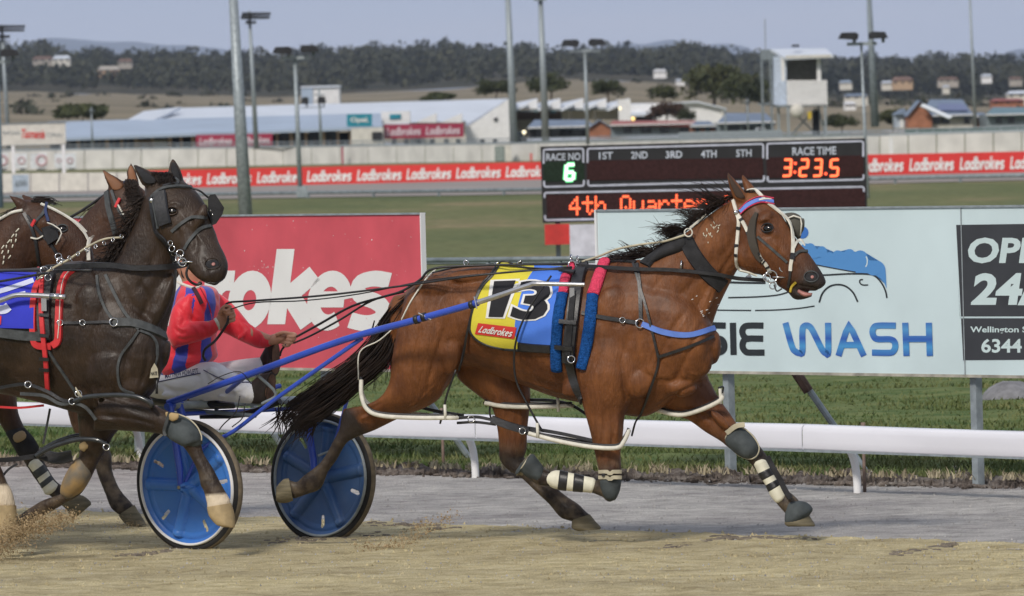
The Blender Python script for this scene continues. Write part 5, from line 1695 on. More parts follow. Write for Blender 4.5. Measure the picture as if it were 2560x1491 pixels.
# ================================================================== horses
def coat_mat(name, base, base2, dark, white, rough=0.52, coat=0.07, nscale=5.0):
 m = bpy.data.materials.new(name)
 m.use_nodes = True
 t = m.node_tree
 b = t.nodes['Principled BSDF']
 b.inputs['Roughness'].default_value = rough
 b.inputs['Specular IOR Level'].default_value = 0.25
 b.inputs['Coat Weight'].default_value = coat
 b.inputs['Coat Roughness'].default_value = 0.3
 at = nd(m, 'ShaderNodeAttribute', attribute_name='coat')
 sp_ = nd(m, 'ShaderNodeSeparateXYZ')
 t.links.new(at.outputs['Vector'], sp_.inputs[0])
 g = nd(m, 'ShaderNodeTexCoord')
 n = nd(m, 'ShaderNodeTexNoise'); n.inputs['Scale'].default_value = nscale; n.inputs['Detail'].default_value = 7
 t.links.new(g.outputs['Object'], n.inputs['Vector'])
 r = nd(m, 'ShaderNodeValToRGB')
 r.color_ramp.elements[0].position = 0.35; r.color_ramp.elements[0].color = (*base, 1)
 r.color_ramp.elements[1].position = 0.68; r.color_ramp.elements[1].color = (*base2, 1)
 t.links.new(n.outputs[0], r.inputs[0])
 mpc = nd(m, 'ShaderNodeMapping'); mpc.inputs['Scale'].default_value = (34, 34, 7); mpc.inputs['Rotation'].default_value = (0, R(35), 0)
 t.links.new(g.outputs['Object'], mpc.inputs[0])
 nc = nd(m, 'ShaderNodeTexNoise'); nc.inputs['Scale'].default_value = 1.0; nc.inputs['Detail'].default_value = 6; nc.inputs['Roughness'].default_value = .7
 t.links.new(mpc.outputs[0], nc.inputs['Vector'])
 rc = nd(m, 'ShaderNodeValToRGB')
 rc.color_ramp.elements[0].position = .3; rc.color_ramp.elements[0].color = (.62, .60, .58, 1)
 rc.color_ramp.elements[1].position = .7; rc.color_ramp.elements[1].color = (1.22, 1.2, 1.18, 1)
 t.links.new(nc.outputs[0], rc.inputs[0])
 mc = nd(m, 'ShaderNodeMixRGB'); mc.blend_type = 'MULTIPLY'; mc.inputs[0].default_value = .75
 t.links.new(r.outputs[0], mc.inputs[1]); t.links.new(rc.outputs[0], mc.inputs[2])
 r = mc
 # ragged border between the coat and the points
 ad = nd(m, 'ShaderNodeMath', operation='MULTIPLY_ADD'); ad.inputs[1].default_value = 0.5;
 t.links.new(n.outputs[0], ad.inputs[0]); ad.inputs[2].default_value = -0.25
 su = nd(m, 'ShaderNodeMath', operation='ADD', use_clamp=True)
 t.links.new(sp_.outputs[0], su.inputs[0]); t.links.new(ad.outputs[0], su.inputs[1])
 mr = nd(m, 'ShaderNodeMapRange'); mr.inputs[1].default_value = 0.15; mr.inputs[2].default_value = 0.8
 t.links.new(su.outputs[0], mr.inputs[0])
 m1 = nd(m, 'ShaderNodeMixRGB'); m1.inputs[2].default_value = (*dark, 1)
 t.links.new(mr.outputs[0], m1.inputs[0]); t.links.new(r.outputs[0], m1.inputs[1])
 mr2 = nd(m, 'ShaderNodeMapRange'); mr2.inputs[1].default_value = 0.35; mr2.inputs[2].default_value = 0.6
 t.links.new(sp_.outputs[1], mr2.inputs[0])
 m2 = nd(m, 'ShaderNodeMixRGB'); m2.inputs[2].default_value = (*white, 1)
 t.links.new(mr2.outputs[0], m2.inputs[0]); t.links.new(m1.outputs[0], m2.inputs[1])
 # track dust on the lower legs and flecked along the belly
 sz = nd(m, 'ShaderNodeSeparateXYZ'); t.links.new(g.outputs['Object'], sz.inputs[0])
 dz = nd(m, 'ShaderNodeMapRange'); dz.inputs[1].default_value = .1; dz.inputs[2].default_value = .75; dz.inputs[3].default_value = .5; dz.inputs[4].default_value = 0
 t.links.new(sz.outputs[2], dz.inputs[0])
 nD = nd(m, 'ShaderNodeTexNoise'); nD.inputs['Scale'].default_value = 16; nD.inputs['Detail'].default_value = 8; t.links.new(g.outputs['Object'], nD.inputs['Vector'])
 rD = nd(m, 'ShaderNodeMapRange'); rD.inputs[1].default_value = .42; rD.inputs[2].default_value = .72; t.links.new(nD.outputs[0], rD.inputs[0])
 mD = nd(m, 'ShaderNodeMath', operation='MULTIPLY'); t.links.new(dz.outputs[0], mD.inputs[0]); t.links.new(rD.outputs[0], mD.inputs[1])
 m3 = nd(m, 'ShaderNodeMixRGB'); m3.inputs[2].default_value = (.26, .20, .13, 1)
 t.links.new(mD.outputs[0], m3.inputs[0]); t.links.new(m2.outputs[0], m3.inputs[1]); m2 = m3
 t.links.new(m2.outputs[0], b.inputs['Base Color'])
 mp = nd(m, 'ShaderNodeMapping'); mp.inputs['Scale'].default_value = (130, 130, 26); mp.inputs['Rotation'].default_value = (0, R(35), 0)
 t.links.new(g.outputs['Object'], mp.inputs[0])
 n2 = nd(m, 'ShaderNodeTexNoise'); n2.inputs['Scale'].default_value = 1.0; n2.inputs['Detail'].default_value = 5
 t.links.new(mp.outputs[0], n2.inputs['Vector'])
 n3 = nd(m, 'ShaderNodeTexNoise'); n3.inputs['Scale'].default_value = 11; n3.inputs['Detail'].default_value = 3
 t.links.new(g.outputs['Object'], n3.inputs['Vector'])
 a3 = nd(m, 'ShaderNodeMath', operation='MULTIPLY_ADD'); a3.inputs[1].default_value = 2.0
 t.links.new(n3.outputs[0], a3.inputs[0]); t.links.new(n2.outputs[0], a3.inputs[2])
 bp = nd(m, 'ShaderNodeBump'); bp.inputs['Strength'].default_value = 0.5; bp.inputs['Distance'].default_value = 0.012
 t.links.new(a3.outputs[0], bp.inputs['Height']); t.links.new(bp.outputs[0], b.inputs['Normal'])
 return m
M['bay'] = coat_mat('bay_coat', (0.105, 0.037, 0.013), (0.205, 0.077, 0.025), (0.024, 0.017, 0.014), (0.6, 0.52, 0.4))
M['blackcoat'] = coat_mat('dark_brown_coat', (0.024, 0.015, 0.010), (0.052, 0.032, 0.020), (0.014, 0.011, 0.010), (0.62, 0.52, 0.38), rough=0.45, coat=.12)
M['brown'] = coat_mat('brown_coat', (0.046, 0.022, 0.013), (0.085, 0.039, 0.020), (0.024, 0.017, 0.014), (0.6, 0.52, 0.4))
M['hair'] = mat('black_hair', (0.010, 0.007, 0.006), 0.5, 0.3, 0, 0.4, 9, col2=(0.026, 0.015, 0.010))
M['hoof'] = mat('hoof_horn', (0.14, 0.12, 0.075), 0.7, 0.3, 0, 0.3, 9, stretch=(1, 1, 6), bump=0.25, bscale=18)
M['hoofp'] = mat('pale_hoof_horn', (0.40, 0.30, 0.16), 0.7, 0.3, 0, 0.25, 12, bump=0.25, bscale=18)
M['leather'] = mat('black_leather', (0.018, 0.018, 0.020), 0.42, 0.5, 0, 0.3, 30, bump=0.1, bscale=60)
M['greyl'] = mat('dusty_leather', (0.055, 0.06, 0.062), 0.6, 0.35, 0, 0.3, 30, bump=0.1, bscale=60)
M['wstrap'] = mat('white_webbing', (0.66, 0.64, 0.56), 0.6, 0.3, 0, 0.12, 25, bump=0.12, bscale=80)
M['neop'] = mat('black_neoprene', (0.030, 0.030, 0.032), 0.85, 0.15, 0, 0.25, 20, bump=0.15, bscale=90)
M['rubber'] = mat('grey_rubber', (0.055, 0.065, 0.068), 0.7, 0.25, 0, 0.3, 14, bump=0.1, bscale=60)
M['wboot'] = mat('cream_boot', (0.70, 0.68, 0.55), 0.6, 0.3, 0, 0.1, 18)
M['beige'] = mat('beige_strap', (0.46, 0.42, 0.31), 0.7, 0.2, 0, 0.15, 20)
M['eye'] = mat('eye_gloss', (0.006, 0.004, 0.003), 0.08, 0.7)
M['pink'] = mat('pink_skin', (0.38, 0.17, 0.15), 0.5, 0.4, 0, 0.2, 30)
M['chrome'] = mat('chrome', (0.62, 0.62, 0.62), 0.2, 0.5, 1.0, 0.05, 10)
M['lblue'] = mat('blue_web', (0.11, 0.21, 0.60), 0.55, 0.35, 0, 0.08, 20)
M['fblue'] = mat('blue_fleece', (0.015, 0.085, 0.30), 0.95, 0.1, 0, 0.3, 60, bump=0.9, bscale=130)
M['fpink'] = mat('pink_fleece', (0.80, 0.075, 0.15), 0.95, 0.1, 0, 0.15, 60, bump=0.9, bscale=130)
M['yellow'] = mat('yellow_cloth', (0.66, 0.58, 0.06), 0.8, 0.2, 0, 0.06, 8, bump=0.12, bscale=120)
M['cblue'] = mat('blue_cloth', (0.075, 0.20, 0.70), 0.8, 0.2, 0, 0.06, 8, bump=0.12, bscale=120)
M['rblue'] = mat('royal_cloth', (0.04, 0.05, 0.50), 0.8, 0.2, 0, 0.06, 8, bump=0.12, bscale=120)
M['numk'] = mat('black_number', (0.022, 0.022, 0.026), 0.8, 0.2)
M['redw'] = mat('red_web', (0.58, 0.035, 0.04), 0.55, 0.35, 0, 0.1, 20, bump=0.1, bscale=80)

def hairs(name, strands, r0, r1, m, parent, seg=3):
 mb = MB()
 for st in strands:
  n = len(st)
  mb.tube(st, [r0 + (r1 - r0) * (i / (n - 1)) ** 1.5 for i in range(n)], seg, cap=False)
 return mb.build(name, m, parent, True)
def on_band(mb, ymid, a, b, dY, w):
 loft(mb, [(*a, *b, dY, w)], ymid)
def hoofed(name, ymid, secs, m, t, n=3):
 mb = MB(); loft(mb, secs, ymid, n, 20, endcap=False)
 return mb.build(name, m, t, True, 50)
def nostril(bvh, px, py, rx, ry, m, t, pink=None):
 co, no = hit(bvh, px, py)
 if co is None: return
 if no.y > 0: no = -no
 s = co.y / F
 u = no.cross(Vector((0, 0, 1))).normalized(); v = no.cross(u)
 mb = MB(); mb.ellipsoid(co - no * 0.003, u * rx * s * .9, v * ry * s * .8, no * 0.006, 8, 16)
 k = mb.build('nostril', M['neop'], t, True)
 mb = MB()
 pts = [co + no * 0.001 + (u * math.cos(a) * rx + v * math.sin(a) * ry * .9) * s * 1.05 for a in np.linspace(0, 2 * math.pi, 19)]
 mb.tube(pts, [0.0025 + .002 * math.sin(a) ** 2 for a in np.linspace(0, 2 * math.pi, 19)], 6, cap=False)
 mb.build('nostril_rim', m, k, True)
 if pink:
  mb = MB(); mb.ellipsoid(co + no * 0.003 - u * rx * s * .15 + v * ry * s * 0.1, u * rx * s * .26, v * ry * s * .3, no * 0.004, 6, 10)
  mb.build('nostril_lining', M['pink'], k, True)
def eyeball(bvh, px, py, r_, t, lidm):
 co, no = hit(bvh, px, py)
 if co is None: return
 if no.y > 0: no = -no
 s = co.y / F
 u = no.cross(Vector((0, 0, 1))).normalized(); v = no.cross(u)
 mb = MB(); mb.ellipsoid(co - no * r_ * s * .25, u * r_ * s * 1.15, v * r_ * s * .85, no * r_ * s * .75, 10, 16)
 e = mb.build('eye', M['eye'], t, True)
 for sg in (1, -1):
  mb = MB()
  pts = [co + no * r_ * s * (0.15 + .2 * math.sin(a)) + (u * math.cos(a) * r_ * 1.35 - v * sg * math.sin(a) * r_ * .95) * s for a in np.linspace(0, math.pi, 10)]
  mb.tube(pts, [0.0015 + 0.0035 * math.sin(a) for a in np.linspace(0, math.pi, 10)], 6)
  mb.build('eyelid', lidm, e, True)
def ring3(name, px, py, Y, r_px, rt, m, t, nrm=(0.15, -1, 0.1)):
 mb = MB(); torus(mb, P(px, py, Y), nrm, r_px * Y / F, rt)
 return mb.build(name, m, t, True)

# ------------------------------------------------------------------ the bay horse, number 13
def yb(px): return 44.75 - (px - 1400) / 447.0 * 0.36
bay = MB()
loft(bay, [(1008, 735, 985, 890, 0, .12), (1045, 700, 1010, 960, 0, .24), (1100, 676, 1072, 950, 0, .28), (1170, 664, 1160, 915, 0, .29), (1255, 667, 1270, 950, 0, .28),
   (1350, 676, 1375, 990, 0, .30), (1440, 674, 1455, 1009, 0, .29), (1520, 656, 1545, 1035, 0, .26), (1600, 650, 1620, 1040, 0, .24), (1690, 690, 1700, 990, 0, .22), (1750, 760, 1752, 960, 0, .18), (1784, 820, 1776, 915, 0, .09)], yb, 4, 26)
loft(bay, [(1545, 652, 1690, 965, 0, .19), (1620, 646, 1765, 850, 0, .155), (1680, 608, 1795, 772, 0, .125), (1740, 562, 1824, 712, 0, .10), (1800, 518, 1846, 672, 0, .088), (1842, 494, 1872, 640, 0, .08)], yb, 4, 22)
loft(bay, [(1846, 486, 1838, 600, 0, .07), (1890, 475, 1843, 660, 0, .092), (1935, 509, 1862, 680, 0, .108), (1964, 553, 1900, 688, 0, .10, .12), (1994, 602, 1930, 698, 0, .078, .25), (2017, 627, 1953, 712, 0, .066, .4), (2036, 653, 1975, 716, 0, .058, .6), (2055, 681, 1997, 722, 0, .058, .8), (2064, 699, 2028, 728, 0, .046, .9)], yb, 4, 20)
loft(bay, [(1945, 690, 1945, 716, 0, .045, .3), (1968, 702, 1968, 730, 0, .045, .6), (1992, 712, 1984, 748, 0, .046, .9), (2012, 728, 2004, 750, 0, .042, .9), (2030, 736, 2028, 743, 0, .03, .8)], yb, 4, 14)
# ears
loft(bay, [(1832, 496, 1872, 500, -.045, .028), (1823, 468, 1858, 474, -.05, .026), (1818, 446, 1840, 452, -.055, .018), (1817, 430, 1823, 434, -.058, .008, .5)], yb, 4, 12)
loft(bay, [(1862, 482, 1892, 478, .05, .028), (1856, 460, 1880, 460, .055, .024), (1853, 445, 1868, 448, .058, .016), (1855, 436, 1860, 438, .06, .007, .5)], yb, 4, 12)
# near hind, stretched out behind
loft(bay, [(1012, 740, 1190, 740, -.10, .15), (992, 830, 1192, 830, -.15, .14), (979, 900, 1165, 890, -.17, .125), (972, 958, 1140, 938, -.17, .115), (948, 995, 1090, 1005, -.17, .095), (908, 1014, 1005, 1043, -.17, .068, .05), (882, 1018, 940, 1075, -.17, .052, .45), (858, 1028, 902, 1090, -.17, .046, .9),
   (848, 1070, 872, 1104, -.17, .038, 1), (836, 1094, 860, 1118, -.17, .033, 1), (813, 1138, 841, 1152, -.17, .030, 1), (790, 1166, 821, 1179, -.17, .032, 1), (758, 1190, 802, 1222, -.17, .042, 1), (741, 1205, 766, 1237, -.17, .034, 1), (722, 1199, 736, 1248, -.17, .042, 1)], yb, 4, 18)
# far hind, reaching forward under the belly
loft(bay, [(1110, 900, 1270, 880, .13, .13), (1150, 953, 1310, 930, .15, .12), (1196, 990, 1326, 972, .16, .10), (1229, 1020, 1325, 1014, .16, .085), (1243, 1074, 1319, 1074, .16, .062, .1), (1247, 1118, 1317, 1124, .16, .052, .5), (1249, 1150, 1311, 1146, .16, .047, .8), (1272, 1178, 1330, 1158, .16, .043, 1),
   (1301, 1194, 1347, 1178, .16, .035, 1), (1338, 1229, 1380, 1210, .16, .031, 1), (1372, 1261, 1416, 1240, .16, .033, 1), (1398, 1292, 1446, 1260, .16, .043, 1), (1417, 1301, 1463, 1277, .16, .036, 1), (1431, 1304, 1475, 1287, .16, .042, 1)], yb, 4, 18)
# near fore, folded back at the knee
loft(bay, [(1450, 850, 1650, 850, -.12, .13), (1442, 930, 1640, 940, -.16, .12), (1450, 990, 1588, 1000, -.17, .10), (1463, 1037, 1564, 1035, -.17, .08), (1476, 1085, 1558, 1085, -.17, .066), (1486, 1131, 1552, 1131, -.17, .056, .15), (1495, 1172, 1554, 1170, -.17, .05, .6), (1497, 1202, 1553, 1202, -.17, .05, 1), (1502, 1228, 1546, 1230, -.17, .044, 1), (1510, 1246, 1532, 1250, -.17, .03, 1)], yb, 4, 18)
loft(bay, [(1532, 1200, 1524, 1252, -.17, .045, 1), (1500, 1202, 1503, 1242, -.17, .042, 1), (1474, 1197, 1470, 1230, -.17, .034, 1), (1420, 1185, 1417, 1223, -.17, .032, 1), (1380, 1180, 1374, 1217, -.17, .034, 1), (1352, 1168, 1340, 1212, -.17, .04, 1), (1334, 1152, 1316, 1194, -.17, .04, 1), (1328, 1144, 1303, 1186, -.17, .044, 1)], yb, 4, 16)
# far fore, thrown forward
loft(bay, [(1600, 985, 1755, 900, .10, .13), (1640, 1010, 1772, 945, .13, .12), (1672, 1036, 1788, 978, .14, .105), (1719, 1050, 1802, 1002, .14, .08), (1762, 1080, 1824, 1032, .14, .063, .05), (1800, 1103, 1845, 1062, .14, .053, .4), (1826, 1124, 1876, 1086, .14, .05, .9), (1860, 1146, 1905, 1122, .14, .045, 1), (1880, 1164, 1922, 1147, .14, .037, 1),
   (1907, 1206, 1946, 1190, .14, .034, 1), (1930, 1242, 1966, 1222, .14, .036, 1), (1945, 1264, 1988, 1241, .14, .041, 1), (1960, 1281, 2002, 1258, .14, .037, 1), (1968, 1291, 2013, 1273, .14, .042, 1)], yb, 4, 18)
# muscles that show under the coat
for a in [(1665, 905, -.155, 80, 56, .07, 20), (1560, 820, -.21, 66, 110, .055, 18), (1600, 955, -.20, 44, 40, .06, 30), (1078, 800, -.22, 72, 90, .07, 10), (1040, 895, -.235, 44, 80, .06, -8), (1130, 880, -.235, 30, 60, .06, -10), (1105, 720, -.20, 70, 34, .08, 0), (1745, 880, -.12, 34, 62, .06, 15), (1700, 740, -.11, 26, 90, .05, -38), (1870, 640, -.075, 32, 38, .05, 20), (1512, 1060, -.215, 26, 52, .04, 4), (1942, 596, -.085, 16, 40, .03, 35), (1912, 545, -.085, 26, 14, .035, 30), (1200, 690, -.16, 90, 22, .08, 2), (1700, 965, -.10, 46, 30, .08, 0), (1460, 960, -.19, 60, 34, .06, 20), (1010, 985, -.19, 60, 24, .05, 28), (870, 1035, -.17, 12, 16, .035, 40), (1085, 900, -.262, 16, 74, .03, -14), (1046, 850, -.262, 14, 80, .03, -6), (1620, 870, -.215, 18, 90, .035, 22), (1700, 880, -.175, 18, 70, .04, 10), (1540, 930, -.235, 40, 16, .03, 35), (1490, 1060, -.215, 12, 60, .035, 4), (1538, 1055, -.215, 12, 54, .035, 2), (940, 1030, -.222, 44, 9, .025, 24), (1765, 760, -.10, 14, 70, .03, -25), (1800, 1050, .075, 12, 34, .03, 42)]:
 a = list(a); a[2] += 0.024 * (1 if a[2] < 0 else -1); blob(bay, yb, *a)
horse = thing('horse', 'bay racing horse with black legs wearing the number 13 cloth', 'horse', (P(1400, 1330, yb(1400)).x, yb(1400), 0))
hb = remesh(bay, 'body', 0.0082, 5, M['bay'], horse)
carve(hb, [([(1128, 780), (1100, 860), (1076, 940), (1066, 995)], 7, -.010), ([(1056, 800), (1040, 880), (1034, 960)], 6, -.008), ([(1020, 800), (1004, 890), (992, 960)], 6, -.006), ([(1160, 905), (1128, 950), (1108, 990)], 6, -.010), ([(1185, 760), (1172, 830), (1160, 890)], 10, -.008),
 ([(1838, 625), (1812, 668), (1786, 720), (1760, 780)], 6, -.008), ([(1720, 772), (1682, 822), (1656, 880), (1640, 930)], 7, -.010), ([(1790, 640), (1740, 700), (1690, 750)], 9, -.006), ([(1760, 800), (1735, 850), (1700, 930), (1682, 962)], 7, -.011), ([(1775, 950), (1720, 972), (1676, 998), (1640, 1020)], 6, -.012),
 ([(1552, 900), (1560, 960), (1570, 1020)], 7, -.012), ([(1500, 880), (1474, 940), (1458, 995)], 8, -.010), ([(1600, 780), (1570, 860), (1545, 920)], 9, -.007), ([(1612, 930), (1640, 950), (1690, 955)], 6, -.007), ([(1512, 1010), (1508, 1080), (1504, 1176)], 5, -.007), ([(1540, 1050), (1530, 1110), (1527, 1176)], 4, -.006),
 ([(1690, 1020), (1740, 1030), (1790, 1060)], 5, -.007), ([(1740, 990), (1780, 1020), (1815, 1056)], 4, -.007), ([(1262, 1010), (1272, 1070), (1268, 1140)], 6, -.008), ([(1300, 990), (1302, 1060), (1298, 1120)], 4, .005), ([(960, 1004), (930, 1022), (900, 1046)], 5, -.007), ([(852, 1060), (826, 1110), (796, 1160)], 3.5, -.006), ([(1320, 1196), (1362, 1230), (1404, 1262)], 3.5, -.006),
 ([(1897, 590), (1893, 632), (1908, 664)], 5, -.007), ([(1868, 600), (1858, 640), (1866, 672)], 5, .004), ([(1930, 600), (1965, 640), (2000, 668)], 5, .006), ([(1938, 588), (1950, 612), (1944, 640)], 7, -.007), ([(1982, 640), (2010, 672), (2012, 700)], 5, -.005), ([(1976, 706), (1996, 714), (2020, 718), (2050, 724)], 3, -.009), ([(1900, 556), (1914, 548), (1934, 556)], 4, .007), ([(1904, 590), (1920, 592), (1936, 584)], 3, -.004), ([(1990, 728), (2008, 736), (2030, 738)], 3, -.005),
 ([(1290, 946), (1340, 962), (1400, 982), (1446, 990)], 3, .005), ([(1030, 940), (1050, 985), (1020, 1028)], 3, .005), ([(1090, 960), (1060, 990), (1030, 1022)], 2.6, .004), ([(1905, 606), (1920, 640), (1938, 660)], 2.4, .004), ([(1640, 860), (1620, 910), (1630, 960)], 2.8, .004), ([(1490, 1040), (1496, 1090), (1490, 1130)], 2.6, .004), ([(1700, 900), (1720, 930), (1750, 940)], 2.6, .004),
 ([(1230, 890), (1240, 940)], 8, -.005), ([(1275, 884), (1290, 945)], 8, -.005), ([(1320, 888), (1338, 960)], 8, -.005), ([(1110, 690), (1150, 720), (1170, 770)], 9, -.007), ([(1075, 720), (1060, 770), (1056, 800)], 8, -.006), ([(1700, 625), (1660, 690), (1620, 740)], 12, -.006), ([(1850, 560), (1826, 610), (1800, 650)], 7, -.006)])
HB = bvh_of(hb)
hoofed('hoof', yb, [(722, 1196, 733, 1252, -.17, .05), (708, 1199, 716, 1258, -.17, .058), (694, 1214, 697, 1257, -.17, .056), (690, 1222, 690, 1252, -.17, .045)], M['hoof'], horse)
hoofed('hoof', yb, [(1430, 1300, 1475, 1286, .16, .046), (1429, 1312, 1488, 1303, .16, .054), (1430, 1322, 1502, 1318, .16, .06), (1447, 1329, 1500, 1324, .16, .055)], M['hoof'], horse)
hoofed('hoof', yb, [(1330, 1146, 1306, 1190, -.17, .045), (1322, 1142, 1294, 1186, -.17, .05), (1316, 1142, 1290, 1180, -.17, .045)], M['hoof'], horse)
hoofed('hoof', yb, [(1968, 1284, 2014, 1270, .14, .046), (1963, 1300, 2026, 1293, .14, .055), (1962, 1311, 2037, 1311, .14, .062), (1970, 1317, 2036, 1317, .14, .055)], M['hoof'], horse)
eyeball(HB, 1919, 571, 12, horse, M['neop'])
nostril(HB, 2028, 692, 17, 15, M['greyl'], horse, True)
mb = MB(); loft(mb, [(1998, 724, 1994, 732, -.035, .02), (2014, 731, 2008, 742, -.03, .024), (2030, 733, 2026, 741, -.02, .02)], yb, 3, 10); mb.build('mouth', M['pink'], horse, True)
# inside of the near ear
mb = MB(); loft(mb, [(1838, 490, 1862, 492, -.075, .006), (1828, 466, 1848, 470, -.079, .006), (1821, 446, 1832, 450, -.076, .005), (1819, 434, 1822, 437, -.068, .003)], yb, 4, 10); mb.build('inner_ear', mat('dark_ear', (0.05, 0.03, 0.02), 0.8), horse, True)
# freeze brand
for i in range(16):
 u, v = i % 4, i // 4
 px, py = 1764 + u * 10 + v * 4 - 6 + rng.normal() * 2, 588 - u * 11 + v * -4 + rng.normal() * 3 + v * 9
 co, no = hit(HB, px, py)
 if co is None: continue
 mb = MB(); mb.tube([co + no * .001 + Vector((0, 0, -.008 * rng.uniform(.2, 1.3))), co + no * .002 + Vector((0.006 * rng.normal(), 0, .008 * rng.uniform(.2, 1.3)))], 0.0026, 5)
 mb.build('brand_mark', M['wboot'], horse, True)
for i in range(11):       # flecks of foam on chest and neck
 px, py = (rng.uniform(1728, 1800), rng.uniform(735, 800))
 co, no = hit(HB, px, py)
 if co is None: continue
 mb = MB(); mb.ellipsoid(co, (0.010 * rng.uniform(.5, 1), 0, 0.002), (0, .003, 0), (0, 0, 0.003), 4, 7)
 mb.build('foam_fleck', M['print'], horse, True)
# tail
g = np.random.default_rng(21)
st = []
up = [(1068, 703), (1030, 728), (975, 775), (930, 845), (870, 905), (790, 962), (725, 1010), (690, 1062)]
lo = [(1062, 712), (1015, 775), (992, 850), (970, 905), (905, 965), (830, 1030), (770, 1065), (742, 1085)]
U, L = crom(up, 5), crom(lo, 5)
for i in range(620):
 k = g.random(); d = g.normal() * 0.055
 n = len(U)
 end = int(n * np.clip(g.normal(0.86, 0.14), 0.35, 1.0))
 wob = g.normal() * 5; ph = g.random() * 6
 pts = []
 for j in range(0, max(end, 8), 2):
  f = j / n
  x, y = U[min(j, n - 1)] * (1 - k) + L[min(j, n - 1)] * k
  x += wob * math.sin(f * 7 + ph) * f * 1.6; y += wob * math.cos(f * 6 + ph) * f * 1.6 + f * f * g.normal() * 2
  pts.append(P(x, y, yb(x) - 0.02 + d * (0.3 + f)))
 st.append(pts)
for i in range(70):      # loose wisps at the tip
 x, y = g.uniform(690, 790), g.uniform(1000, 1060)
 dx, dy = g.normal(-14, 16), g.uniform(25, 70)
 st.append([P(x + dx * f * f + 4 * math.sin(f * 5 + i), y + dy * f, yb(x) - .02) for f in (0, .25, .5, .75, 1)])
for i in range(60):      # fringe hanging below the dock
 x, y = g.uniform(930, 985), g.uniform(800, 880)
 st.append([P(x + g.normal() * 3 - 6 * f, y + (50 + 60 * g.random()) * f, yb(x) + .03) for f in (0, .3, .6, 1)])
hairs('tail', st, 0.0042, 0.0012, M['hair'], horse)
# mane, blown back
st = []
crest = crom([(1838, 488), (1790, 520), (1745, 556), (1712, 578), (1680, 600), (1640, 630), (1590, 645), (1540, 653)], 6)
for cl in range(64):
 q = g.random() ** 0.85
 x0, y0 = crest[int(q * (len(crest) - 1))]
 top_ = q < 0.52
 if not top_ and q < .70 and g.random() < .5: continue
 L_ = g.uniform(40, 95) if top_ else g.uniform(20, 66)
 a = R(g.normal(190, 14))
 if top_ and g.random() < .25: a = R(g.normal(206, 9)); L_ *= 1.1
 drop = g.uniform(5, 55) if top_ else g.uniform(-8, 26)
 tx, ty = x0 + math.cos(a) * L_, y0 + math.sin(a) * L_ + drop
 wv = g.normal() * 8; ph = g.random() * 6; dz = g.normal() * .06; bow = g.uniform(4, 16)
 for k in range(int(g.integers(8, 18))):
  rx = x0 + g.normal() * 9; ry = np.interp(-rx, -crest[:, 0], crest[:, 1]) + 3
  ex, ey = tx + g.normal() * 9, ty + g.normal() * 7
  cut_ = g.uniform(.6, 1.08); w2 = g.normal() * 3
  pts = []
  for f in np.linspace(0, cut_, 8):
   s_ = f ** .9
   px = rx + (ex - rx) * s_ + (wv * math.sin(f * 6 + ph) + w2) * f * (1.2 - f * .5)
   py = ry + (ey - ry) * f ** 1.3 - bow * math.sin(min(f, 1) * 3.1) * .8 + (wv * .5 + w2) * math.cos(f * 5 + ph) * f
   pts.append(P(px, py, yb(rx) + dz * f - .02 * (1 - f)))
  st.append(pts)
for i in range(26):
 x, y = 1800 + g.normal() * 26, 505 + g.normal() * 16
 dx, dy = g.uniform(-95, -30), g.uniform(-80, -25)
 st.append([P(x + dx * f, y + dy * f + 16 * f * f, yb(x) + .02) for f in np.linspace(0, 1, 7)])
for i in range(45):      # forelock
 x, y = 1868 + g.normal() * 8, 484 + g.normal() * 4
 st.append([P(x + 26 * f + g.normal() * 2, y - 4 * math.sin(f * 3) + 8 * f, yb(x) - .02) for f in np.linspace(0, 1, 5)])
hairs('mane', st, 0.0026, 0.0006, M['hair'], horse)

# ------------------------------------------------------------------ tack of the bay horse
br = thing('bridle', 'white and black bridle with lilac browband on the bay horse', 'bridle', P(1900, 600, yb(1900)))
ck1 = [(1834, 501), (1842, 533), (1847, 553), (1845, 591), (1842, 632), (1843, 661), (1851, 675)]
ck2 = [(1842, 533), (1862, 563), (1883, 607), (1902, 645), (1914, 660), (1927, 681)]
fc = [(1868, 479), (1889, 478), (1916, 506), (1962, 544), (1976, 569), (1981, 602), (1981, 632), (1977, 662), (1976, 678)]
strap('cheek_strap', HB, ck1, 9.5, M['wstrap'], br, .004, .006)
strap('cheek_strap', HB, ck2, 9.5, M['wstrap'], br, .004, .006)
strap('jaw_strap', HB, [(1851, 675), (1872, 680), (1893, 688)], 7, M['wstrap'], br)
strap('face_strap', HB, fc, 9.5, M['wstrap'], br, .004, .007)
strap('face_strap', HB, [(1978, 569), (1988, 585), (1996, 600)], 4.5, M['wstrap'], br)
strap('nose_loop', HB, [(1983, 622), (1990, 607), (2001, 602), (2010, 616)], 7, M['wstrap'], br, .004, .007)
strap('browband', HB, [(1851, 531), (1872, 513), (1900, 502), (1932, 507)], 12, M['lblue'], br, .004, .009)
strap('browband_piping', HB, [(1850, 525), (1871, 506), (1899, 495), (1931, 500)], 2.4, M['fpink'], br, .004, .012)
strap('browband_piping', HB, [(1852, 537), (1873, 520), (1901, 509), (1933, 514)], 2.4, M['fpink'], br, .004, .012)
strap('browband_print', HB, [(1897, 503), (1912, 501), (1926, 503)], 5, M['wstrap'], br, .003, .013)
for k, a in enumerate([0.12, 0.3, 0.38, 0.55, 0.62, 0.68, 0.75, 0.9]):
 q = crom(ck2, 10); j = int(a * (len(q) - 3))
 strap('keeper', HB, [tuple(q[j]), tuple(q[j + 1]), tuple(q[j + 2])], 11.5, M['leather'], br, .004, .010, n=2)
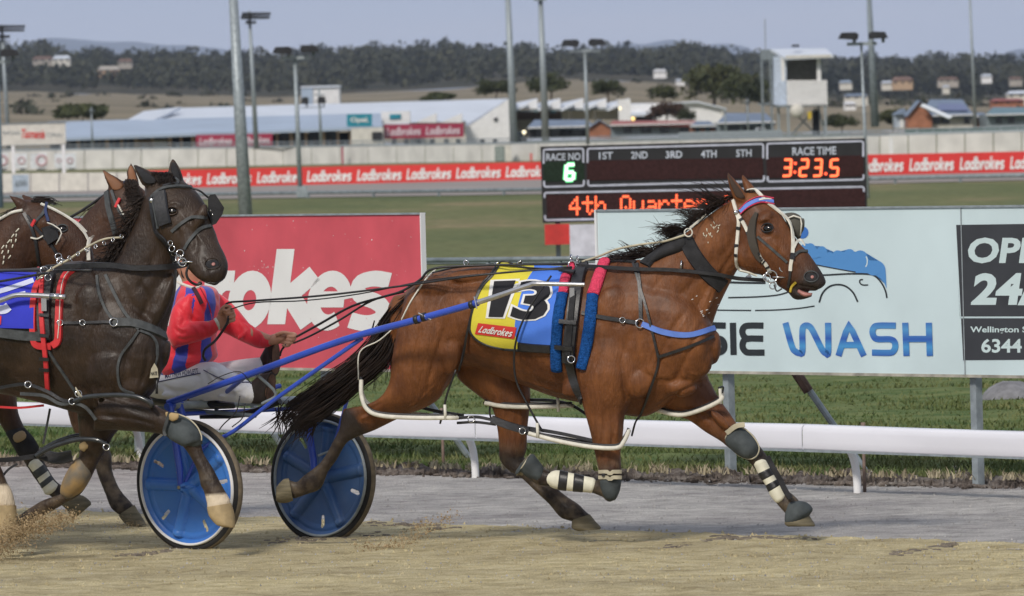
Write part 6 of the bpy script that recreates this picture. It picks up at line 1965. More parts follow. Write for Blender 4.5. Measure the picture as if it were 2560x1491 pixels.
for a in [0.42, 0.62, 0.72]:
 q = crom(ck1, 10); j = int(a * (len(q) - 3))
 strap('keeper', HB, [tuple(q[j]), tuple(q[j + 1]), tuple(q[j + 2])], 11.5, M['leather'], br, .004, .010, n=2)
strap('keeper', HB, [(1981, 634), (1980, 642), (1979, 650)], 12, M['leather'], br, .004, .011, n=2)
strap('noseband', HB, [(1894, 592), (1927, 621), (1968, 657)], 7, M['greyl'], br)
strap('noseband', HB, [(1984, 641), (1998, 630), (2018, 629)], 8, M['greyl'], br)
strap('chin_strap', HB, [(1976, 676), (1974, 700), (1970, 718)], 7, M['leather'], br)
# blinkers
mb = MB()
pn = lay(HB, [(1893, 534), (1884, 556), (1880, 584), (1884, 612), (1893, 640), (1902, 655)], 5, .012)
ribbon(mb, pn, [(7 + 17 * math.sin(math.pi * min(1, (i + 1) / len(pn) * 1.02))) * 44.6 / F for i in range(len(pn))], .005)
mb.build('blinker', mat('brown_mesh', (0.055, 0.046, 0.036), 0.8), br, True, 40)
y_ = yb(1985)
mb = MB(); loft(mb, [(1955, 538, 1962, 545, .06, .03), (1966, 533, 1972, 572, .075, .035), (1984, 532, 1988, 592, .09, .04), (1998, 538, 1999, 600, .10, .034), (2005, 546, 2004, 585, .10, .02)], yb, 4, 16)
b_ = mb.build('blinker', mat('olive_mesh', (0.085, 0.08, 0.065), 0.7), br, True)
b_['label'] = 'olive cup blinker on the far side of the face'
mb = MB(); mb.tube([P(1966, 548, yb(1966) + .03), P(1984, 540, yb(1980) + .04), P(2001, 545, yb(2000) + .06), P(2004, 560, yb(2004) + .06), P(2001, 590, yb(2000) + .06)], .005, 6); mb.build('blinker_rim', M['wstrap'], b_, True)
mb = MB(); c, n_ = hit_near(HB, 1842, 533); mb.ellipsoid(c + n_ * .012, (.014, 0, 0), (0, .008, 0), (0, 0, .014), 8, 12); mb.build('rosette', M['chrome'], br, True)
Yb = hit_near(HB, 1925, 680)[0].y - .02
ring3('bit_ring', 1928, 692, Yb, 15, .0045, M['chrome'], br); ring3('bit_ring', 1917, 694, Yb - .01, 9, .0035, M['chrome'], br); ring3('bit_ring', 1958, 671, Yb, 9, .0035, M['chrome'], br); ring3('bit_ring', 1932, 715, Yb, 8, .0035, M['chrome'], br)
cord('bit_bar', [(1930, 693, Yb), (1968, 694, Yb)], .004, M['chrome'], br)
cord('curb_chain', [(1935, 712, Yb), (1942, 728, Yb), (1955, 722, Yb)], .005, M['greyl'], br)
strap('mouth_tube', HB, [(1990, 706), (1980, 716), (1977, 730)], 6, mat('yellow_tube', (0.5, 0.36, 0.04), 0.5), br)

hn = thing('harness', 'black driving harness with pink and blue fleece girth pads on the bay horse', 'harness', P(1430, 800, yb(1430)))
def fleece(name, pts, wpx, m):
 mb = MB()
 pn = lay(HB, pts, 6, .004)
 rows = []
 for i, (p, nn_) in enumerate(pn):
  t_ = (pn[min(i + 1, len(pn) - 1)][0] - pn[max(i - 1, 0)][0]).normalized()
  s_ = t_.cross(nn_).normalized() * (wpx * 44.5 / F / 2)
  rows.append([p + s_ * math.cos(a) + nn_ * (.022 * math.sin(a) + .006) for a in np.linspace(0, 2 * math.pi, 15)[:-1]])
 mb.rings(rows)
 for i in range(len(mb.v)):
  x, y, z = mb.v[i]; mb.v[i] = (x + .003 * nz3(x * 70, y * 70, z * 70), y + .003 * nz3(x * 70, y * 70, z * 70 + 9), z)
 return mb.build(name, m, hn, True)
fleece('fleece_pad', [(1513, 656), (1500, 690), (1484, 738)], 33, M['fpink']); fleece('fleece_pad', [(1483, 738), (1476, 800), (1466, 870), (1455, 924)], 31, M['fblue'])
fleece('fleece_pad', [(1432, 668), (1414, 700), (1409, 736)], 27, M['fpink']); fleece('fleece_pad', [(1407, 736), (1396, 800), (1391, 870), (1393, 926)], 30, M['fblue'])
strap('saddle_pad', HB, [(1465, 664), (1450, 690), (1440, 740), (1432, 800), (1424, 870), (1422, 905)], 34, M['leather'], hn, .008, .022)
strap('billet', HB, [(1436, 740), (1430, 800), (1424, 870), (1424, 905)], 17, M['neop'], hn, .006, .034)
strap('girth', HB, [(1424, 905), (1434, 950), (1448, 985), (1456, 1004)], 25, M['leather'], hn, .006, .008)
for a in [(1402, 806, 1445, 810), (1392, 864, 1436, 868), (1402, 690, 1440, 694)]:
 strap('keeper', HB, [(a[0], a[1]), ((a[0] + a[2]) / 2, (a[1] + a[3]) / 2 + 1), (a[2], a[3])], 12, M['leather'], hn, .006, .040)
c_, n_ = hit_near(HB, 1430, 735)
mb = MB(); c0 = PX(c_); mb.slab(c0[0] - 6, c0[1] - 15, c0[0] + 6, c0[1] + 15, c_.y - .055, .008); mb.build('buckle', M['chrome'], hn)
for q in [(1428, 899), (1430, 662)]:
 c_, n_ = hit_near(HB, q[0], q[1] + 6); ring3('buckle', q[0], q[1], c_.y - .05, 9, .004, M['chrome'], hn)
mb = MB()
for q in [(1428, 645), (1444, 648)]:
 torus(mb, P(*q, yb(1430) - .06), (1, .2, 0), .018, .004)
mb.build('terret', M['chrome'], hn, True)
strap('breast_strap', HB, [(1455, 783), (1490, 791), (1545, 800), (1596, 808)], 11, M['leather'], hn, .005, .008)
strap('breast_collar', HB, [(1606, 811), (1660, 831), (1722, 838), (1784, 822)], 15, M['lblue'], hn, .007, .008)
ring3('collar_ring', 1600, 809, hit_near(HB, 1600, 809)[0].y - .02, 11, .004, M['chrome'], hn); ring3('buckle', 1556, 801, hit_near(HB, 1556, 801)[0].y - .02, 7, .003, M['chrome'], hn)
strap('shoulder_strap', HB, [(1592, 660), (1600, 720), (1603, 800)], 11, M['leather'], hn, .005, .006)
strap('shoulder_strap', HB, [(1584, 660), (1604, 730), (1622, 790), (1646, 893)], 7, M['leather'], hn, .005, .012)
strap('shoulder_strap', HB, [(1646, 893), (1720, 868), (1782, 842)], 8, M['leather'], hn, .005, .008)
strap('hobble_hanger', HB, [(1646, 893), (1642, 925), (1625, 970), (1604, 1030), (1590, 1050), (1580, 1085)], 6, M['leather'], hn, .004, .01)
strap('withers_strap', HB, [(1505, 656), (1550, 655), (1590, 657)], 9, M['leather'], hn)
strap('back_strap', HB, [(1085, 690), (1150, 676), (1250, 672), (1340, 680), (1425, 682)], 6, M['leather'], hn, .004, .02)
strap('hip_strap', HB, [(1245, 672), (1225, 700), (1200, 735), (1180, 790), (1160, 860), (1140, 925)], 6, M['leather'], hn, .004, .02)
cord('hobble_hanger', [(1378, 690, yb(1378) - .335), (1330, 760, yb(1330) - .335), (1300, 820, yb(1310) - .335), (1286, 880, yb(1286) - .31), (1290, 950, yb(1290) - .28), (1318, 1010, yb(1318) - .26), (1344, 1058, yb(1344) - .24), (1356, 1078, yb(1356) - .24)], .006, M['leather'], hn)
cord('hobble_hanger', [(1140, 925, yb(1140) - .30), (1118, 985, yb(1118) - .27), (1108, 1030, yb(1108) - .26), (1100, 1060, yb(1100) - .26)], .006, M['leather'], hn)
strap('crupper_cord', HB, [(1090, 676), (1066, 700), (1030, 752), (1006, 800)], 4, M['wstrap'], hn, .003, .006)
cord('crupper_cord', [(1006, 800, yb(1006) - .22), (950, 850, yb(950) - .24), (900, 880, yb(900) - .25), (896, 950, yb(896) - .26)], .004, M['wstrap'], hn)
for q in [(1165, 658), (1242, 664), (1300, 660)]:
 mb = MB(); torus(mb, P(q[0], q[1], yb(q[0]) - .03), (0.3, 1, 0), .014, .004, 14, 5); mb.build('keeper_ring', M['chrome'], hn, True)
cord('tie_cord', [(1246, 676, yb(1246) - .05), (1250, 656, yb(1250) - .06), (1270, 655, yb(1270) - .06), (1290, 664, yb(1290) - .05), (1305, 654, yb(1305) - .05)], .006, M['leather'], hn)
# overcheck rein
cord('overcheck', [(1455, 655, yb(1455) - .04), (1500, 640, yb(1500) - .04), (1540, 624, yb(1540) - .04), (1600, 612, yb(1600) - .05), (1660, 604, yb(1660) - .10), (1712, 588, yb(1712) - .13)], .007, M['beige'], hn)
cord('overcheck', [(1440, 648, yb(1440) - .03), (1500, 648, yb(1500) - .03), (1600, 622, yb(1600) - .03)], .004, M['leather'], hn)

nb = thing('neck_cover', 'dark cloth neck cover wrapped round the lower neck of the bay horse', 'neck cover', P(1720, 640, yb(1720)))
strap('crest_band', HB, [(1612, 664), (1640, 638), (1672, 614), (1706, 598)], 36, M['neop'], nb, .008, .010)
mb = MB(); loft(mb, [(1606, 650, 1622, 672, -.02, .12), (1640, 622, 1664, 652, -.01, .135), (1682, 594, 1712, 640, -.01, .13), (1704, 582, 1722, 632, -.01, .12)], yb, 4, 18); mb.build('crest_cover', M['neop'], nb, True)
strap('throat_band', HB, [(1714, 598), (1736, 640), (1768, 682), (1806, 716)], 40, M['neop'], nb, .008, .012)
ring3('ring', 1721, 582, yb(1721) - .14, 10, .004, M['wstrap'], nb)
strap('ring_strap', HB, [(1728, 574), (1748, 558), (1770, 540)], 7, M['wstrap'], nb, .004, .012)
strap('ring_strap', HB, [(1737, 556), (1748, 548), (1760, 538)], 5, M['wstrap'], nb, .004, .012)
cord('snap', [(1704, 652, yb(1704) - .15), (1702, 672, yb(1702) - .16)], .006, M['chrome'], nb)

# saddle cloth: a padded blanket that goes over the back
def cloth(name, label, bvh, left, right, top_over, nx, ny, ym, split, ma, mb_, par):
 "grid between the left and right outlines, laid on the body; the top rows go over the back"
 Lc, Rc = crom(left, 8), crom(right, 8)
 V = []
 for j in range(ny + 1):
  f = j / ny
  a = np.array([np.interp(f, np.linspace(0, 1, len(Lc)), Lc[:, k]) for k in (0, 1)])
  b = np.array([np.interp(f, np.linspace(0, 1, len(Rc)), Rc[:, k]) for k in (0, 1)])
  row = []
  for i in range(nx + 1):
   p = a + (b - a) * i / nx
   co, no = hit(bvh, *p)
   if co is None:
    co, no = hit(bvh, p[0], p[1] + 6)
    if co is None:
     co = V[-1][i][0] if V else P(p[0], p[1], ym(p[0]) - .2); no = Vector((0, -1, 0))
    co = P(p[0], p[1], co.y + .03)
   if no.y > 0: no = -no
   row.append((co, no))
  V.append(row)
 pts = [[c + n * .012 + Vector((0, -.004 - .003 * nz3(c.x * 9, c.z * 9, 3), 0)) for c, n in r_] for r_ in V]
 for it in range(3):
  q = [r_[:] for r_ in pts]
  for j in range(1, ny):
   for i in range(1, nx):
    q[j][i] = pts[j][i] * .5 + (pts[j - 1][i] + pts[j + 1][i] + pts[j][i - 1] + pts[j][i + 1]) * .125
    q[j][i].y = min(q[j][i].y, pts[j][i].y)
  pts = q
 over = []
 for k, (dz, dy) in enumerate(((.018, .10), (.022, .20), (.01, .30), (-.05, .42))):
  over.append([Vector((p.x, p.y + dy, p.z + dz)) for p in pts[0]])
 rows = over[::-1] + pts
 return rows
def cloth_parts(rows, split, mats, names, par, th=.008):
 nj = len(rows); ni = len(rows[0])
 objs = []
 for k in range(len(split) - 1):
  a, b = split[k], split[k + 1]
  mb = MB()
  fr = [rows[j][i] + Vector((0, -th * .5, 0)) for j in range(nj) for i in range(a, b + 1)]
  bk = [rows[j][i] + Vector((0, th * .5, 0)) for j in range(nj) for i in range(a, b + 1)]
  w_ = b - a + 1
  fs = []
  o = nj * w_
  for j in range(nj - 1):
   for i in range(w_ - 1):
    q = (j * w_ + i, j * w_ + i + 1, (j + 1) * w_ + i + 1, (j + 1) * w_ + i)
    fs.append(q); fs.append(tuple(x + o for x in q[::-1]))
  for i in range(w_ - 1):
   fs.append((i, i + o, i + 1 + o, i + 1)); q = (nj - 1) * w_ + i; fs.append((q, q + 1, q + 1 + o, q + o))
  for j in range(nj - 1):
   q = j * w_; fs.append((q, q + w_, q + w_ + o, q + o)); q = j * w_ + w_ - 1; fs.append((q, q + o, q + w_ + o, q + w_))
  mb.add(fr + bk, fs)
  objs.append(mb.build(names[k], mats[k], par, True, 50))
 return objs
sc = thing('saddle_cloth', 'yellow and blue saddle cloth with a black number 13 on the bay horse', 'saddle cloth', P(1290, 780, yb(1290)))
left = [(1240, 672), (1215, 700), (1193, 740), (1178, 795), (1178, 828), (1196, 850), (1226, 864), (1262, 872)]
right = [(1418, 684), (1408, 706), (1398, 740), (1390, 790), (1384, 830), (1382, 856), (1380, 868), (1378, 880)]
rows = cloth('saddle_cloth', '', HB, left, right, 0, 28, 24, yb, None, None, None, None)
# where the yellow half ends: follow the photo's seam by column
cp = cloth_parts(rows, [0, 15, 28], [M['yellow'], M['cblue']], ['yellow_half', 'blue_half'], sc)
CB = bvh_of(*cp)
def on_cloth(bv, off=.004):
 last = [None]
 def place(px, py, z=0):
  co, no = hit(bv, px, py)
  if co is None: co = P(px, py, last[0] if last[0] else 44.4)
  last[0] = co.y
  return co + Vector((0, -off - z * .0015, 0))
 return place
hemL = [tuple(PX(r_[0])) for r_ in rows[4:]]
hemB = [tuple(PX(p)) for p in rows[-1]]
mb = MB(); pn = [(r_[0] + Vector((0, -.002, 0)), Vector((0, -1, 0))) for r_ in rows]; ribbon(mb, pn, .014, .006); mb.build('edge_binding', M['leather'], sc, True)
mb = MB(); pn = [(p + Vector((0, -.002, 0)), Vector((0, -1, 0))) for p in rows[-1]]; ribbon(mb, pn, .016, .006); mb.build('edge_binding', M['leather'], sc, True)
oc = on_cloth(CB)
def subdiv2(shape, it=1):
 vs, fs = shape
 bm = bmesh.new()
 V = [bm.verts.new(v) for v in vs]
 for f in fs:
  try: bm.faces.new([V[i] for i in f])
  except ValueError: pass
 bmesh.ops.triangulate(bm, faces=bm.faces)
 for k in range(it):
  bmesh.ops.subdivide_edges(bm, edges=bm.edges, cuts=1, use_grid_fill=True)
 bm.verts.index_update()
 out = ([tuple(v.co) for v in bm.verts], [tuple(v.index for v in f.verts) for f in bm.faces])
 bm.free()
 return out
def digits(s, quad_, off_out, par):
 a = subdiv2(text2d(s, 0.035), 2); b = subdiv2(text2d(s, 0.065), 2)
 bb = np.array(b[0]); box = (bb[:, 0].min(), bb[:, 1].min(), bb[:, 0].max(), bb[:, 1].max())
 print_on('number_outline', b, quad_, lambda x, y, z=0: oc(x, y, 0), M['print'], par, box)
 print_on('number', a, quad_, lambda x, y, z=0: oc(x, y, 2), M['numk'], par, box)
digits('1', [(1226, 700), (1300, 697), (1262, 797), (1214, 796)], 0, sc)
digits('3', [(1296, 696), (1392, 702), (1366, 808), (1266, 800)], 0, sc)
lab = [(1195, 808), (1291, 819), (1285, 848), (1187, 836)]
vs = [(x, y, 0) for y in range(5) for x in range(9)]
grid = ([(x / 8, y / 4, 0) for y in range(5) for x in range(9)], [(y * 9 + x, y * 9 + x + 1, (y + 1) * 9 + x + 1, (y + 1) * 9 + x) for y in range(4) for x in range(8)])
print_on('sponsor_patch', grid, lab, lambda x, y, z=0: oc(x, y, 1), M['red'], sc)
print_on('lettering', logo2d('Ladbrokes', .24), [(1204, 815), (1284, 824), (1278, 844), (1194, 832)], lambda x, y, z=0: oc(x, y, 3 + z * .2), M['print'], sc)
strap('hem_strap', CB, [(1296, 866), (1330, 870), (1376, 873)], 21, M['leather'], sc, .005, .006)

# hobbles: stiff white loops joined by black straps
hp = thing('hobbles', 'white plastic hobble loops and black straps round the legs of the bay horse', 'hobbles', P(1300, 1050, yb(1300)))
def hoop(front, dyf, dyb, lift, r_=.0125, name='leg_loop', m=None):
 q = crom(front, 6)
 n = len(q)
 pts = []
 for i, (x, y) in enumerate(q):
  f = i / (n - 1)
  pts.append(P(x, y, yb(x) + dyf - .02 * math.sin(math.pi * f)))
 for i, (x, y) in enumerate(q[::-1]):
  f = i / (n - 1)
  pts.append(P(x, y - lift * math.sin(math.pi * f), yb(x) + dyb + .02 * math.sin(math.pi * f)))
 pts.append(pts[0])
 mb = MB(); mb.tube(pts, r_, 9, cap=False)
 o = mb.build(name, m or M['wstrap'], hp, True)
 mb = MB(); mb.tube([p + Vector((0, 0.006, .016)) for p in pts[:n]], .008, 6); mb.build('loop_lining', M['leather'], o, True)
 return o
hoop([(903, 950), (904, 990), (918, 1024), (955, 1040), (1040, 1045), (1142, 1045)], -.275, -.06, 16)
hoop([(1213, 1008), (1260, 1016), (1330, 1018), (1430, 1015)], .08, .26, 10)
hoop([(1322, 1084), (1400, 1104), (1480, 1118), (1542, 1120), (1560, 1104), (1572, 1078)], -.262, -.09, 14)
hoop([(1632, 1023), (1696, 1038), (1750, 1026), (1800, 1002), (1806, 984)], .03, .25, 12)
def fstrap(pts, w_, m=M['leather'], name='connecting_strap'):
 q = crom(pts, 5)
 mb = MB(); ribbon(mb, [(P(*a), Vector((0, -1, 0))) for a in q], w_ * 44.6 / F, .005)
 return mb.build(name, m, hp, True, 40)
fstrap([(1142, 1046, yb(1142) - .2), (1190, 1043, yb(1190) - .19), (1230, 1050, yb(1230) - .18)], 8)
fstrap([(1142, 1058, yb(1142) - .19), (1190, 1056, yb(1190) - .18), (1240, 1062, yb(1240) - .17)], 7)
fstrap([(1228, 1048, yb(1228) - .2), (1270, 1064, yb(1270) - .2), (1320, 1078, yb(1320) - .22)], 20)
fstrap([(1316, 1070, yb(1316) - .2), (1400, 1084, yb(1400) - .2), (1482, 1102, yb(1482) - .2)], 9)
fstrap([(1320, 1080, yb(1320) - .16), (1400, 1094, yb(1400) - .16), (1482, 1108, yb(1482) - .16)], 7)
fstrap([(1040, 1016, yb(1040) + .1), (1100, 1030, yb(1100) + .1), (1160, 1040, yb(1160) + .1)], 9)
fstrap([(1324, 1000, yb(1324) + .2), (1380, 1002, yb(1380) + .2), (1430, 1014, yb(1430) + .2), (1480, 1046, yb(1480) + .18)], 8)
fstrap([(1226, 1010, yb(1226) + .1), (1224, 1030, yb(1224) + .06), (1228, 1048, yb(1228))], 5)
for q in [(1114, 1030, -.285), (1396, 1010, .06), (1345, 1076, -.28), (1802, 990, .02)]:
 Yq = yb(q[0]) + q[2]
 mb = MB(); mb.tube([P(q[0] - 2, q[1] - 18, Yq), P(q[0], q[1] + 20, Yq)], .009, 7); mb.build('loop_hanger', M['wstrap'], hp, True)
ring3('buckle', 1178, 1048, yb(1178) - .22, 8, .003, M['chrome'], hp); ring3('buckle', 1306, 1078, yb(1306) - .24, 8, .003, M['chrome'], hp)
cord('hobble_hanger', [(1806, 984, yb(1806)), (1808, 968, yb(1806)), (1796, 970, yb(1796) - .04)], .005, M['leather'], hp)

# boots
def boot(label, cat, name, parts, ym=None):
 ym = ym or yb
 x = parts[0][1][0]
 t = thing(name, label, cat, P(x[0], x[1], ym(x[0])))
 for pname, secs, m in parts:
  mb = MB(); loft(mb, secs, ym, 3, 18, endcap=len(secs) > 2)
  mb.build(pname, m, t, True, 60)
 return t
def cut(secs, f0, f1, grow=1.0, dw=.0):
 "a length of a lofted sleeve between fractions f0 and f1"
 r_ = crom(secs, 10); n = len(r_) - 1
 idx = np.linspace(f0 * n, f1 * n, 4)
 out = []
 for i in idx:
  k = np.array([np.interp(i, range(n + 1), r_[:, c]) for c in range(r_.shape[1])])
  c = (k[0:2] + k[2:4]) / 2
  k[0:2] = c + (k[0:2] - c) * grow; k[2:4] = c + (k[2:4] - c) * grow; k[5] = k[5] * grow + dw
  out.append(tuple(k))
 return out
s1 = [(1484, 1195, 1478, 1233, -.17, .044), (1455, 1189, 1452, 1230, -.17, .044), (1420, 1181, 1415, 1227, -.17, .046), (1392, 1176, 1386, 1222, -.17, .046), (1372, 1182, 1368, 1212, -.17, .042)]
boot('cream shin boot with two black straps on the folded near foreleg of the bay horse', 'shin boot', 'shin_boot', [
 ('boot_shell', cut(s1, .0, .23), M['wboot']), ('boot_strap', cut(s1, .22, .38, 1.06), M['leather']), ('boot_shell', cut(s1, .37, .52), M['wboot']), ('boot_strap', cut(s1, .51, .66, 1.06), M['leather']), ('boot_shell', cut(s1, .65, 1.0), M['wboot'])])
s2 = [(1884, 1163, 1916, 1150, .13, .045), (1898, 1190, 1930, 1174, .13, .045), (1914, 1214, 1944, 1198, .13, .046), (1926, 1240, 1960, 1218, .13, .048), (1938, 1256, 1966, 1238, .13, .044)]
boot('cream shin boot with black straps on the outstretched foreleg of the bay horse', 'shin boot', 'shin_boot', [
 ('boot_shell', cut(s2, .0, .22), M['wboot']), ('boot_strap', cut(s2, .21, .36, 1.06), M['leather']), ('boot_shell', cut(s2, .35, .52), M['wboot']), ('boot_strap', cut(s2, .51, .64, 1.06), M['leather']), ('boot_shell', cut(s2, .63, 1.0), M['wboot'])])
mb = MB(); pn = [(P(x, y, yb(x) + .13 - .05), Vector((0, -1, 0))) for x, y in crom([(1918, 1142), (1934, 1172), (1950, 1200), (1964, 1228), (1976, 1246)], 4)]
ribbon(mb, pn, 14 * 44.4 / F, .02); tag(mb.build('tendon_guard', M['neop'], None, True, 40), 'black tendon guard strapped along the front of the outstretched foreleg', 'tendon guard')
mb = MB()
# knee boot cups
s3 = [(1822, 1080, 1846, 1062, .11, .03), (1812, 1104, 1872, 1078, .10, .055), (1834, 1130, 1888, 1094, .10, .06), (1858, 1146, 1897, 1112, .10, .055), (1880, 1150, 1898, 1128, .11, .03)]
t = boot('black oval knee boot with beige edging on the outstretched foreleg of the bay horse', 'knee boot', 'knee_boot', [('boot_cup', s3, M['rubber'])])
mb = MB(); q = crom([(1816, 1090), (1830, 1072), (1848, 1066), (1872, 1080), (1892, 1104), (1898, 1124), (1890, 1142), (1872, 1148), (1846, 1138), (1822, 1114), (1814, 1098), (1816, 1090)], 4)
mb.tube([P(x, y, yb(x) + .10 - .02) for x, y in q], .004, 6); mb.build('edging', M['beige'], t, True)
mb = MB(); pn = [(P(x, y, yb(x) + .06), Vector((0, -1, 0))) for x, y in crom([(1816, 1084), (1840, 1066), (1862, 1062)], 4)]; ribbon(mb, pn, 13 * 44.4 / F, .008); mb.build('boot_strap', M['beige'], t, True, 40)
t = thing('knee_boot', 'black knee boot with beige buckled straps on the folded foreleg of the bay horse', 'knee boot', P(1525, 1200, yb(1525) - .17))
mb = MB(); loft(mb, [(1498, 1202, 1554, 1202, -.17, .058), (1500, 1224, 1550, 1226, -.17, .055), (1510, 1244, 1540, 1248, -.17, .04), (1516, 1250, 1530, 1253, -.17, .02)], yb, 3, 16); mb.build('boot_cup', M['rubber'], t, True)
for y0 in (1180, 1194):
 mb = MB(); pn = [(P(x, y0 + (4 if abs(x - 1524) < 4 else 0), yb(x) - .17 - .062 * math.sqrt(max(0, 1 - ((x - 1525) / 31) ** 2)) - .004), Vector(((x - 1525) / 40, -1, 0)).normalized()) for x in np.linspace(1497, 1553, 12)]
 ribbon(mb, pn, 10 * 44.4 / F, .006); mb.build('boot_strap', M['beige'], t, True, 40)
mb = MB(); mb.slab(1504, 1184, 1512, 1192, yb(1508) - .245, .006); mb.build('buckle', M['leather'], t)
bell = [('boot_bell', [(1356, 1164, 1340, 1206, -.17, .05), (1344, 1148, 1318, 1194, -.17, .056), (1334, 1136, 1300, 1184, -.17, .064), (1326, 1136, 1292, 1188, -.17, .066)], M['rubber'])]
t = boot('grey rubber bell boot turned upward on the folded forefoot of the bay horse', 'bell boot', 'bell_boot', bell)
mb = MB(); mb.tube([P(1326 + (1292 - 1326) * f, 1136 + 52 * f, yb(1310) - .17 - .066 * math.sin(math.pi * f)) for f in np.linspace(0, 1, 9)], .004, 6); mb.build('rim', M['beige'], t, True)
boot('grey flared rubber bell boot on the outstretched forefoot of the bay horse', 'bell boot', 'bell_boot', [('boot_bell', [(1964, 1270, 1990, 1252, .14, .048), (1962, 1290, 2016, 1256, .14, .060), (1962, 1306, 2032, 1272, .14, .068), (1966, 1310, 2026, 1286, .14, .064)], M['rubber'])])
# ================================================================== the sulky
M['sblue'] = mat('sulky_blue_paint', (0.03, 0.075, 0.46), 0.3, 0.5, 0, 0.1, 9, coat=0.3)
M['wblue'] = mat('wheel_blue_plastic', (0.035, 0.17, 0.60), 0.35, 0.5, 0, 0.06, 5, coat=0.2, col2=(0.06, 0.21, 0.58), detail=8)
M['wblue2'] = mat('wheel_dull_blue_plastic', (0.03, 0.105, 0.29), 0.45, 0.5, 0, 0.12, 5, coat=0.1, col2=(0.07, 0.14, 0.30), detail=8)  # darker, greyer version of the near wheel blue
M['tyre'] = mat('tyre_rubber', (0.022, 0.022, 0.023), 0.75, 0.3, 0, 0.2, 20)
M['tread'] = mat('sandy_tread', (0.17, 0.14, 0.10), 0.95, 0.1, 0, 0.3, 18)
M['purple'] = mat('purple_lettering', (0.28, 0.03, 0.36), 0.35, 0.5)
sulky = thing('sulky', 'two-wheeled blue racing sulky with solid disc wheels behind the bay horse', 'sulky', P(636, 1368, 45.65))
TH = R(37)
AX = Vector((math.sin(TH), math.cos(TH), 0))          # axle, towards the far wheel
FW = Vector((math.cos(TH), -math.sin(TH), 0))         # rolling direction
WR = 0.376
def wheel(px, py, Y, blue, phase, hub_out, camber):
 c = P(px, py, Y)
 ax = (AX + Vector((0, 0, camber))).normalized()
 e1 = FW; e2 = ax.cross(e1).normalized()
 if e2.z < 0: e2 = -e2
 def pt(r_, a, d): return c + (e1 * math.cos(a) + e2 * math.sin(a)) * r_ + ax * d
 def lathe(prof, seg=72):
  rows = [[pt(r_, 2 * math.pi * k / seg, d) for k in range(seg)] for d, r_ in prof]
  mb = MB()
  vs = [v for q in rows for v in q]; fs = []
  for i in range(len(rows) - 1):
   for k in range(seg):
    k2 = (k + 1) % seg
    fs.append((i * seg + k, i * seg + k2, (i + 1) * seg + k2, (i + 1) * seg + k))
  mb.add(vs, fs); return mb
 a_ = np.linspace(0, 2 * math.pi, 15)
 w_ = lathe([(0.024 + .021 * math.sin(t), WR - .024 + .024 * math.cos(t)) for t in a_]).build('wheel', M['tyre'], sulky, True)
 w_['label'] = 'near wheel in bright blue' if blue is M['wblue'] else 'far wheel in duller blue'
 lathe([(0.008, WR - .006), (0.016, WR + .0012), (0.03, WR + .0025), (0.042, WR + .0008), (.047, WR - .012), (.046, WR - .03)]).build('tyre_tread', M['tread'], w_, True)
 lathe([(0.002, WR - .052), (-.008, WR - .048), (-.009, WR - .040), (.004, WR - .036)]).build('rim', M['white'] if blue is M['wblue'] else M['galv'], w_, True)
 # disc: dished plastic with raised spokes and slots
 nseg, nr = 180, 26
 ro = WR - .043
 radii = list(np.linspace(0.02, ro, nr))
 sl = [phase + R(36 + 72 * k) for k in range(5)] ; spk = [phase + R(72 * k) for k in range(5)]
 def hgt(r_, a):
  h = 0.030 * min(1, max(0, (ro - r_) / .03)) ** .6               # dish inside the rim
  for s_ in spk:
   da = (a - s_ + math.pi) % (2 * math.pi) - math.pi
   d = abs(r_ * math.sin(da)) if math.cos(da) > 0 else 9
   if d < .034 and r_ < ro - .035:
    h -= .030 * (1 - (d / .034) ** 2) ** .5
  if r_ < .06: h -= .014 * (1 - (r_ / .06) ** 2)
  if abs(r_ - (ro - .045)) < .02: h -= .007 * (1 - (abs(r_ - (ro - .045)) / .02) ** 2)
  return h
 def inslot(r_, a):
  for s_ in sl:
   da = (a - s_ - R(8) + math.pi) % (2 * math.pi) - math.pi
   if math.cos(da) > 0:
    u = r_ * math.cos(da); v = r_ * math.sin(da)
    du = max(0, abs(u - .248) - .026)
    if math.hypot(du, v) < .0115: return True
  return False
 vs, fs = [], []
 nr = 90
 radii = list(np.linspace(0.015, ro, nr)); nseg = 260
 for r_ in radii:
  for k in range(nseg):
   a = 2 * math.pi * k / nseg
   vs.append(pt(r_, a, hgt(r_, a)))
 for i in range(nr - 1):
  for k in range(nseg):
   a = 2 * math.pi * (k + .5) / nseg
   if inslot((radii[i] + radii[i + 1]) / 2, a): continue
   k2 = (k + 1) % nseg
   fs.append((i * nseg + k, i * nseg + k2, (i + 1) * nseg + k2, (i + 1) * nseg + k))
 fs.append(tuple(range(nseg)))
 me = bpy.data.meshes.new('disc'); me.from_pydata(vs, [], fs)
 bm = bmesh.new(); bm.from_mesh(me)
 loose = [v for v in bm.verts if not v.link_faces]
 bmesh.ops.delete(bm, geom=loose, context='VERTS')
 bmesh.ops.recalc_face_normals(bm, faces=bm.faces); bm.to_mesh(me); bm.free()
 me.shade_smooth()
 d_ = link('disc', me, blue, w_)
 md = d_.modifiers.new('t', 'SOLIDIFY'); md.thickness = .004; md.offset = 0
 h_ = lathe([(-.03, .004), (-.03, .018), (-.012, .022), (0.01, .03), (.05, .03), (.06, .02), (.06, .004)], 20).build('hub', M['sblue'], w_, True)
 # small warning triangle on the disc
 t0 = phase + R(72 * 2 + 30)
 tri = [pt(.085 + .03 * math.cos(b), t0 + .3 * math.sin(b), .012) for b in (0, 2.1, 4.2)]
 mb = MB(); mb.add(tri, [(0, 1, 2)]); mb.build('sticker', M['galv'], w_)
 return c, ax, pt
WN = wheel(466, 1216, 45.2, M['wblue'], R(-38), -1, 0.05)
WF = wheel(800, 1196, 46.15, M['wblue2'], R(10), 1, -0.05)
cN, cF = WN[0], WF[0]
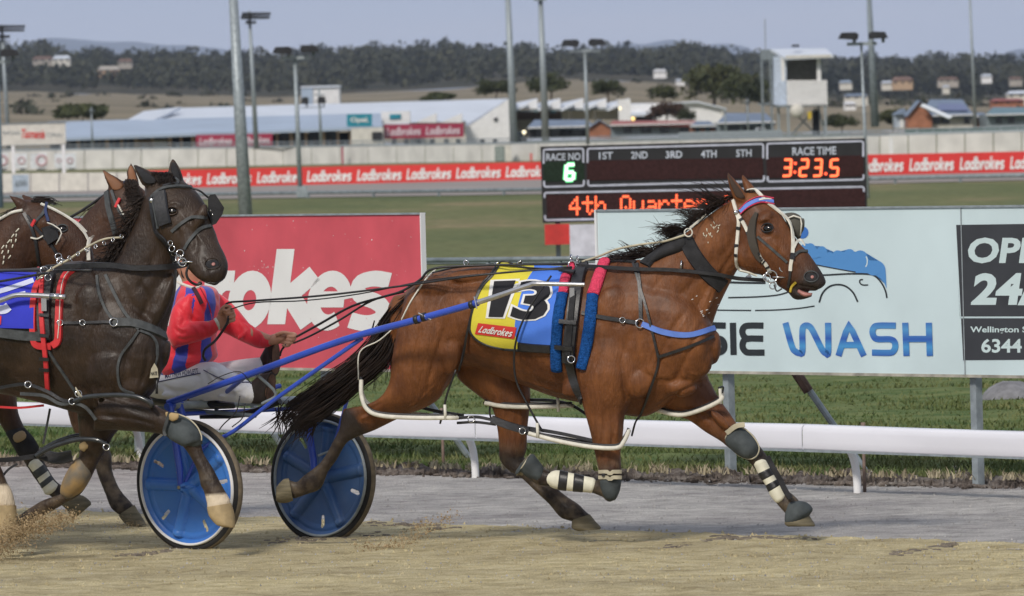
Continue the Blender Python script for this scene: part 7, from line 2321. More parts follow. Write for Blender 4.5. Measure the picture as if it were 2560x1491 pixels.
def stube(name, pts, r_, m=None, n=1, par=None):
 mb = MB()
 q = [P(*p) if not isinstance(p, Vector) else p for p in pts]
 if n > 1: q = [Vector(a) for a in crom([tuple(v) for v in q], n)]
 mb.tube(q, r_, 12)
 return mb.build(name, m or M['sblue'], par or sulky, True, 60)
# forks that carry each wheel
for c, ax, pt in (WN, WF):
 s_ = -1 if c is cN else 1
 top = c + Vector((0, 0, .455)) - FW * .08
 for d in (-.055, .085):
  stube('fork', [top + ax * (d * .6), c + FW * .0 + ax * d + Vector((0, 0, .10)), c + ax * d], [.024, .021, .015])
 stube('fork_crown', [top - ax * .06, top + ax * .075], .02)
 stube('axle', [c - ax * .07, c + ax * .10], .011, M['chrome'])
tN, tF = cN + Vector((0, 0, .455)) - FW * .08, cF + Vector((0, 0, .455)) - FW * .08
stube('arch_bar', [tN, tF], .022, M['galv'])
stube('arch_bar', [tN + Vector((0, 0, -.05)) - FW * .02, tF + Vector((0, 0, -.05)) - FW * .02], .013)
# shafts: near one bends up to its polished tip beside the saddle
nsh = [(420, 1008, 45.25), (640, 930, 44.97), (860, 850, 44.69), (1030, 803, 44.47), (1195, 757, 44.26)]
shaft = stube('shaft', nsh, .0195, M['sblue'], 4)
tip = stube('shaft_tip', [(1190, 758, 44.265), (1260, 735, 44.18), (1325, 713, 44.12), (1345, 710, 44.10), (1462, 712, 44.02)], [.015, .0145, .014, .0135, .011], M['steel'], 3, shaft)
for a in [(1180, 762, 44.275, .024, M['leather']), (1042, 799, 44.453, .026, M['leather']), (1060, 793, 44.43, .025, M['leather'])]:
 d_ = (P(1195, 757, 44.26) - P(1030, 803, 44.47)).normalized(); p = P(*a[:3])
 MB().tube([p - d_ * .012, p + d_ * .012], a[3], 10).build('clamp', a[4], shaft, True)
MB().tube([P(1185, 742, 44.25), P(1192, 772, 44.24)], .004, 6).build('clamp_bolt', M['chrome'], shaft)
MB().tube([P(1046, 783, 44.42), P(1078, 800, 44.40)], .004, 6).build('clamp_bolt', M['chrome'], shaft)
mb = MB()
def print_strip(a, b, u0, u1):
 q = crom(nsh, 10); n = len(q) - 1
 pts = [P(*[np.interp(u * n, range(n + 1), q[:, k]) for k in range(3)]) for u in np.linspace(u0, u1, 8)]
 pn = [(p + Vector((0, -.0185, .006)), Vector((0, -1, .35)).normalized()) for p in pts]
 mb = MB(); ribbon(mb, pn, .011, .0022); mb.build('shaft_lettering', M['purple'], shaft, True)
print_strip(0, 0, .80, .97); print_strip(0, 0, .60, .74); print_strip(0, 0, .22, .34)
# far shaft
fsh = [(757, 1000, 46.05), (900, 905, 45.75), (990, 845, 45.55), (1060, 690, 45.35), (1110, 680, 45.28), (1380, 680, 44.98)]
far = stube('shaft', [(745, 1020, 46.05), (830, 945, 45.85), (950, 880, 45.6), (1040, 760, 45.42), (1075, 700, 45.36), (1130, 682, 45.25), (1300, 690, 45.08)], .0195, M['sblue'], 4)
far['label'] = 'far shaft, mostly hidden behind the bay horse'
# lower stay of the near shaft running down to the wheel
stube('stay', [(905, 846, 44.66), (700, 990, 44.9), (585, 1078, 45.06), (508, 1120, 45.13), (462, 1208, 45.17)], [.013, .0125, .012, .011, .010], M['sblue'], 4)
stube('stay', [(900, 880, 45.72), (840, 1100, 46.05), (806, 1190, 46.12)], .011, M['sblue'], 3)
stube('spreader', [(620, 936, 44.99), (560, 985, 45.4), (520, 1010, 45.7), (700, 965, 46.1)], .014, M['sblue'], 4)
stube('cross_brace', [(880, 1105, 46.1), (795, 1140, 46.05)], .007, M['galvd'])
# seat and its frame, behind the axle
seat_c = P(455, 1003, 45.72)
mb = MB()
loft(mb, [(372, 985, 372, 1012, .0, .16), (430, 990, 430, 1020, 0, .19), (520, 996, 520, 1024, 0, .19), (585, 1004, 585, 1022, 0, .14)], lambda p: 45.75 - (p - 420) / 440 * .5, 3, 16)
mb.build('seat', M['leather'], sulky, True)
for dy in (-.13, .13):
 stube('seat_rail', [(380, 1020, 45.75 + dy), (520, 1030, 45.62 + dy), (640, 1040, 45.5 + dy)], .012, M['galvd'])
stube('seat_rail', [(500, 1040, 45.6), (610, 1036, 45.55), (700, 1004, 45.4)], .018, M['leather'], 3)
for q in [((540, 1020, 45.6), (545, 1042, 45.6)), ((420, 1014, 45.4), (430, 1036, 45.35)), ((455, 1010, 45.3), (448, 1036, 45.3))]:
 stube('seat_bracket', q, .012, M['galv'])
# stirrup rests on each shaft
for q in [[(640, 935, 44.98), (690, 985, 45.02), (655, 1010, 45.06)]]:
 stube('foot_rest', q, .009, M['galvd'], 4)
cord('loose_strap', [(600, 990, 45.0), (590, 1030, 45.0), (560, 1060, 45.02), (548, 1075, 45.02)], .004, M['leather'], sulky)
cord('loose_strap', [(612, 1010, 45.0), (606, 1045, 45.0), (580, 1068, 45.0)], .004, M['leather'], sulky)
cord('loose_strap', [(520, 960, 44.95), (555, 940, 44.93), (600, 930, 44.9), (628, 960, 44.95)], .003, M['leather'], sulky)

# ================================================================== the driver
def yd(px): return 45.72 - (px - 420) / 440.0 * .5
driver = thing('person', 'seated driver in red and blue striped silks and white trousers holding reins', 'person', P(455, 990, yd(455)))
M['skin'] = mat('skin', (0.46, 0.23, 0.15), 0.5, 0.4, 0, 0.12, 20, bump=0.1, bscale=60)
def silks():
 m = mat('red_silks', (0.78, 0.03, 0.05), 0.5, 0.35, 0, 0.07, 10, bump=0.35, bscale=16, sheen=.3)
 t = m.node_tree; b = t.nodes['Principled BSDF']
 at = nd(m, 'ShaderNodeAttribute', attribute_name='coat'); s_ = nd(m, 'ShaderNodeSeparateXYZ')
 t.links.new(at.outputs['Vector'], s_.inputs[0])
 src = b.inputs['Base Color'].links[0].from_socket
 th = nd(m, 'ShaderNodeMath', operation='GREATER_THAN'); th.inputs[1].default_value = .5
 t.links.new(s_.outputs[0], th.inputs[0])
 mx = nd(m, 'ShaderNodeMixRGB'); mx.inputs[2].default_value = (0.035, 0.05, 0.40, 1)
 t.links.new(th.outputs[0], mx.inputs[0]); t.links.new(src, mx.inputs[1]); t.links.new(mx.outputs[0], b.inputs['Base Color'])
 return m
M['silks'] = silks()
M['trouser'] = mat('white_trousers', (0.80, 0.80, 0.82), 0.7, 0.3, 0, 0.1, 5, bump=0.5, bscale=11)
M['bootb'] = mat('dark_boot', (0.035, 0.027, 0.022), 0.6, 0.3, 0, 0.3, 20)
M['sole'] = mat('brown_sole', (0.15, 0.085, 0.06), 0.8, 0.2, 0, 0.3, 25)
# body: head, neck, trunk, arms and legs in one skin
bd = MB()
loft(bd, [(408, 920, 535, 892, 0, .17), (422, 860, 530, 860, 0, .17), (436, 800, 536, 800, 0, .18), (440, 752, 540, 758, 0, .19), (456, 728, 520, 726, 0, .13), (455, 706, 500, 708, 0, .062), (452, 692, 500, 700, 0, .06)], yd, 4, 18)
loft(bd, [(455, 702, 497, 716, -.0, .06), (440, 670, 510, 690, 0, .075), (434, 640, 512, 650, 0, .08), (438, 605, 504, 605, 0, .078), (454, 588, 488, 588, 0, .05)], yd, 4, 18)
loft(bd, [(502, 645, 506, 668, -.0, .02), (516, 655, 516, 667, 0, .014)], yd, 3, 10)          # nose
loft(bd, [(500, 676, 502, 684, 0, .026), (508, 677, 508, 683, 0, .018)], yd, 3, 10)           # lips
loft(bd, [(488, 698, 480, 712, 0, .03), (504, 696, 500, 706, 0, .025)], yd, 3, 10)            # chin
blob(bd, yd, 466, 655, -.08, 7, 12, .012)
loft(bd, [(440, 765, 490, 760, -.19, .05), (430, 805, 476, 800, -.22, .048), (438, 842, 466, 838, -.24, .042)], yd, 3, 12)
loft(bd, [(440, 812, 444, 850, -.24, .042), (482, 805, 486, 842, -.25, .038), (536, 800, 548, 824, -.25, .026), (552, 790, 564, 812, -.25, .026)], yd, 3, 12)
loft(bd, [(520, 735, 530, 790, .17, .05), (572, 768, 560, 820, .19, .045), (622, 812, 612, 852, .2, .04), (678, 838, 672, 864, .18, .026), (694, 838, 690, 860, .18, .026)], yd, 3, 12)
loft(bd, [(395, 935, 395, 990, -.1, .08), (470, 920, 470, 995, -.12, .08), (545, 920, 540, 990, -.14, .07), (600, 945, 590, 1000, -.13, .05), (636, 960, 630, 1000, -.12, .04)], yd, 3, 14)
loft(bd, [(430, 930, 430, 980, .12, .08), (520, 920, 520, 965, .2, .07), (600, 905, 600, 942, .22, .05), (648, 898, 648, 935, .22, .04)], yd, 3, 14)
body = remesh(bd, 'body', .0085, 4, M['skin'], driver)
def finger(mb, pts, r0, r1):
 q = [P(*p) for p in crom(pts, 3)]
 n = len(q)
 mb.tube(q, [r0 + (r1 - r0) * i / (n - 1) for i in range(n)], 9)
 mb.ellipsoid(q[-1], (r1, 0, 0), (0, r1, 0), (0, 0, r1), 6, 9)
def hand_near():
 hb_ = MB(); Y = yd(555) - .25
 loft(hb_, [(540, 795, 556, 822, 0, .026), (548, 780, 572, 812, 0, .034), (556, 768, 582, 798, -.005, .036), (566, 764, 582, 782, -.005, .028)], lambda p: Y, 3, 14)
 for k, (kx, ky) in enumerate([(566, 766), (573, 774), (577, 783), (578, 793)]):
  L = (1.0, 1.08, 1.0, .82)[k]
  finger(hb_, [(kx - 4, ky - 1, Y - .03), (kx + 7 * L, ky + 1, Y - .045), (kx + 9 * L, ky + 8, Y - .065), (kx - 2, ky + 11, Y - .068), (kx - 10 * L, ky + 9, Y - .055)], .0105 - .0008 * k, .0085)
 finger(hb_, [(548, 788, Y - .035), (556, 772, Y - .055), (566, 765, Y - .06), (576, 767, Y - .058)], .0125, .0095)
 return remesh(hb_, 'hand', .0042, 3, M['skin'], driver)
def hand_far():
 hb_ = MB(); Y = yd(712) + .16
 loft(hb_, [(680, 836, 676, 864, 0, .026), (696, 832, 692, 862, 0, .034), (714, 830, 708, 858, 0, .034), (726, 832, 718, 852, 0, .026)], lambda p: Y, 3, 14)
 for k, (kx, ky) in enumerate([(722, 834), (720, 842), (716, 850), (710, 857)]):
  L = (1.0, 1.05, .98, .8)[k]
  finger(hb_, [(kx - 6, ky, Y - .015), (kx + 13 * L, ky + 1, Y - .03), (kx + 17 * L, ky + 6, Y - .055), (kx + 8 * L, ky + 9, Y - .068), (kx - 3, ky + 7, Y - .06)], .0105 - .0008 * k, .0085)
 finger(hb_, [(690, 838, Y - .03), (708, 832, Y - .055), (724, 834, Y - .06), (738, 838, Y - .05)], .0125, .0095)
 return remesh(hb_, 'hand', .0042, 3, M['skin'], driver)
hand_near(); hand_far()
# silks
sk = MB()
loft(sk, [(392, 932, 540, 896, 0, .215), (398, 905, 545, 888, 0, .21), (410, 860, 540, 860, 0, .20), (424, 800, 545, 800, 0, .215), (430, 752, 552, 758, 0, .225), (440, 728, 540, 722, 0, .19), (452, 712, 505, 712, 0, .085), (455, 706, 500, 707, 0, .075)], yd, 5, 64)
for i, c in enumerate(sk.c):
 a = c[2]
 # ring angle: A edge (left) = 0, near side = 270 deg, B edge (right) = 180 deg
 f = ((a - math.pi) / math.pi) if a > math.pi else -1
 blue = 0.0
 px, py = PX(sk.v[i])
 if f >= 0 and py > 716:
  # near half, f: 0 at the right edge, 1 at the left edge
  s_ = (f * 3.3 + .30) % 1.0
  blue = 1.0 if s_ < .48 else 0.0
 sk.c[i] = (blue, 0, 0)
loft(sk, [(452, 745, 500, 738, -.17, .07), (432, 770, 488, 765, -.21, .072), (422, 810, 480, 802, -.235, .07), (422, 846, 470, 838, -.25, .065), (430, 866, 458, 850, -.25, .05)], yd, 4, 20)
loft(sk, [(424, 812, 438, 868, -.25, .06), (450, 806, 460, 864, -.255, .062), (484, 804, 490, 856, -.255, .056), (518, 802, 530, 842, -.255, .046), (534, 798, 547, 826, -.255, .036)], yd, 4, 20)
loft(sk, [(520, 720, 510, 800, .13, .08), (555, 738, 540, 822, .18, .075), (590, 768, 575, 840, .2, .066), (622, 806, 612, 858, .21, .056), (655, 830, 648, 872, .2, .046), (681, 838, 673, 868, .19, .036)], yd, 4, 20)
for a in [(448, 850, -.28, 20, 8, .02, 25), (560, 800, .12, 26, 7, .02, 38), (470, 825, -.29, 26, 6, .015, -12), (610, 835, .16, 24, 6, .02, 40)]:
 blob(sk, yd, *a)
jk = remesh(sk, 'silks', .0075, 3, M['silks'], driver)
carve(jk, [([(436, 820), (452, 834), (470, 830)], 4, -.008), ([(440, 846), (460, 850), (486, 842)], 4, -.007), ([(500, 812), (512, 826), (516, 842)], 4, -.006), ([(470, 806), (490, 820), (500, 840)], 4, .006), ([(440, 760), (460, 790), (452, 820)], 5, -.007), ([(470, 730), (476, 780), (500, 800)], 5, .006), ([(560, 780), (590, 800), (600, 830)], 5, -.007), ([(600, 800), (625, 815), (630, 850)], 4, -.006), ([(640, 826), (655, 842), (652, 868)], 4, .006), ([(420, 880), (460, 890), (510, 876)], 5, -.007), ([(430, 900), (480, 906), (530, 886)], 4, .006), ([(500, 760), (520, 800), (516, 850)], 5, -.007), ([(540, 740), (556, 770), (550, 800)], 5, -.006)])
JB = bvh_of(jk)
strap('collar', JB, [(444, 706), (466, 716), (490, 722), (502, 712)], 8, M['wstrap'], driver, .004, .004)
strap('tie_flap', JB, [(484, 722), (496, 742), (504, 760)], 11, mat('dark_flap', (0.05, 0.012, 0.02), 0.7), driver, .005, .006)
strap('front_seam', JB, [(500, 722), (520, 760), (530, 800)], 2.5, mat('dark_seam', (0.35, 0.02, 0.04), 0.7), driver, .003, .004)
for y in ((534, 798, 548, 827, -.255, .036), ):
 mb = MB(); loft(mb, [(535, 797, 549, 825, -.255, .034), (540, 794, 553, 821, -.255, .031)], yd, 2, 16); mb.build('cuff', M['wstrap'], driver, True)
# trousers
tr = MB()
loft(tr, [(378, 950, 372, 992, -.06, .12), (400, 934, 396, 1000, -.09, .125), (460, 916, 456, 1004, -.12, .11), (515, 905, 512, 1004, -.15, .10), (548, 908, 540, 1002, -.15, .092), (588, 932, 574, 1006, -.14, .075), (620, 952, 608, 1008, -.13, .062), (636, 958, 626, 1010, -.12, .055)], yd, 4, 22)
loft(tr, [(410, 930, 405, 985, .10, .12), (480, 912, 476, 980, .17, .105), (540, 908, 536, 970, .21, .09), (600, 899, 598, 950, .23, .07), (650, 893, 648, 944, .23, .058)], yd, 4, 20)
for a in [(535, 940, -.235, 14, 26, .02, 20), (600, 975, -.195, 20, 8, .015, 30), (430, 985, -.20, 30, 8, .015, 5), (570, 985, -.2, 24, 7, .015, 15)]:
 blob(tr, yd, *a)
ts = remesh(tr, 'trousers', .0085, 4, M['trouser'], driver)
carve(ts, [([(520, 930), (548, 950), (580, 956)], 4, -.007), ([(530, 960), (556, 970), (590, 968)], 4, .007), ([(540, 985), (572, 986), (604, 980)], 4, -.007), ([(400, 960), (430, 976), (470, 978)], 5, -.007), ([(420, 988), (460, 990), (500, 984)], 4, .006), ([(590, 940), (600, 970), (596, 1000)], 4, -.006), ([(612, 955), (618, 980), (612, 1002)], 3, .006), ([(560, 915), (590, 925), (620, 920)], 4, -.006), ([(480, 925), (500, 950), (496, 980)], 5, -.006)])
TB = bvh_of(ts)
navy = mat('navy_piping', (0.03, 0.035, 0.12), 0.7)
strap('piping', TB, [(396, 956), (450, 944), (502, 934)], 2.2, navy, driver, .002, .004)
strap('piping', TB, [(510, 926), (545, 944), (590, 956), (628, 957)], 2.4, navy, driver, .002, .004)
ot = on_cloth(TB, .004)
print_on('lettering', subdiv2(text2d('MATTHEW HOWLETT', 0.01), 1), [(412, 934), (494, 921), (496, 933), (413, 947)], lambda x, y, z=0: ot(x, y, 0), navy, driver)
# boots: the soles face the way he travels
def boot_obj(ankle, sole_t, sole_b, dY, w_):
 mb = MB()
 loft(mb, [ankle + (dY, .052), ((ankle[0] + sole_t[0]) / 2 - 2, (ankle[1] + sole_t[1]) / 2 - 8, (ankle[2] + sole_b[0]) / 2 - 2, (ankle[3] + sole_b[1]) / 2 + 3, dY, w_ * .95), (sole_t[0] - 12, sole_t[1] + 2, sole_b[0] - 12, sole_b[1], dY - .01, w_), (sole_t[0] - 3, sole_t[1], sole_b[0] - 3, sole_b[1], dY - .02, w_ * 1.04)], yd, 4, 20, endcap=False)
 o = mb.build('boot', M['bootb'], driver, True, 60)
 mb = MB(); cx, cy = (sole_t[0] + sole_b[0]) / 2, (sole_t[1] + sole_b[1]) / 2; hh = (sole_b[1] - sole_t[1]) / 2
 rows = []
 for f in (0, 1):
  r_ = []
  for k in range(28):
   a = 2 * math.pi * k / 28
   yy = math.cos(a); ww = math.sin(a) * w_ * (1.0 if yy < 0 else .86) * (1 - .16 * math.exp(-((yy - .15) / .25) ** 2)) * 1.08
   u = (sole_t[0] + (sole_b[0] - sole_t[0]) * (1 - yy) / 2)
   p = P(u, cy - hh * 1.03 * yy, yd(u) + dY - .02)
   r_.append(p + FW * (.0 + .014 * f) + AX * ww)
  rows.append(r_)
 mb.rings(rows); s_ = mb.build('sole', M['bootb'], o, True, 40)
 mb = MB()
 for f, sh in ((1.02, 1), (1.1, .94)):
  pass
 rr = []
 for f in (.014, .019):
  rr.append([(p - FW * .014 - (rows[0][0] + rows[0][14]) / 2) * .86 + (rows[0][0] + rows[0][14]) / 2 + FW * f for p in rows[1]])
 mb.rings(rr); mb.build('outsole', M['sole'], o, True, 40)
boot_obj((626, 958, 622, 1008), (676, 932), (668, 1008), -.12, .052)
boot_obj((650, 893, 646, 942), (684, 855), (682, 940), .24, .052)
strap_y = yd(672)
# helmet and goggles (mostly behind the black horse's head)
mb = MB(); loft(mb, [(428, 634, 516, 640, 0, .10), (426, 610, 512, 612, 0, .10), (436, 588, 502, 588, 0, .09), (455, 574, 486, 574, 0, .05)], yd, 4, 20)
mb.build('helmet', mat('red_helmet', (0.6, 0.03, 0.05), 0.25, 0.5, 0, 0.03, 5, coat=.4), driver, True)
mb = MB(); loft(mb, [(506, 630, 508, 650, 0, .07), (516, 632, 516, 648, 0, .05)], yd, 3, 14); mb.build('goggles', M['glass'], driver, True)
mb = MB(); mb.tube([P(448, 640, yd(448) - .085), P(456, 690, yd(456) - .07), P(480, 712, yd(480) - .04), P(500, 708, yd(500) - .02)], .006, 6); mb.build('chin_strap', M['leather'], driver, True)

# reins of the bay horse
rn_ = thing('reins', 'long black leather reins from the driver to the bit of the bay horse', 'reins', P(1000, 720, 44.7))
yh = yd(560) - .31
cord('rein', [(564, 772, yh), (572, 757, yh + .01), (640, 752, yh - .05), (820, 738, 44.95), (1030, 712, 44.75), (1200, 688, 44.55), (1430, 668, 44.48)], .0065, M['leather'], rn_)
cord('rein', [(568, 776, yh), (640, 757, yh - .04), (760, 752, 45.0), (900, 735, 44.9), (1080, 700, 44.7), (1280, 680, 44.5), (1430, 672, 44.46)], .004, M['leather'], rn_)
cord('rein', [(572, 790, yh), (566, 812, yh), (540, 850, yh + .02), (514, 872, yh + .02), (508, 890, yh + .05), (514, 902, yh + .06)], .008, M['leather'], rn_)
cord('rein', [(742, 842, yd(740) + .1), (800, 810, 45.15), (880, 766, 45.0), (960, 742, 44.9), (1005, 728, 44.85), (1050, 700, 44.8), (1085, 672, 44.75), (1200, 664, 44.7), (1430, 660, 44.68)], .007, M['leather'], rn_)
cord('rein', [(735, 858, yd(735) + .08), (780, 838, 45.15), (850, 800, 45.05), (930, 752, 44.95), (1010, 730, 44.85)], .006, M['leather'], rn_)
cord('rein', [(715, 862, yd(712) + .09), (704, 876, yd(704) + .1), (700, 890, yd(700) + .12)], .006, M['leather'], rn_)
q = lay(HB, [(1430, 676), (1500, 678), (1600, 679), (1700, 678), (1790, 684), (1840, 690), (1905, 694)], 5, .03)
mb = MB(); ribbon(mb, [(p, Vector((0, -1, 0))) for p, n_ in q], 10 * 44.4 / F, .005); mb.build('rein', M['leather'], rn_, True, 40)
strap('buckle', HB, [(1868, 688), (1871, 692), (1874, 696)], 14, M['chrome'], rn_, .004, .04, n=2)

# ================================================================== the black horse in front at left
def yk(px): return 44.72 - (px - 300) / 447.0 * 0.42
bk_ = MB()
loft(bk_, [(-560, 720, -545, 880, 0, .12), (-490, 670, -480, 940, 0, .25), (-320, 655, -300, 950, 0, .29), (-150, 668, -140, 965, 0, .29), (0, 672, 0, 985, 0, .29), (100, 668, 110, 1010, 0, .29), (200, 652, 200, 1035, 0, .27), (290, 680, 280, 1045, 0, .25), (360, 745, 345, 1015, 0, .21), (402, 815, 388, 975, 0, .14), (415, 850, 404, 930, 0, .08)], yk, 4, 26)
loft(bk_, [(225, 660, 392, 950, 0, .19), (285, 655, 420, 815, 0, .15), (315, 602, 440, 728, 0, .12), (342, 546, 442, 652, 0, .10), (362, 492, 440, 600, 0, .092)], yk, 4, 22)
loft(bk_, [(440, 440, 362, 468, .02, .075), (466, 458, 362, 500, .0, .092), (494, 482, 370, 540, -.02, .105), (517, 518, 392, 590, -.03, .105), (526, 552, 424, 622, -.04, .095), (538, 584, 446, 644, -.06, .085), (552, 616, 462, 662, -.08, .078), (565, 642, 480, 684, -.10, .074), (571, 668, 496, 698, -.12, .07), (563, 696, 516, 709, -.12, .055), (546, 709, 532, 713, -.12, .03)], yk, 4, 22)
loft(bk_, [(353, 462, 402, 452, -.04, .028), (340, 434, 382, 432, -.045, .026), (334, 418, 354, 418, -.05, .016), (330, 410, 337, 411, -.05, .007)], yk, 4, 12)
loft(bk_, [(428, 450, 462, 458, .05, .028), (421, 424, 454, 430, .05, .026), (425, 406, 443, 408, .05, .016), (430, 396, 434, 397, .05, .007)], yk, 4, 12)
# near fore lifted high
loft(bk_, [(205, 900, 390, 880, -.10, .15), (210, 955, 392, 935, -.10, .145), (225, 955, 235, 1066, -.10, .13), (290, 970, 285, 1076, -.115, .12), (355, 996, 345, 1080, -.14, .09), (408, 1024, 396, 1085, -.165, .064), (440, 1034, 420, 1094, -.18, .058), (478, 1056, 440, 1104, -.18, .055), (500, 1088, 456, 1116, -.18, .046), (508, 1130, 474, 1140, -.18, .036, .3),
   (533, 1171, 494, 1180, -.18, .037, .4), (550, 1204, 501, 1214, -.18, .043, .5), (560, 1222, 508, 1226, -.18, .04, 0, .1), (576, 1250, 516, 1256, -.18, .046, 0, 1), (578, 1260, 517, 1270, -.18, .05, 0, 1)], yk, 4, 18)
# far fore folded under
loft(bk_, [(190, 990, 340, 1000, .10, .12), (194, 1050, 310, 1060, .12, .10), (197, 1085, 286, 1088, .12, .08), (199, 1120, 268, 1120, .12, .064), (192, 1155, 244, 1162, .12, .056), (166, 1196, 224, 1204, .12, .054), (154, 1228, 200, 1238, .12, .048), (150, 1236, 166, 1258, .12, .036), (108, 1250, 122, 1284, .12, .033), (68, 1274, 86, 1308, .12, .036), (44, 1292, 62, 1332, .12, .036)], yk, 4, 16)
# near hind with a white sock
loft(bk_, [(-420, 760, -160, 760, -.1, .15), (-330, 900, -120, 900, -.16, .13), (-250, 1000, -110, 1000, -.17, .10), (-150, 1080, -62, 1068, -.17, .07), (-90, 1130, -34, 1112, -.17, .05), (-50, 1180, 2, 1166, -.17, .046), (-34, 1210, 18, 1206, -.17, .048, 0, .3), (-22, 1232, 30, 1226, -.17, .05, 0, 1), (-14, 1262, 40, 1262, -.17, .054, 0, 1)], yk, 4, 16)
loft(bk_, [(-450, 800, -250, 800, .1, .14), (-420, 960, -260, 960, .15, .10), (-430, 1060, -350, 1060, .15, .06), (-470, 1150, -420, 1150, .15, .045), (-440, 1280, -395, 1280, .15, .04), (-420, 1340, -370, 1340, .15, .045)], yk, 4, 14)
for a in [(330, 850, -.17, 60, 100, .07, 20), (250, 800, -.21, 60, 100, .06, 15), (330, 960, -.18, 46, 40, .06, 10), (330, 1020, -.19, 60, 16, .05, -14), (300, 1050, -.19, 60, 14, .05, -4), (370, 900, -.12, 30, 70, .05, 8), (400, 760, -.10, 24, 80, .05, -25), (424, 590, -.07, 34, 34, .05, 20), (455, 520, -.10, 24, 16, .05, -20), (470, 1000, 0, 5, 5, .02, 0), (500, 545, -.12, 14, 40, .04, -25), (470, 1072, -.2, 22, 24, .05, 40)]:
 a = list(a); a[2] += .03; blob(bk_, yk, *a)
black = thing('horse', 'dark brown horse in front at left with a raised white-socked foreleg', 'horse', (P(300, 1330, yk(300)).x, yk(300), 0))
kb = remesh(bk_, 'body', .0092, 5, M['blackcoat'], black)
carve(kb, [([(345, 705), (370, 750), (350, 800)], 8, -.010), ([(300, 700), (330, 760), (380, 800)], 7, -.008), ([(210, 740), (190, 830), (180, 920)], 10, -.008), ([(260, 760), (230, 850), (226, 930)], 8, -.009), ([(345, 830), (318, 890), (312, 960)], 7, -.010), ([(372, 860), (366, 920), (346, 980)], 6, -.008), ([(230, 990), (300, 1010), (380, 1040)], 6, -.009), ([(250, 1040), (320, 1046), (400, 1066)], 5, -.008), ([(300, 1020), (340, 1016), (390, 1030)], 3, .005),
 ([(200, 960), (225, 1000), (240, 1060)], 6, -.010), ([(486, 1110), (510, 1150), (528, 1196)], 4, -.006), ([(430, 660), (410, 720), (380, 780)], 7, -.009), ([(395, 620), (370, 680), (330, 740)], 9, -.007), ([(440, 560), (450, 600), (440, 640)], 6, -.008), ([(452, 530), (486, 580), (520, 620)], 5, .006), ([(470, 560), (490, 600), (486, 640)], 7, -.008), ([(420, 512), (440, 506), (456, 516)], 4, .007), ([(510, 520), (526, 560), (544, 600)], 5, .005), ([(505, 640), (516, 672), (506, 696)], 5, -.006), ([(400, 560), (398, 600), (420, 630)], 6, .005),
 ([(20, 940), (70, 960), (120, 985)], 3, .005), ([(40, 860), (50, 930)], 9, -.005), ([(0, 860), (10, 940)], 9, -.005), ([(160, 900), (175, 960)], 8, -.006), ([(280, 900), (270, 950), (290, 1000)], 2.8, .004), ([(222, 1090), (232, 1130), (224, 1160)], 4, -.006)])
KB = bvh_of(kb)
hoofed('hoof', yk, [(578, 1258, 517, 1268, -.18, .052), (586, 1284, 522, 1290, -.18, .06), (588, 1312, 540, 1312, -.18, .06), (586, 1320, 556, 1318, -.18, .045)], M['hoofp'], black)
hoofed('hoof', yk, [(-15, 1264, 41, 1264, -.17, .056), (-14, 1300, 42, 1300, -.17, .064), (-16, 1340, 38, 1336, -.17, .068)], M['hoofp'], black)
hoofed('hoof', yk, [(44, 1290, 64, 1336, .12, .04), (24, 1300, 44, 1350, .12, .048), (10, 1312, 26, 1356, .12, .05)], M['hoof'], black)
hoofed('hoof', yk, [(-422, 1340, -368, 1340, .15, .048), (-415, 1370, -345, 1370, .15, .058)], M['hoof'], black)
nostril(KB, 531, 660, 19, 17, M['blackcoat'], black, True)
mb = MB(); loft(mb, [(359, 456, 392, 450, -.075, .006), (346, 434, 372, 434, -.078, .006), (337, 418, 348, 418, -.07, .004)], yk, 4, 10); mb.build('inner_ear', M['neop'], black, True)
mb = MB(); loft(mb, [(433, 448, 455, 453, .015, .006), (427, 424, 447, 428, .018, .006), (429, 408, 438, 409, .03, .004)], yk, 4, 10); mb.build('inner_ear', M['neop'], black, True)
eyeball(KB, 430, 528, 11, black, M['blackcoat'])
strap('mouth_line', KB, [(512, 704), (530, 708), (550, 703), (562, 694)], 3, M['eye'], black, .002, .002)
g = np.random.default_rng(31)
st = []
crest = crom([(372, 486), (350, 530), (335, 565), (312, 605), (285, 645), (225, 655)], 6)
for i in range(420):
 q = g.random()
 x, y = crest[int(q * (len(crest) - 1))]
 L_ = g.uniform(30, 85); a = R(g.normal(160, 25)); wv = g.normal() * 6; ph = g.random() * 6; dr = g.uniform(10, 70)
 st.append([P(x + 8 + math.cos(a) * L_ * f + wv * math.sin(f * 5 + ph) * f, y + 6 - math.sin(a) * L_ * f * .6 + dr * f * f, yk(x) + .02 * g.normal() * f - .03) for f in np.linspace(0, 1, 7)])
for i in range(160):     # forelock and tuft between the ears
 x, y = g.uniform(378, 432), g.uniform(440, 456)
 st.append([P(x + g.normal() * 6 * f, y - 16 * math.sin(f * 2.6) + 22 * f * f + 0 * f, yk(x) - .07 * f) for f in np.linspace(0, 1, 6)])
hairs('mane', st, .0035, .001, M['hair'], black)
st = []
for i in range(160):
 x0, y0 = -555, 740
 k = g.random(); L_ = g.uniform(150, 320)
 st.append([P(x0 - L_ * f * (.5 + .5 * k), y0 + 40 * math.sin(f * 2) + (120 + 200 * k) * f, yk(x0) + g.normal() * .05 * f) for f in np.linspace(0, 1, 8)])
hairs('tail', st, .005, .0015, M['hair'], black)

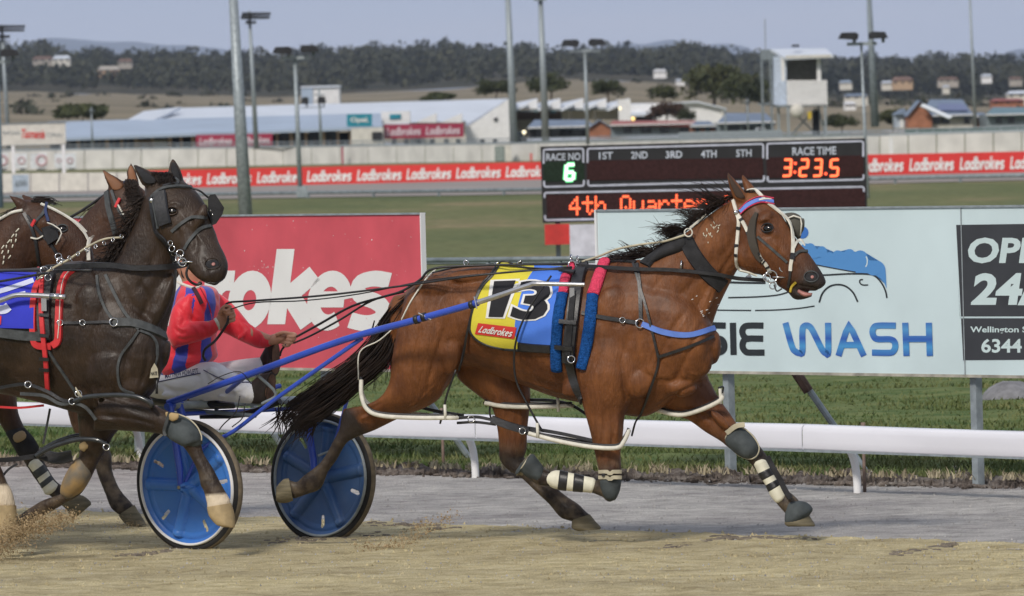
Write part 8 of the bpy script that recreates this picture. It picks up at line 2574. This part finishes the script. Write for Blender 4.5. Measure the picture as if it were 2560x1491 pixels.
bb_ = thing('bridle', 'black blinker bridle with grey nosebands on the dark brown horse in front', 'bridle', P(440, 560, yk(440)))
strap('cheek_strap', KB, [(378, 494), (384, 540), (392, 580), (412, 600), (424, 622), (432, 650), (440, 668)], 12, M['leather'], bb_, .005, .007)
strap('browband', KB, [(380, 494), (404, 474), (440, 468), (478, 470)], 9, M['greyl'], bb_, .005, .008)
strap('crown_strap', KB, [(436, 448), (444, 456), (440, 466)], 8, M['greyl'], bb_, .005, .008)
strap('crown_strap', KB, [(408, 468), (430, 462), (443, 462)], 6, M['leather'], bb_, .005, .010)
strap('throat_lash', KB, [(384, 500), (392, 540), (398, 572)], 6, M['greyl'], bb_, .004, .012)
strap('noseband', KB, [(429, 580), (450, 562), (480, 545), (516, 544)], 9, M['greyl'], bb_, .005, .007)
strap('noseband', KB, [(462, 624), (476, 600), (500, 572), (526, 566)], 9, M['greyl'], bb_, .005, .007)
mb = MB(); pn = lay(KB, [(400, 484), (404, 510), (410, 540), (416, 562)], 4, .02)
ribbon(mb, pn, [36 * 44.6 / F] * len(pn), .006); mb.build('blinker', M['leather'], bb_, True, 40)
mb = MB(); mb.prism([(520, 494), (526, 487), (538, 486), (560, 520), (556, 536), (540, 560), (530, 564), (520, 530)], yk(535) - .02, .03)
k_ = mb.build('blinker', M['neop'], bb_, True, 30); k_['label'] = 'square black blinker standing out on the far side'
for q in [(526, 527), (531, 537)]:
 mb = MB(); c = P(*q, yk(530) - .022); mb.ellipsoid(c, (.006, 0, 0), (0, .004, 0), (0, 0, .006), 6, 8); mb.build('stud', M['chrome'], k_, True)
cord('blinker_stay', [(478, 470, yk(478) - .07), (500, 478, yk(500) - .06), (520, 494, yk(520) - .02)], .006, M['leather'], bb_)
c_, n_ = hit_near(KB, 380, 502); mb = MB(); mb.ellipsoid(c_ - Vector((0, .015, 0)), (.015, 0, 0), (0, .008, 0), (0, 0, .015), 8, 12); mb.build('rosette', M['chrome'], bb_, True)
for i, q in enumerate([(426, 608), (430, 622), (434, 634), (436, 646), (438, 656), (446, 646), (452, 652)]):
 c_, n_ = hit_near(KB, *q); ring3('chain_link', q[0], q[1], c_.y - .02, 6 + (i % 2) * 2, .003, M['chrome'], bb_, nrm=(.5 * (-1) ** i, -1, .2))
c_, n_ = hit_near(KB, 455, 655); Yb = c_.y - .03
ring3('bit_ring', 456, 656, Yb, 10, .0045, M['chrome'], bb_); ring3('bit_ring', 450, 634, Yb, 9, .004, M['chrome'], bb_)
cord('bit_bar', [(452, 658, Yb), (470, 655, Yb - .02), (482, 656, Yb - .02)], .006, M['chrome'], bb_)
cord('curb_strap', [(474, 660, Yb), (466, 682, Yb), (472, 700, Yb), (490, 712, Yb + .02), (505, 708, Yb + .02)], .008, M['leather'], bb_)

kh = thing('harness', 'black harness with red padded girth on the dark brown horse in front', 'harness', P(130, 800, yk(130)))
def kst(name, pts, w_, m, off=.006, th=.005): return strap(name, KB, pts, w_, m, kh, th, off)
kst('saddle_pad', [(195, 668), (166, 690), (152, 730), (148, 800), (146, 850), (132, 864)], 20, M['redw'], .010, .010)
kst('saddle_pad', [(118, 690), (94, 715), (85, 760), (84, 830), (92, 862), (130, 866)], 18, M['redw'], .010, .010)
kst('pad_stitching', [(186, 676), (164, 700), (155, 740), (152, 800), (148, 846)], 2, M['wstrap'], .024, .002)
kst('saddle', [(128, 690), (118, 730), (114, 790), (118, 850)], 30, M['leather'], .018, .008)
kst('girth', [(110, 700), (108, 770), (113, 840), (120, 900), (125, 968)], 13, M['redw'], .034, .005)
for q in (790, 838, 894, 918):
 kst('keeper', [(106, q), (118, q + 1), (130, q + 2)], 9, M['leather'], .042, .005)
kst('breast_strap', [(140, 808), (180, 808), (240, 806), (284, 806)], 8, M['leather'], .008)
kst('breast_collar', [(284, 806), (330, 808), (375, 822), (412, 842)], 24, M['greyl'], .008, .008)
ring3('collar_ring', 284, 806, hit_near(KB, 284, 806)[0].y - .02, 10, .004, M['chrome'], kh)
for q in (150, 206): ring3('buckle', q, 807, hit_near(KB, q, 807)[0].y - .02, 7, .003, M['chrome'], kh)
kst('shoulder_strap', [(243, 690), (246, 730), (262, 770), (282, 800)], 8, M['greyl'], .006)
kst('shoulder_strap', [(264, 688), (284, 730), (310, 780), (346, 824)], 9, M['greyl'], .006)
kst('shoulder_strap', [(348, 826), (330, 850), (302, 890), (294, 930), (304, 970), (335, 984)], 7, M['greyl'], .008)
kst('shoulder_strap', [(350, 828), (376, 840), (390, 860), (392, 890)], 7, M['greyl'], .008)
kst('hobble_hanger', [(96, 760), (100, 830), (130, 890), (170, 950), (190, 980)], 7, M['greyl'], .008)
kst('belly_band', [(0, 832), (60, 840), (118, 842)], 26, M['greyl'], .016)
tg = kst('name_tag_strap', [(392, 890), (386, 915), (378, 925)], 4, M['greyl'], .01)
c_, n_ = hit_near(KB, 386, 930)
mb = MB(); mb.prism([(378, 922), (386, 908), (394, 922), (396, 944), (374, 946)], c_.y - .03, .006); tagp = mb.build('tag', M['beige'], kh)
print_on('lettering', text2d('NATE', .02), [(377, 930), (393, 929), (393, 938), (377, 939)], lambda x, y, z=0: P(x, y, c_.y - .034), M['numk'], tagp)
cord('loose_end', [(392, 944, yk(392) - .14), (392, 985, yk(392) - .14)], .008, M['leather'], kh)
ml = MB(); ml.slab(103, 740, 116, 778, hit_near(KB, 110, 760)[0].y - .07, .008); ml.build('buckle', M['chrome'], kh)
st_ = thing('sulky_shaft', 'polished shaft tip of the sulky behind the dark brown horse at the left edge', 'sulky shaft', P(60, 740, yk(60) - .3))
MB().tube([Vector(v) for v in crom([tuple(P(*a)) for a in [(-420, 860, yk(-420) - .36), (-120, 790, yk(-120) - .36), (0, 752, yk(0) - .35), (34, 740, yk(34) - .345), (60, 738, yk(60) - .34), (110, 740, yk(110) - .335), (164, 743, yk(164) - .33)]], 4)], .0145, 12).build('shaft_tip', M['steel'], st_, True)
MB().tube([P(126, 741, yk(126) - .332), P(150, 742, yk(150) - .331)], .018, 10).build('collar', M['chrome'], st_, True)
# its blue saddle cloth at the picture edge
kc = thing('saddle_cloth', 'royal blue saddle cloth with white lettering on the dark brown horse at left', 'saddle cloth', P(20, 780, yk(20)))
rows = cloth('c', '', KB, [(-190, 690), (-200, 740), (-205, 790), (-190, 816)], [(92, 690), (88, 730), (86, 790), (86, 822)], 0, 22, 14, yk, None, None, None, None)
cl = cloth_parts(rows, [0, 22], [M['rblue']], ['cloth'], kc)
oc2 = on_cloth(bvh_of(*cl))
M['lilac'] = mat('pale_lilac_print', (0.55, 0.58, 0.74), 0.8)
def pstroke(pts, w_, z, name='print'):
 vs, fs = [], []; stroke2d([tuple(a) for a in crom(pts, 5)], w_, 0, vs, fs)
 me = bpy.data.meshes.new(name); me.from_pydata([oc2(v[0], v[1], z) for v in vs], [], fs); link(name, me, M['lilac'], kc)
pstroke([(-60, 740), (0, 728), (50, 712), (84, 700)], 12, 1); pstroke([(-60, 764), (10, 748), (40, 738), (64, 732)], 9, 1); pstroke([(-70, 790), (-20, 776), (10, 774), (22, 766)], 22, 1)
print_on('sponsor_patch', grid, [(-90, 788), (4, 790), (2, 812), (-92, 810)], lambda x, y, z=0: oc2(x, y, 2), M['red'], kc)
print_on('lettering', logo2d('Ladbrokes', .24), [(-84, 792), (0, 794), (-2, 809), (-88, 807)], lambda x, y, z=0: oc2(x, y, 4 + z * .2), M['print'], kc)

kr = thing('reins', 'black reins running forward to the bit of the dark brown horse in front', 'reins', P(200, 680, yk(200)))
q = lay(KB, [(120, 684), (190, 678), (280, 674), (360, 672), (430, 664), (448, 660)], 5, .04)
mb = MB(); ribbon(mb, [(p, Vector((0, -1, 0))) for p, n_ in q], 15 * 44.4 / F, .005); mb.build('rein', M['leather'], kr, True, 40)
cord('rein', [(-300, 740, 45.3), (-100, 716, 44.95), (0, 704, 44.75), (110, 684, 44.5), (122, 684, 44.45)], .008, M['leather'], kr)
cord('rein', [(-300, 700, 45.4), (-60, 682, 45.0), (60, 677, 44.75), (230, 676, 44.42)], .007, M['leather'], kr)
cord('overcheck', [(92, 700, 44.62), (130, 672, 44.55), (170, 650, 44.55), (222, 616, 44.6), (262, 598, 44.62), (304, 594, 44.62)], .006, M['beige'], kr)
for i in range(9):
 u = i / 8; x, y = 130 + 174 * u, 672 - 80 * u ** .8
 ring3('chain_link', x, y, 44.54, 5, .003, M['chrome'], kr, nrm=((-1) ** i, -1, .3))
for q in [(110, 676, 9), (100, 690, 7), (120, 694, 8), (150, 655, 8)]:
 ring3('terret', q[0], q[1], yk(q[0]) - .26, q[2], .0035, M['chrome'], kr)

khp = thing('hobbles', 'shiny black hobble loops and straps round the legs of the dark brown horse', 'hobbles', P(200, 1000, yk(200)))
_old = hp
def khoop(front, dyf, dyb, lift, ym=None, par=None):
 ym = ym or yk
 q = crom(front, 6); n = len(q); pts = []
 for i, (x, y) in enumerate(q): pts.append(P(x, y, ym(x) + dyf - .02 * math.sin(math.pi * i / (n - 1))))
 for i, (x, y) in enumerate(q[::-1]): pts.append(P(x, y - lift * math.sin(math.pi * i / (n - 1)), ym(x) + dyb + .02 * math.sin(math.pi * i / (n - 1))))
 pts.append(pts[0])
 mb = MB(); mb.tube(pts, .014, 9, cap=False); return mb.build('leg_loop', M['kplast'], par or khp, True)
M['kplast'] = mat('black_hobble_plastic', (0.03, 0.034, 0.038), 0.25, 0.5, 0, 0.2, 20, coat=.3)
khoop([(186, 1003), (220, 992), (290, 988), (340, 992), (370, 1004), (380, 1014)], -.30, .0, 12)
khoop([(90, 1140), (130, 1118), (190, 1100), (240, 1100), (268, 1112)], -.05, .24, 10)
def kfs(pts, w_, m=None, name='connecting_strap'):
 mb = MB(); ribbon(mb, [(P(x, y, yk(x) + d), Vector((0, -1, 0))) for x, y, d in crom(pts, 5)], w_ * 44.6 / F, .005); return mb.build(name, m or M['leather'], khp, True, 40)
kfs([(-60, 985, -.25), (20, 966, -.28), (70, 962, -.29), (120, 980, -.30), (160, 1002, -.30), (200, 1000, -.29)], 9)
kfs([(50, 985, -.28), (110, 990, -.30), (150, 1010, -.30), (185, 1008, -.29), (215, 1020, -.29), (240, 1050, -.26)], 9, M['greyl'])
kfs([(-20, 1152, 0), (40, 1148, 0), (90, 1140, 0), (110, 1134, 0)], 12)
kfs([(95, 1132, .05), (140, 1146, .05), (180, 1140, .04)], 30)
kfs([(125, 1022, .1), (116, 1070, .1), (108, 1110, .05)], 6); kfs([(0, 1018, .0), (50, 1020, 0), (110, 1014, 0)], 6, M['redw'])
kfs([(0, 1200, -.05), (20, 1175, -.03), (44, 1160, 0)], 6)
for q in [(70, 962), (180, 1004), (196, 985), (266, 1118)]:
 ring3('buckle', q[0], q[1], yk(q[0]) - (.31 if q[1] < 1050 else .06), 8, .004, M['chrome'], khp)
mb = MB(); loft(mb, [(190, 968, 198, 994, -.30, .02), (196, 978, 206, 998, -.31, .02)], yk, 3, 10); mb.build('strap_end', M['beige'], khp, True)
# knee boots of the dark horse
t = thing('knee_boot', 'dusty grey knee boot on the raised foreleg of the dark brown horse', 'knee boot', P(460, 1070, yk(460) - .2))
mb = MB(); loft(mb, [(440, 1030, 412, 1086, -.19, .05), (474, 1048, 424, 1098, -.20, .062), (496, 1072, 440, 1108, -.20, .062), (504, 1092, 456, 1116, -.2, .055), (506, 1104, 468, 1116, -.19, .04)], yk, 4, 20); mb.build('boot_cup', M['rubber'], t, True)
mb = MB(); loft(mb, [(416, 1030, 422, 1050, -.255, .012), (430, 1032, 432, 1054, -.262, .014), (444, 1034, 442, 1050, -.262, .012)], yk, 3, 12); mb.build('felt_patch', mat('tan_felt', (0.42, 0.30, 0.15), 0.9), t, True)
mb = MB(); pn = [(P(x, y, yk(x) - .265), Vector((0, -1, 0))) for x, y in crom([(424, 1030), (416, 1056), (410, 1078), (414, 1090)], 4)]; ribbon(mb, pn, 8 * 44.4 / F, .006); mb.build('boot_strap', M['greyl'], t, True, 40)
mb = MB(); mb.tube([P(x, y, yk(x) - .25) for x, y in crom([(446, 1036), (470, 1046), (492, 1066), (503, 1088), (504, 1102)], 4)], .004, 6); mb.build('edging', M['beige'], t, True)
t = thing('knee_boot', 'grey knee boot smeared with tan mud on the folded foreleg of the dark brown horse', 'knee boot', P(190, 1200, yk(190) + .05))
mb = MB(); loft(mb, [(186, 1150, 226, 1160, .11, .05), (168, 1178, 228, 1190, .10, .068), (154, 1208, 212, 1222, .10, .066), (150, 1232, 186, 1244, .11, .05), (158, 1242, 172, 1248, .11, .03)], yk, 4, 20)
ob = mb.build('boot_cup', mat('muddy_rubber', (0.10, 0.11, 0.11), 0.6, 0.3, 0, 0.2, 9, col2=(0.34, 0.22, 0.09)), t, True)
mb = MB(); loft(mb, [(202, 1108, 202, 1126, .05, .01), (212, 1104, 210, 1130, .045, .012), (218, 1110, 216, 1124, .05, .01)], yk, 3, 10); mb.build('felt_patch', mat('tan_felt', (0.36, 0.26, 0.13), 0.9), t, True)

# ================================================================== the two bay horses behind
def yc(px): return 48.2 - (px - 250) / 425.0 * 0.42
cm = MB()
loft(cm, [(-400, 735, -390, 880, 0, .12), (-340, 700, -330, 930, 0, .25), (-150, 700, -140, 950, 0, .28), (50, 700, 50, 975, 0, .28), (170, 690, 170, 1020, 0, .26), (260, 720, 255, 1020, 0, .22), (320, 800, 310, 980, 0, .14), (335, 850, 325, 930, 0, .08)], yc, 4, 20)
loft(cm, [(130, 670, 310, 930, 0, .18), (178, 580, 335, 780, 0, .14), (215, 532, 350, 670, 0, .115), (246, 500, 362, 600, 0, .1), (268, 478, 372, 560, 0, .09)], yc, 4, 18)
loft(cm, [(345, 462, 262, 490, 0, .08), (372, 486, 272, 560, -.02, .1), (404, 540, 316, 620, -.05, .1), (430, 600, 372, 660, -.08, .08), (452, 650, 410, 690, -.1, .07), (450, 680, 428, 700, -.1, .04)], yc, 4, 18)
loft(cm, [(274, 478, 316, 462, -.04, .028), (262, 448, 298, 446, -.045, .026), (256, 430, 272, 432, -.05, .016), (253, 420, 258, 422, -.05, .007)], yc, 4, 12)
loft(cm, [(318, 455, 350, 462, .05, .026), (316, 430, 342, 432, .05, .024), (322, 414, 334, 416, .05, .014), (327, 407, 330, 408, .05, .007)], yc, 4, 12)
loft(cm, [(150, 960, 300, 960, -.05, .12), (166, 1020, 280, 1030, -.05, .10), (180, 1070, 270, 1080, -.05, .075), (205, 1110, 268, 1110, -.05, .055, .5), (230, 1145, 280, 1138, -.05, .046, 1), (244, 1190, 282, 1178, -.05, .036, 1), (264, 1240, 300, 1222, -.05, .036, 1), (276, 1270, 320, 1246, -.05, .042, 1), (296, 1288, 334, 1262, -.05, .04, 1)], yc, 4, 16)
loft(cm, [(-300, 880, -150, 880, 0, .13), (-270, 1010, -170, 1010, 0, .08), (-300, 1100, -250, 1100, 0, .045, 1), (-250, 1220, -214, 1220, 0, .036, 1), (-230, 1280, -190, 1280, 0, .04, 1)], yc, 4, 14)
hc = thing('horse', 'bay horse mostly hidden behind the dark one, its two tan ears showing', 'horse', (P(250, 1300, yc(250)).x, yc(250), 0))
cb = remesh(cm, 'body', .013, 5, M['bay2'] if 'bay2' in M else M['brown'], hc)
CBV = bvh_of(cb)
hoofed('hoof', yc, [(296, 1288, 336, 1262, -.05, .046), (304, 1300, 348, 1282, -.05, .054), (318, 1314, 362, 1304, -.05, .056), (334, 1318, 366, 1312, -.05, .05)], M['hoof'], hc)
hoofed('hoof', yc, [(-232, 1280, -188, 1280, 0, .046), (-228, 1310, -170, 1310, 0, .056)], M['hoof'], hc)
mb = MB(); loft(mb, [(280, 474, 308, 462, -.076, .006), (266, 448, 290, 446, -.078, .006), (258, 430, 267, 431, -.068, .004)], yc, 4, 10); mb.build('inner_ear', mat('tan_ear', (0.20, 0.085, 0.035), 0.6), hc, True)
mb = MB(); loft(mb, [(322, 452, 344, 456, .02, .006), (320, 430, 337, 431, .024, .006), (324, 416, 331, 417, .034, .004)], yc, 4, 10); mb.build('inner_ear', mat('tan_ear', (0.22, 0.095, 0.04), 0.6), hc, True)
st = []
for i in range(140):
 q = g.random(); x = 270 - 130 * q; y = 482 + 170 * q ** 1.4
 L_ = g.uniform(20, 55); a = R(g.normal(150, 14)); dr = g.uniform(20, 50)
 st.append([P(x + 6 + math.cos(a) * L_ * f, y + 4 + math.sin(a) * L_ * f + dr * f * f, yc(x) + .03 * g.normal() * f - .04) for f in np.linspace(0, 1, 6)])
for i in range(130):
 x, y = g.uniform(312, 340), g.uniform(448, 470)
 st.append([P(x + g.normal() * 10 * f + 8 * f, y + (30 + 30 * g.random()) * f - 8 * math.sin(3 * f), yc(x) - .06 - .05 * f) for f in np.linspace(0, 1, 6)])
hairs('mane', st, .0035, .001, M['hair'], hc)
bc = thing('bridle', 'black bridle with a small red badge on the half hidden bay horse', 'bridle', P(300, 540, yc(300)))
strap('crown_strap', CBV, [(310, 456), (322, 460), (332, 470)], 12, mat('navy_strap', (0.03, 0.045, 0.09), 0.5), bc)
strap('hood_edge', CBV, [(268, 480), (272, 520), (282, 555), (290, 585)], 17, M['greyl'], bc, .006, .008)
strap('cheek_strap', CBV, [(280, 478), (290, 505), (302, 532), (316, 548)], 9, M['greyl'], bc, .005, .010)
strap('badge', CBV, [(292, 520), (297, 508), (302, 498)], 9, M['redw'], bc, .005, .016)
strap('cheek_tape', CBV, [(298, 514), (308, 532), (316, 546)], 4, M['wstrap'], bc, .004, .016)
cord('overcheck', [(270, 482, yc(270) - .05), (230, 510, yc(230) - .04), (190, 536, yc(190) - .04), (150, 556, yc(150) - .02)], .009, M['leather'], bc)

def ye(px): return 46.3 - (px - 100) / 413.0 * 0.35
dm = MB()
loft(dm, [(-560, 720, -550, 880, 0, .12), (-500, 680, -490, 930, 0, .25), (-300, 680, -290, 950, 0, .28), (-120, 670, -120, 985, 0, .27), (-40, 690, -40, 990, 0, .23), (20, 760, 15, 960, 0, .15), (40, 810, 35, 920, 0, .08)], ye, 4, 20)
loft(dm, [(-160, 660, 10, 930, 0, .18), (-70, 610, 50, 790, 0, .14), (0, 552, 85, 690, 0, .115), (38, 520, 105, 640, 0, .1)], ye, 4, 18)
loft(dm, [(70, 500, 62, 600, 0, .08), (102, 505, 78, 650, 0, .10), (140, 521, 104, 672, 0, .105), (184, 548, 134, 682, 0, .10), (212, 580, 160, 695, 0, .08), (228, 614, 185, 712, 0, .07), (236, 650, 205, 722, 0, .065), (236, 680, 218, 722, 0, .045)], ye, 4, 20)
loft(dm, [(52, 534, 84, 520, -.04, .028), (36, 512, 62, 500, -.05, .026), (26, 496, 40, 492, -.055, .016), (19, 488, 24, 489, -.06, .007)], ye, 4, 12)
loft(dm, [(66, 514, 100, 508, .05, .026), (56, 498, 80, 494, .055, .022), (52, 486, 62, 487, .058, .01)], ye, 4, 12)
loft(dm, [(-80, 930, 20, 930, -.1, .12), (-45, 985, 40, 975, -.14, .10), (-10, 1045, 46, 1030, -.15, .065, .2), (22, 1096, 68, 1080, -.15, .05, .8), (52, 1142, 98, 1118, -.15, .044, 1), (76, 1182, 114, 1160, -.15, .034, 1), (108, 1226, 142, 1204, -.15, .035, 1), (132, 1246, 166, 1218, -.15, .042, 1), (152, 1262, 178, 1232, -.15, .038, 1)], ye, 4, 16)
loft(dm, [(-440, 880, -300, 880, 0, .13), (-420, 1010, -330, 1010, 0, .08), (-440, 1100, -395, 1100, 0, .045, 1), (-400, 1220, -366, 1220, 0, .036, 1), (-380, 1280, -342, 1280, 0, .04, 1)], ye, 4, 14)
for a in [(160, 610, -.08, 30, 34, .05, 20), (112, 560, -.08, 24, 22, .05, 20)]:
 a = list(a); a[2] += .02; blob(dm, ye, *a)
hd = thing('horse', 'brown horse at the left edge with white freeze brand and white face straps', 'horse', (P(100, 1300, ye(100)).x, ye(100), 0))
db = remesh(dm, 'body', .0115, 5, M['brown'], hd)
DBV = bvh_of(db)
hoofed('hoof', ye, [(154, 1264, 180, 1234, -.15, .044), (168, 1276, 208, 1240, -.15, .055), (176, 1294, 226, 1254, -.15, .06), (186, 1298, 228, 1262, -.15, .05)], M['hoof'], hd)
hoofed('hoof', ye, [(-382, 1280, -340, 1280, 0, .046), (-378, 1310, -322, 1310, 0, .056)], M['hoof'], hd)
eyeball(DBV, 156, 572, 10, hd, M['greyl'])
st = []
for i in range(120):
 q = g.random(); x = 62 - 200 * q; y = 512 + 130 * q
 L_ = g.uniform(20, 60); a = R(g.normal(165, 14)); dr = g.uniform(10, 40)
 st.append([P(x + 6 + math.cos(a) * L_ * f, y + 4 + math.sin(a) * L_ * f + dr * f * f - 12 * math.sin(f * 2), ye(x) + .03 * g.normal() * f - .02) for f in np.linspace(0, 1, 6)])
for i in range(40):
 x, y = g.uniform(76, 110), 500 + g.normal() * 4
 st.append([P(x + (20 + 30 * g.random()) * f, y - 6 * math.sin(3 * f) + 12 * f, ye(x) - .03) for f in np.linspace(0, 1, 6)])
hairs('mane', st, .0035, .001, M['hair'], hd)
for i in range(14):
 px, py = 10 + (i % 4) * 11 + g.normal() * 2, 618 - (i % 4) * 14 + (i // 4) * 13
 co, no = hit(DBV, px, py)
 if co is None: continue
 mb = MB(); mb.tube([co + Vector((-.008, -.002, -.010)), co + Vector((.008 * g.normal(), -.003, .010))], .0042, 5); mb.build('brand_mark', M['wboot'], hd, True)
be = thing('bridle', 'black bridle with square blinker and white overcheck on the brown horse at the left edge', 'bridle', P(120, 590, ye(120)))
def est(name, pts, w_, m, off=.007, th=.004): return strap(name, DBV, pts, w_, m, be, th, off)
est('cheek_strap', [(60, 534), (78, 566), (90, 600), (96, 640), (100, 664)], 10, M['leather']); est('cheek_strap', [(68, 540), (100, 580), (130, 614), (146, 640)], 9, M['leather'])
est('browband', [(80, 570), (94, 552), (108, 536), (116, 516)], 10, M['greyl']); est('badge', [(82, 566), (87, 559), (92, 552)], 10, M['redw'], .014)
est('brow_loop', [(116, 510), (114, 530), (120, 556)], 8, mat('navy_strap', (0.03, 0.045, 0.12), 0.5), .010); est('brow_loop', [(112, 514), (124, 508), (134, 516)], 8, M['greyl'], .010)
est('face_strap', [(102, 512), (138, 528), (178, 552), (206, 580), (219, 602)], 7, M['wstrap'], .008); est('face_strap', [(160, 540), (192, 560), (214, 582)], 4, M['wstrap'], .008)
est('face_strap', [(230, 592), (220, 604), (219, 626), (221, 652)], 10, M['wstrap'], .010)
est('blinker', [(122, 566), (130, 588), (138, 606)], 40, M['neop'], .02, .005)
mb = MB(); mb.tube([P(x, y, ye(x) - .16) for x, y in [(118, 557), (132, 562), (150, 574), (154, 584), (147, 600), (140, 612)]], .004, 6); mb.build('blinker_edging', M['wstrap'], be, True)
est('check_strap', [(80, 594), (96, 597), (110, 590)], 4, M['wstrap'], .014)
cord('overcheck', [(56, 526, ye(56) - .08), (30, 532, ye(30) - .07), (0, 548, ye(0) - .06), (-60, 580, ye(-60) - .06)], .010, M['wstrap'], be)
cord('face_cord', [(226, 610, ye(226) - .05), (200, 630, ye(200) - .12), (170, 652, ye(170) - .2), (140, 664, ye(140) - .2)], .005, M['beige'], be)
for q in [(146, 642), (150, 652), (160, 658), (172, 656)]: ring3('bit_ring', q[0], q[1], ye(q[0]) - .14, 8, .004, M['chrome'], be)
s4 = [(70, 1166, 98, 1146, -.16, .044), (90, 1194, 118, 1174, -.16, .042), (104, 1220, 132, 1198, -.16, .044), (112, 1236, 146, 1212, -.16, .048)]
boot('cream shin boot with dark straps on the brown horse leg at the left edge', 'shin boot', 'shin_boot', [('boot_shell', cut(s4, 0, .2), M['wboot']), ('boot_strap', cut(s4, .19, .36, 1.06), M['greyl']), ('boot_shell', cut(s4, .35, .55), M['wboot']), ('boot_strap', cut(s4, .54, .68, 1.06), M['greyl']), ('boot_shell', cut(s4, .67, 1), M['wboot'])], ye)
t = boot('black knee boot with tan felt on the brown horse leg at the left edge', 'knee boot', 'knee_boot', [('boot_cup', [(14, 1084, 62, 1070, -.16, .05), (30, 1112, 84, 1094, -.16, .058), (46, 1140, 98, 1118, -.16, .05)], M['neop'])], ye)
mb = MB(); loft(mb, [(32, 1096, 62, 1080, -.222, .01), (36, 1104, 66, 1088, -.224, .012)], ye, 3, 10); mb.build('felt_patch', mat('tan_felt', (0.32, 0.24, 0.14), 0.9), t, True)

# ================================================================== sand thrown up by the hooves
def spray(name, n, f, Y, seed):
 g = np.random.default_rng(seed)
 V = np.empty((n, 4, 3))
 for i in range(n):
  px, py, sz = f(g)
  c = np.array(P(px, py, Y + g.normal() * .12))
  d = g.normal(size=(4, 3)); d /= np.linalg.norm(d, axis=1)[:, None]
  V[i] = c + d * sz
 me = bpy.data.meshes.new(name)
 fs = []
 for i in range(n):
  o = i * 4; fs += [(o, o + 1, o + 2), (o, o + 2, o + 3), (o, o + 3, o + 1), (o + 1, o + 3, o + 2)]
 me.from_pydata(V.reshape(-1, 3).tolist(), [], fs)
 return tag(link(name, me, M['spray']), kind='stuff')
M['spray'] = mat('thrown_sand', (0.24, 0.16, 0.08), 0.95, 0.1, 0, 0.4, 60, col2=(0.46, 0.36, 0.22))
def f1(g):
 u = g.random() ** 1.3
 a = g.random()
 px = -40 + 215 * u + g.normal() * 22; base = 1395 - 105 * u ** .75
 py = base + g.normal() * (20 * (1 - u) + 8) - 40 * a * a * (1 - u)
 return px, py, 0.002 + .008 * g.random() ** 3
spray('sand_spray', 9500, f1, 44.45, 3)
def f2(g):
 u = g.random()
 c = g.random()
 if c < .45: px, py = 920 + 150 * u + g.normal() * 10, 1382 - 78 * u ** 1.5 + g.normal() * 10
 elif c < .7: px, py = 930 + g.normal() * 26, 1372 + g.normal() * 12
 else: px, py = 1000 + 140 * u + g.normal() * 12, 1372 - 90 * u + g.normal() * 9
 return px, py, 0.0025 + .007 * g.random() ** 2
spray('sand_spray', 1500, f2, 44.7, 4)
def f3(g):
 return 320 + g.normal() * 24, 1300 + abs(g.normal()) * -10 + 22, 0.002 + .003 * g.random()
spray('sand_spray', 260, f3, 47.0, 5)
# ================================================================== evening air
mb = MB()
mb.box((-5200, -6, -1.5), (5200, 19500, 520))
hz = tag(mb.build('haze', None), kind='stuff')
hm = bpy.data.materials.new('evening_haze')
hm.use_nodes = True
hm.node_tree.nodes.clear()
pv = hm.node_tree.nodes.new('ShaderNodeVolumePrincipled')
pv.inputs['Color'].default_value = (0.66, 0.77, 0.98, 1)
pv.inputs['Density'].default_value = 0.00005
pv.inputs['Anisotropy'].default_value = 0.0
ho = hm.node_tree.nodes.new('ShaderNodeOutputMaterial')
hm.node_tree.links.new(pv.outputs[0], ho.inputs['Volume'])
hz.data.materials.append(hm)
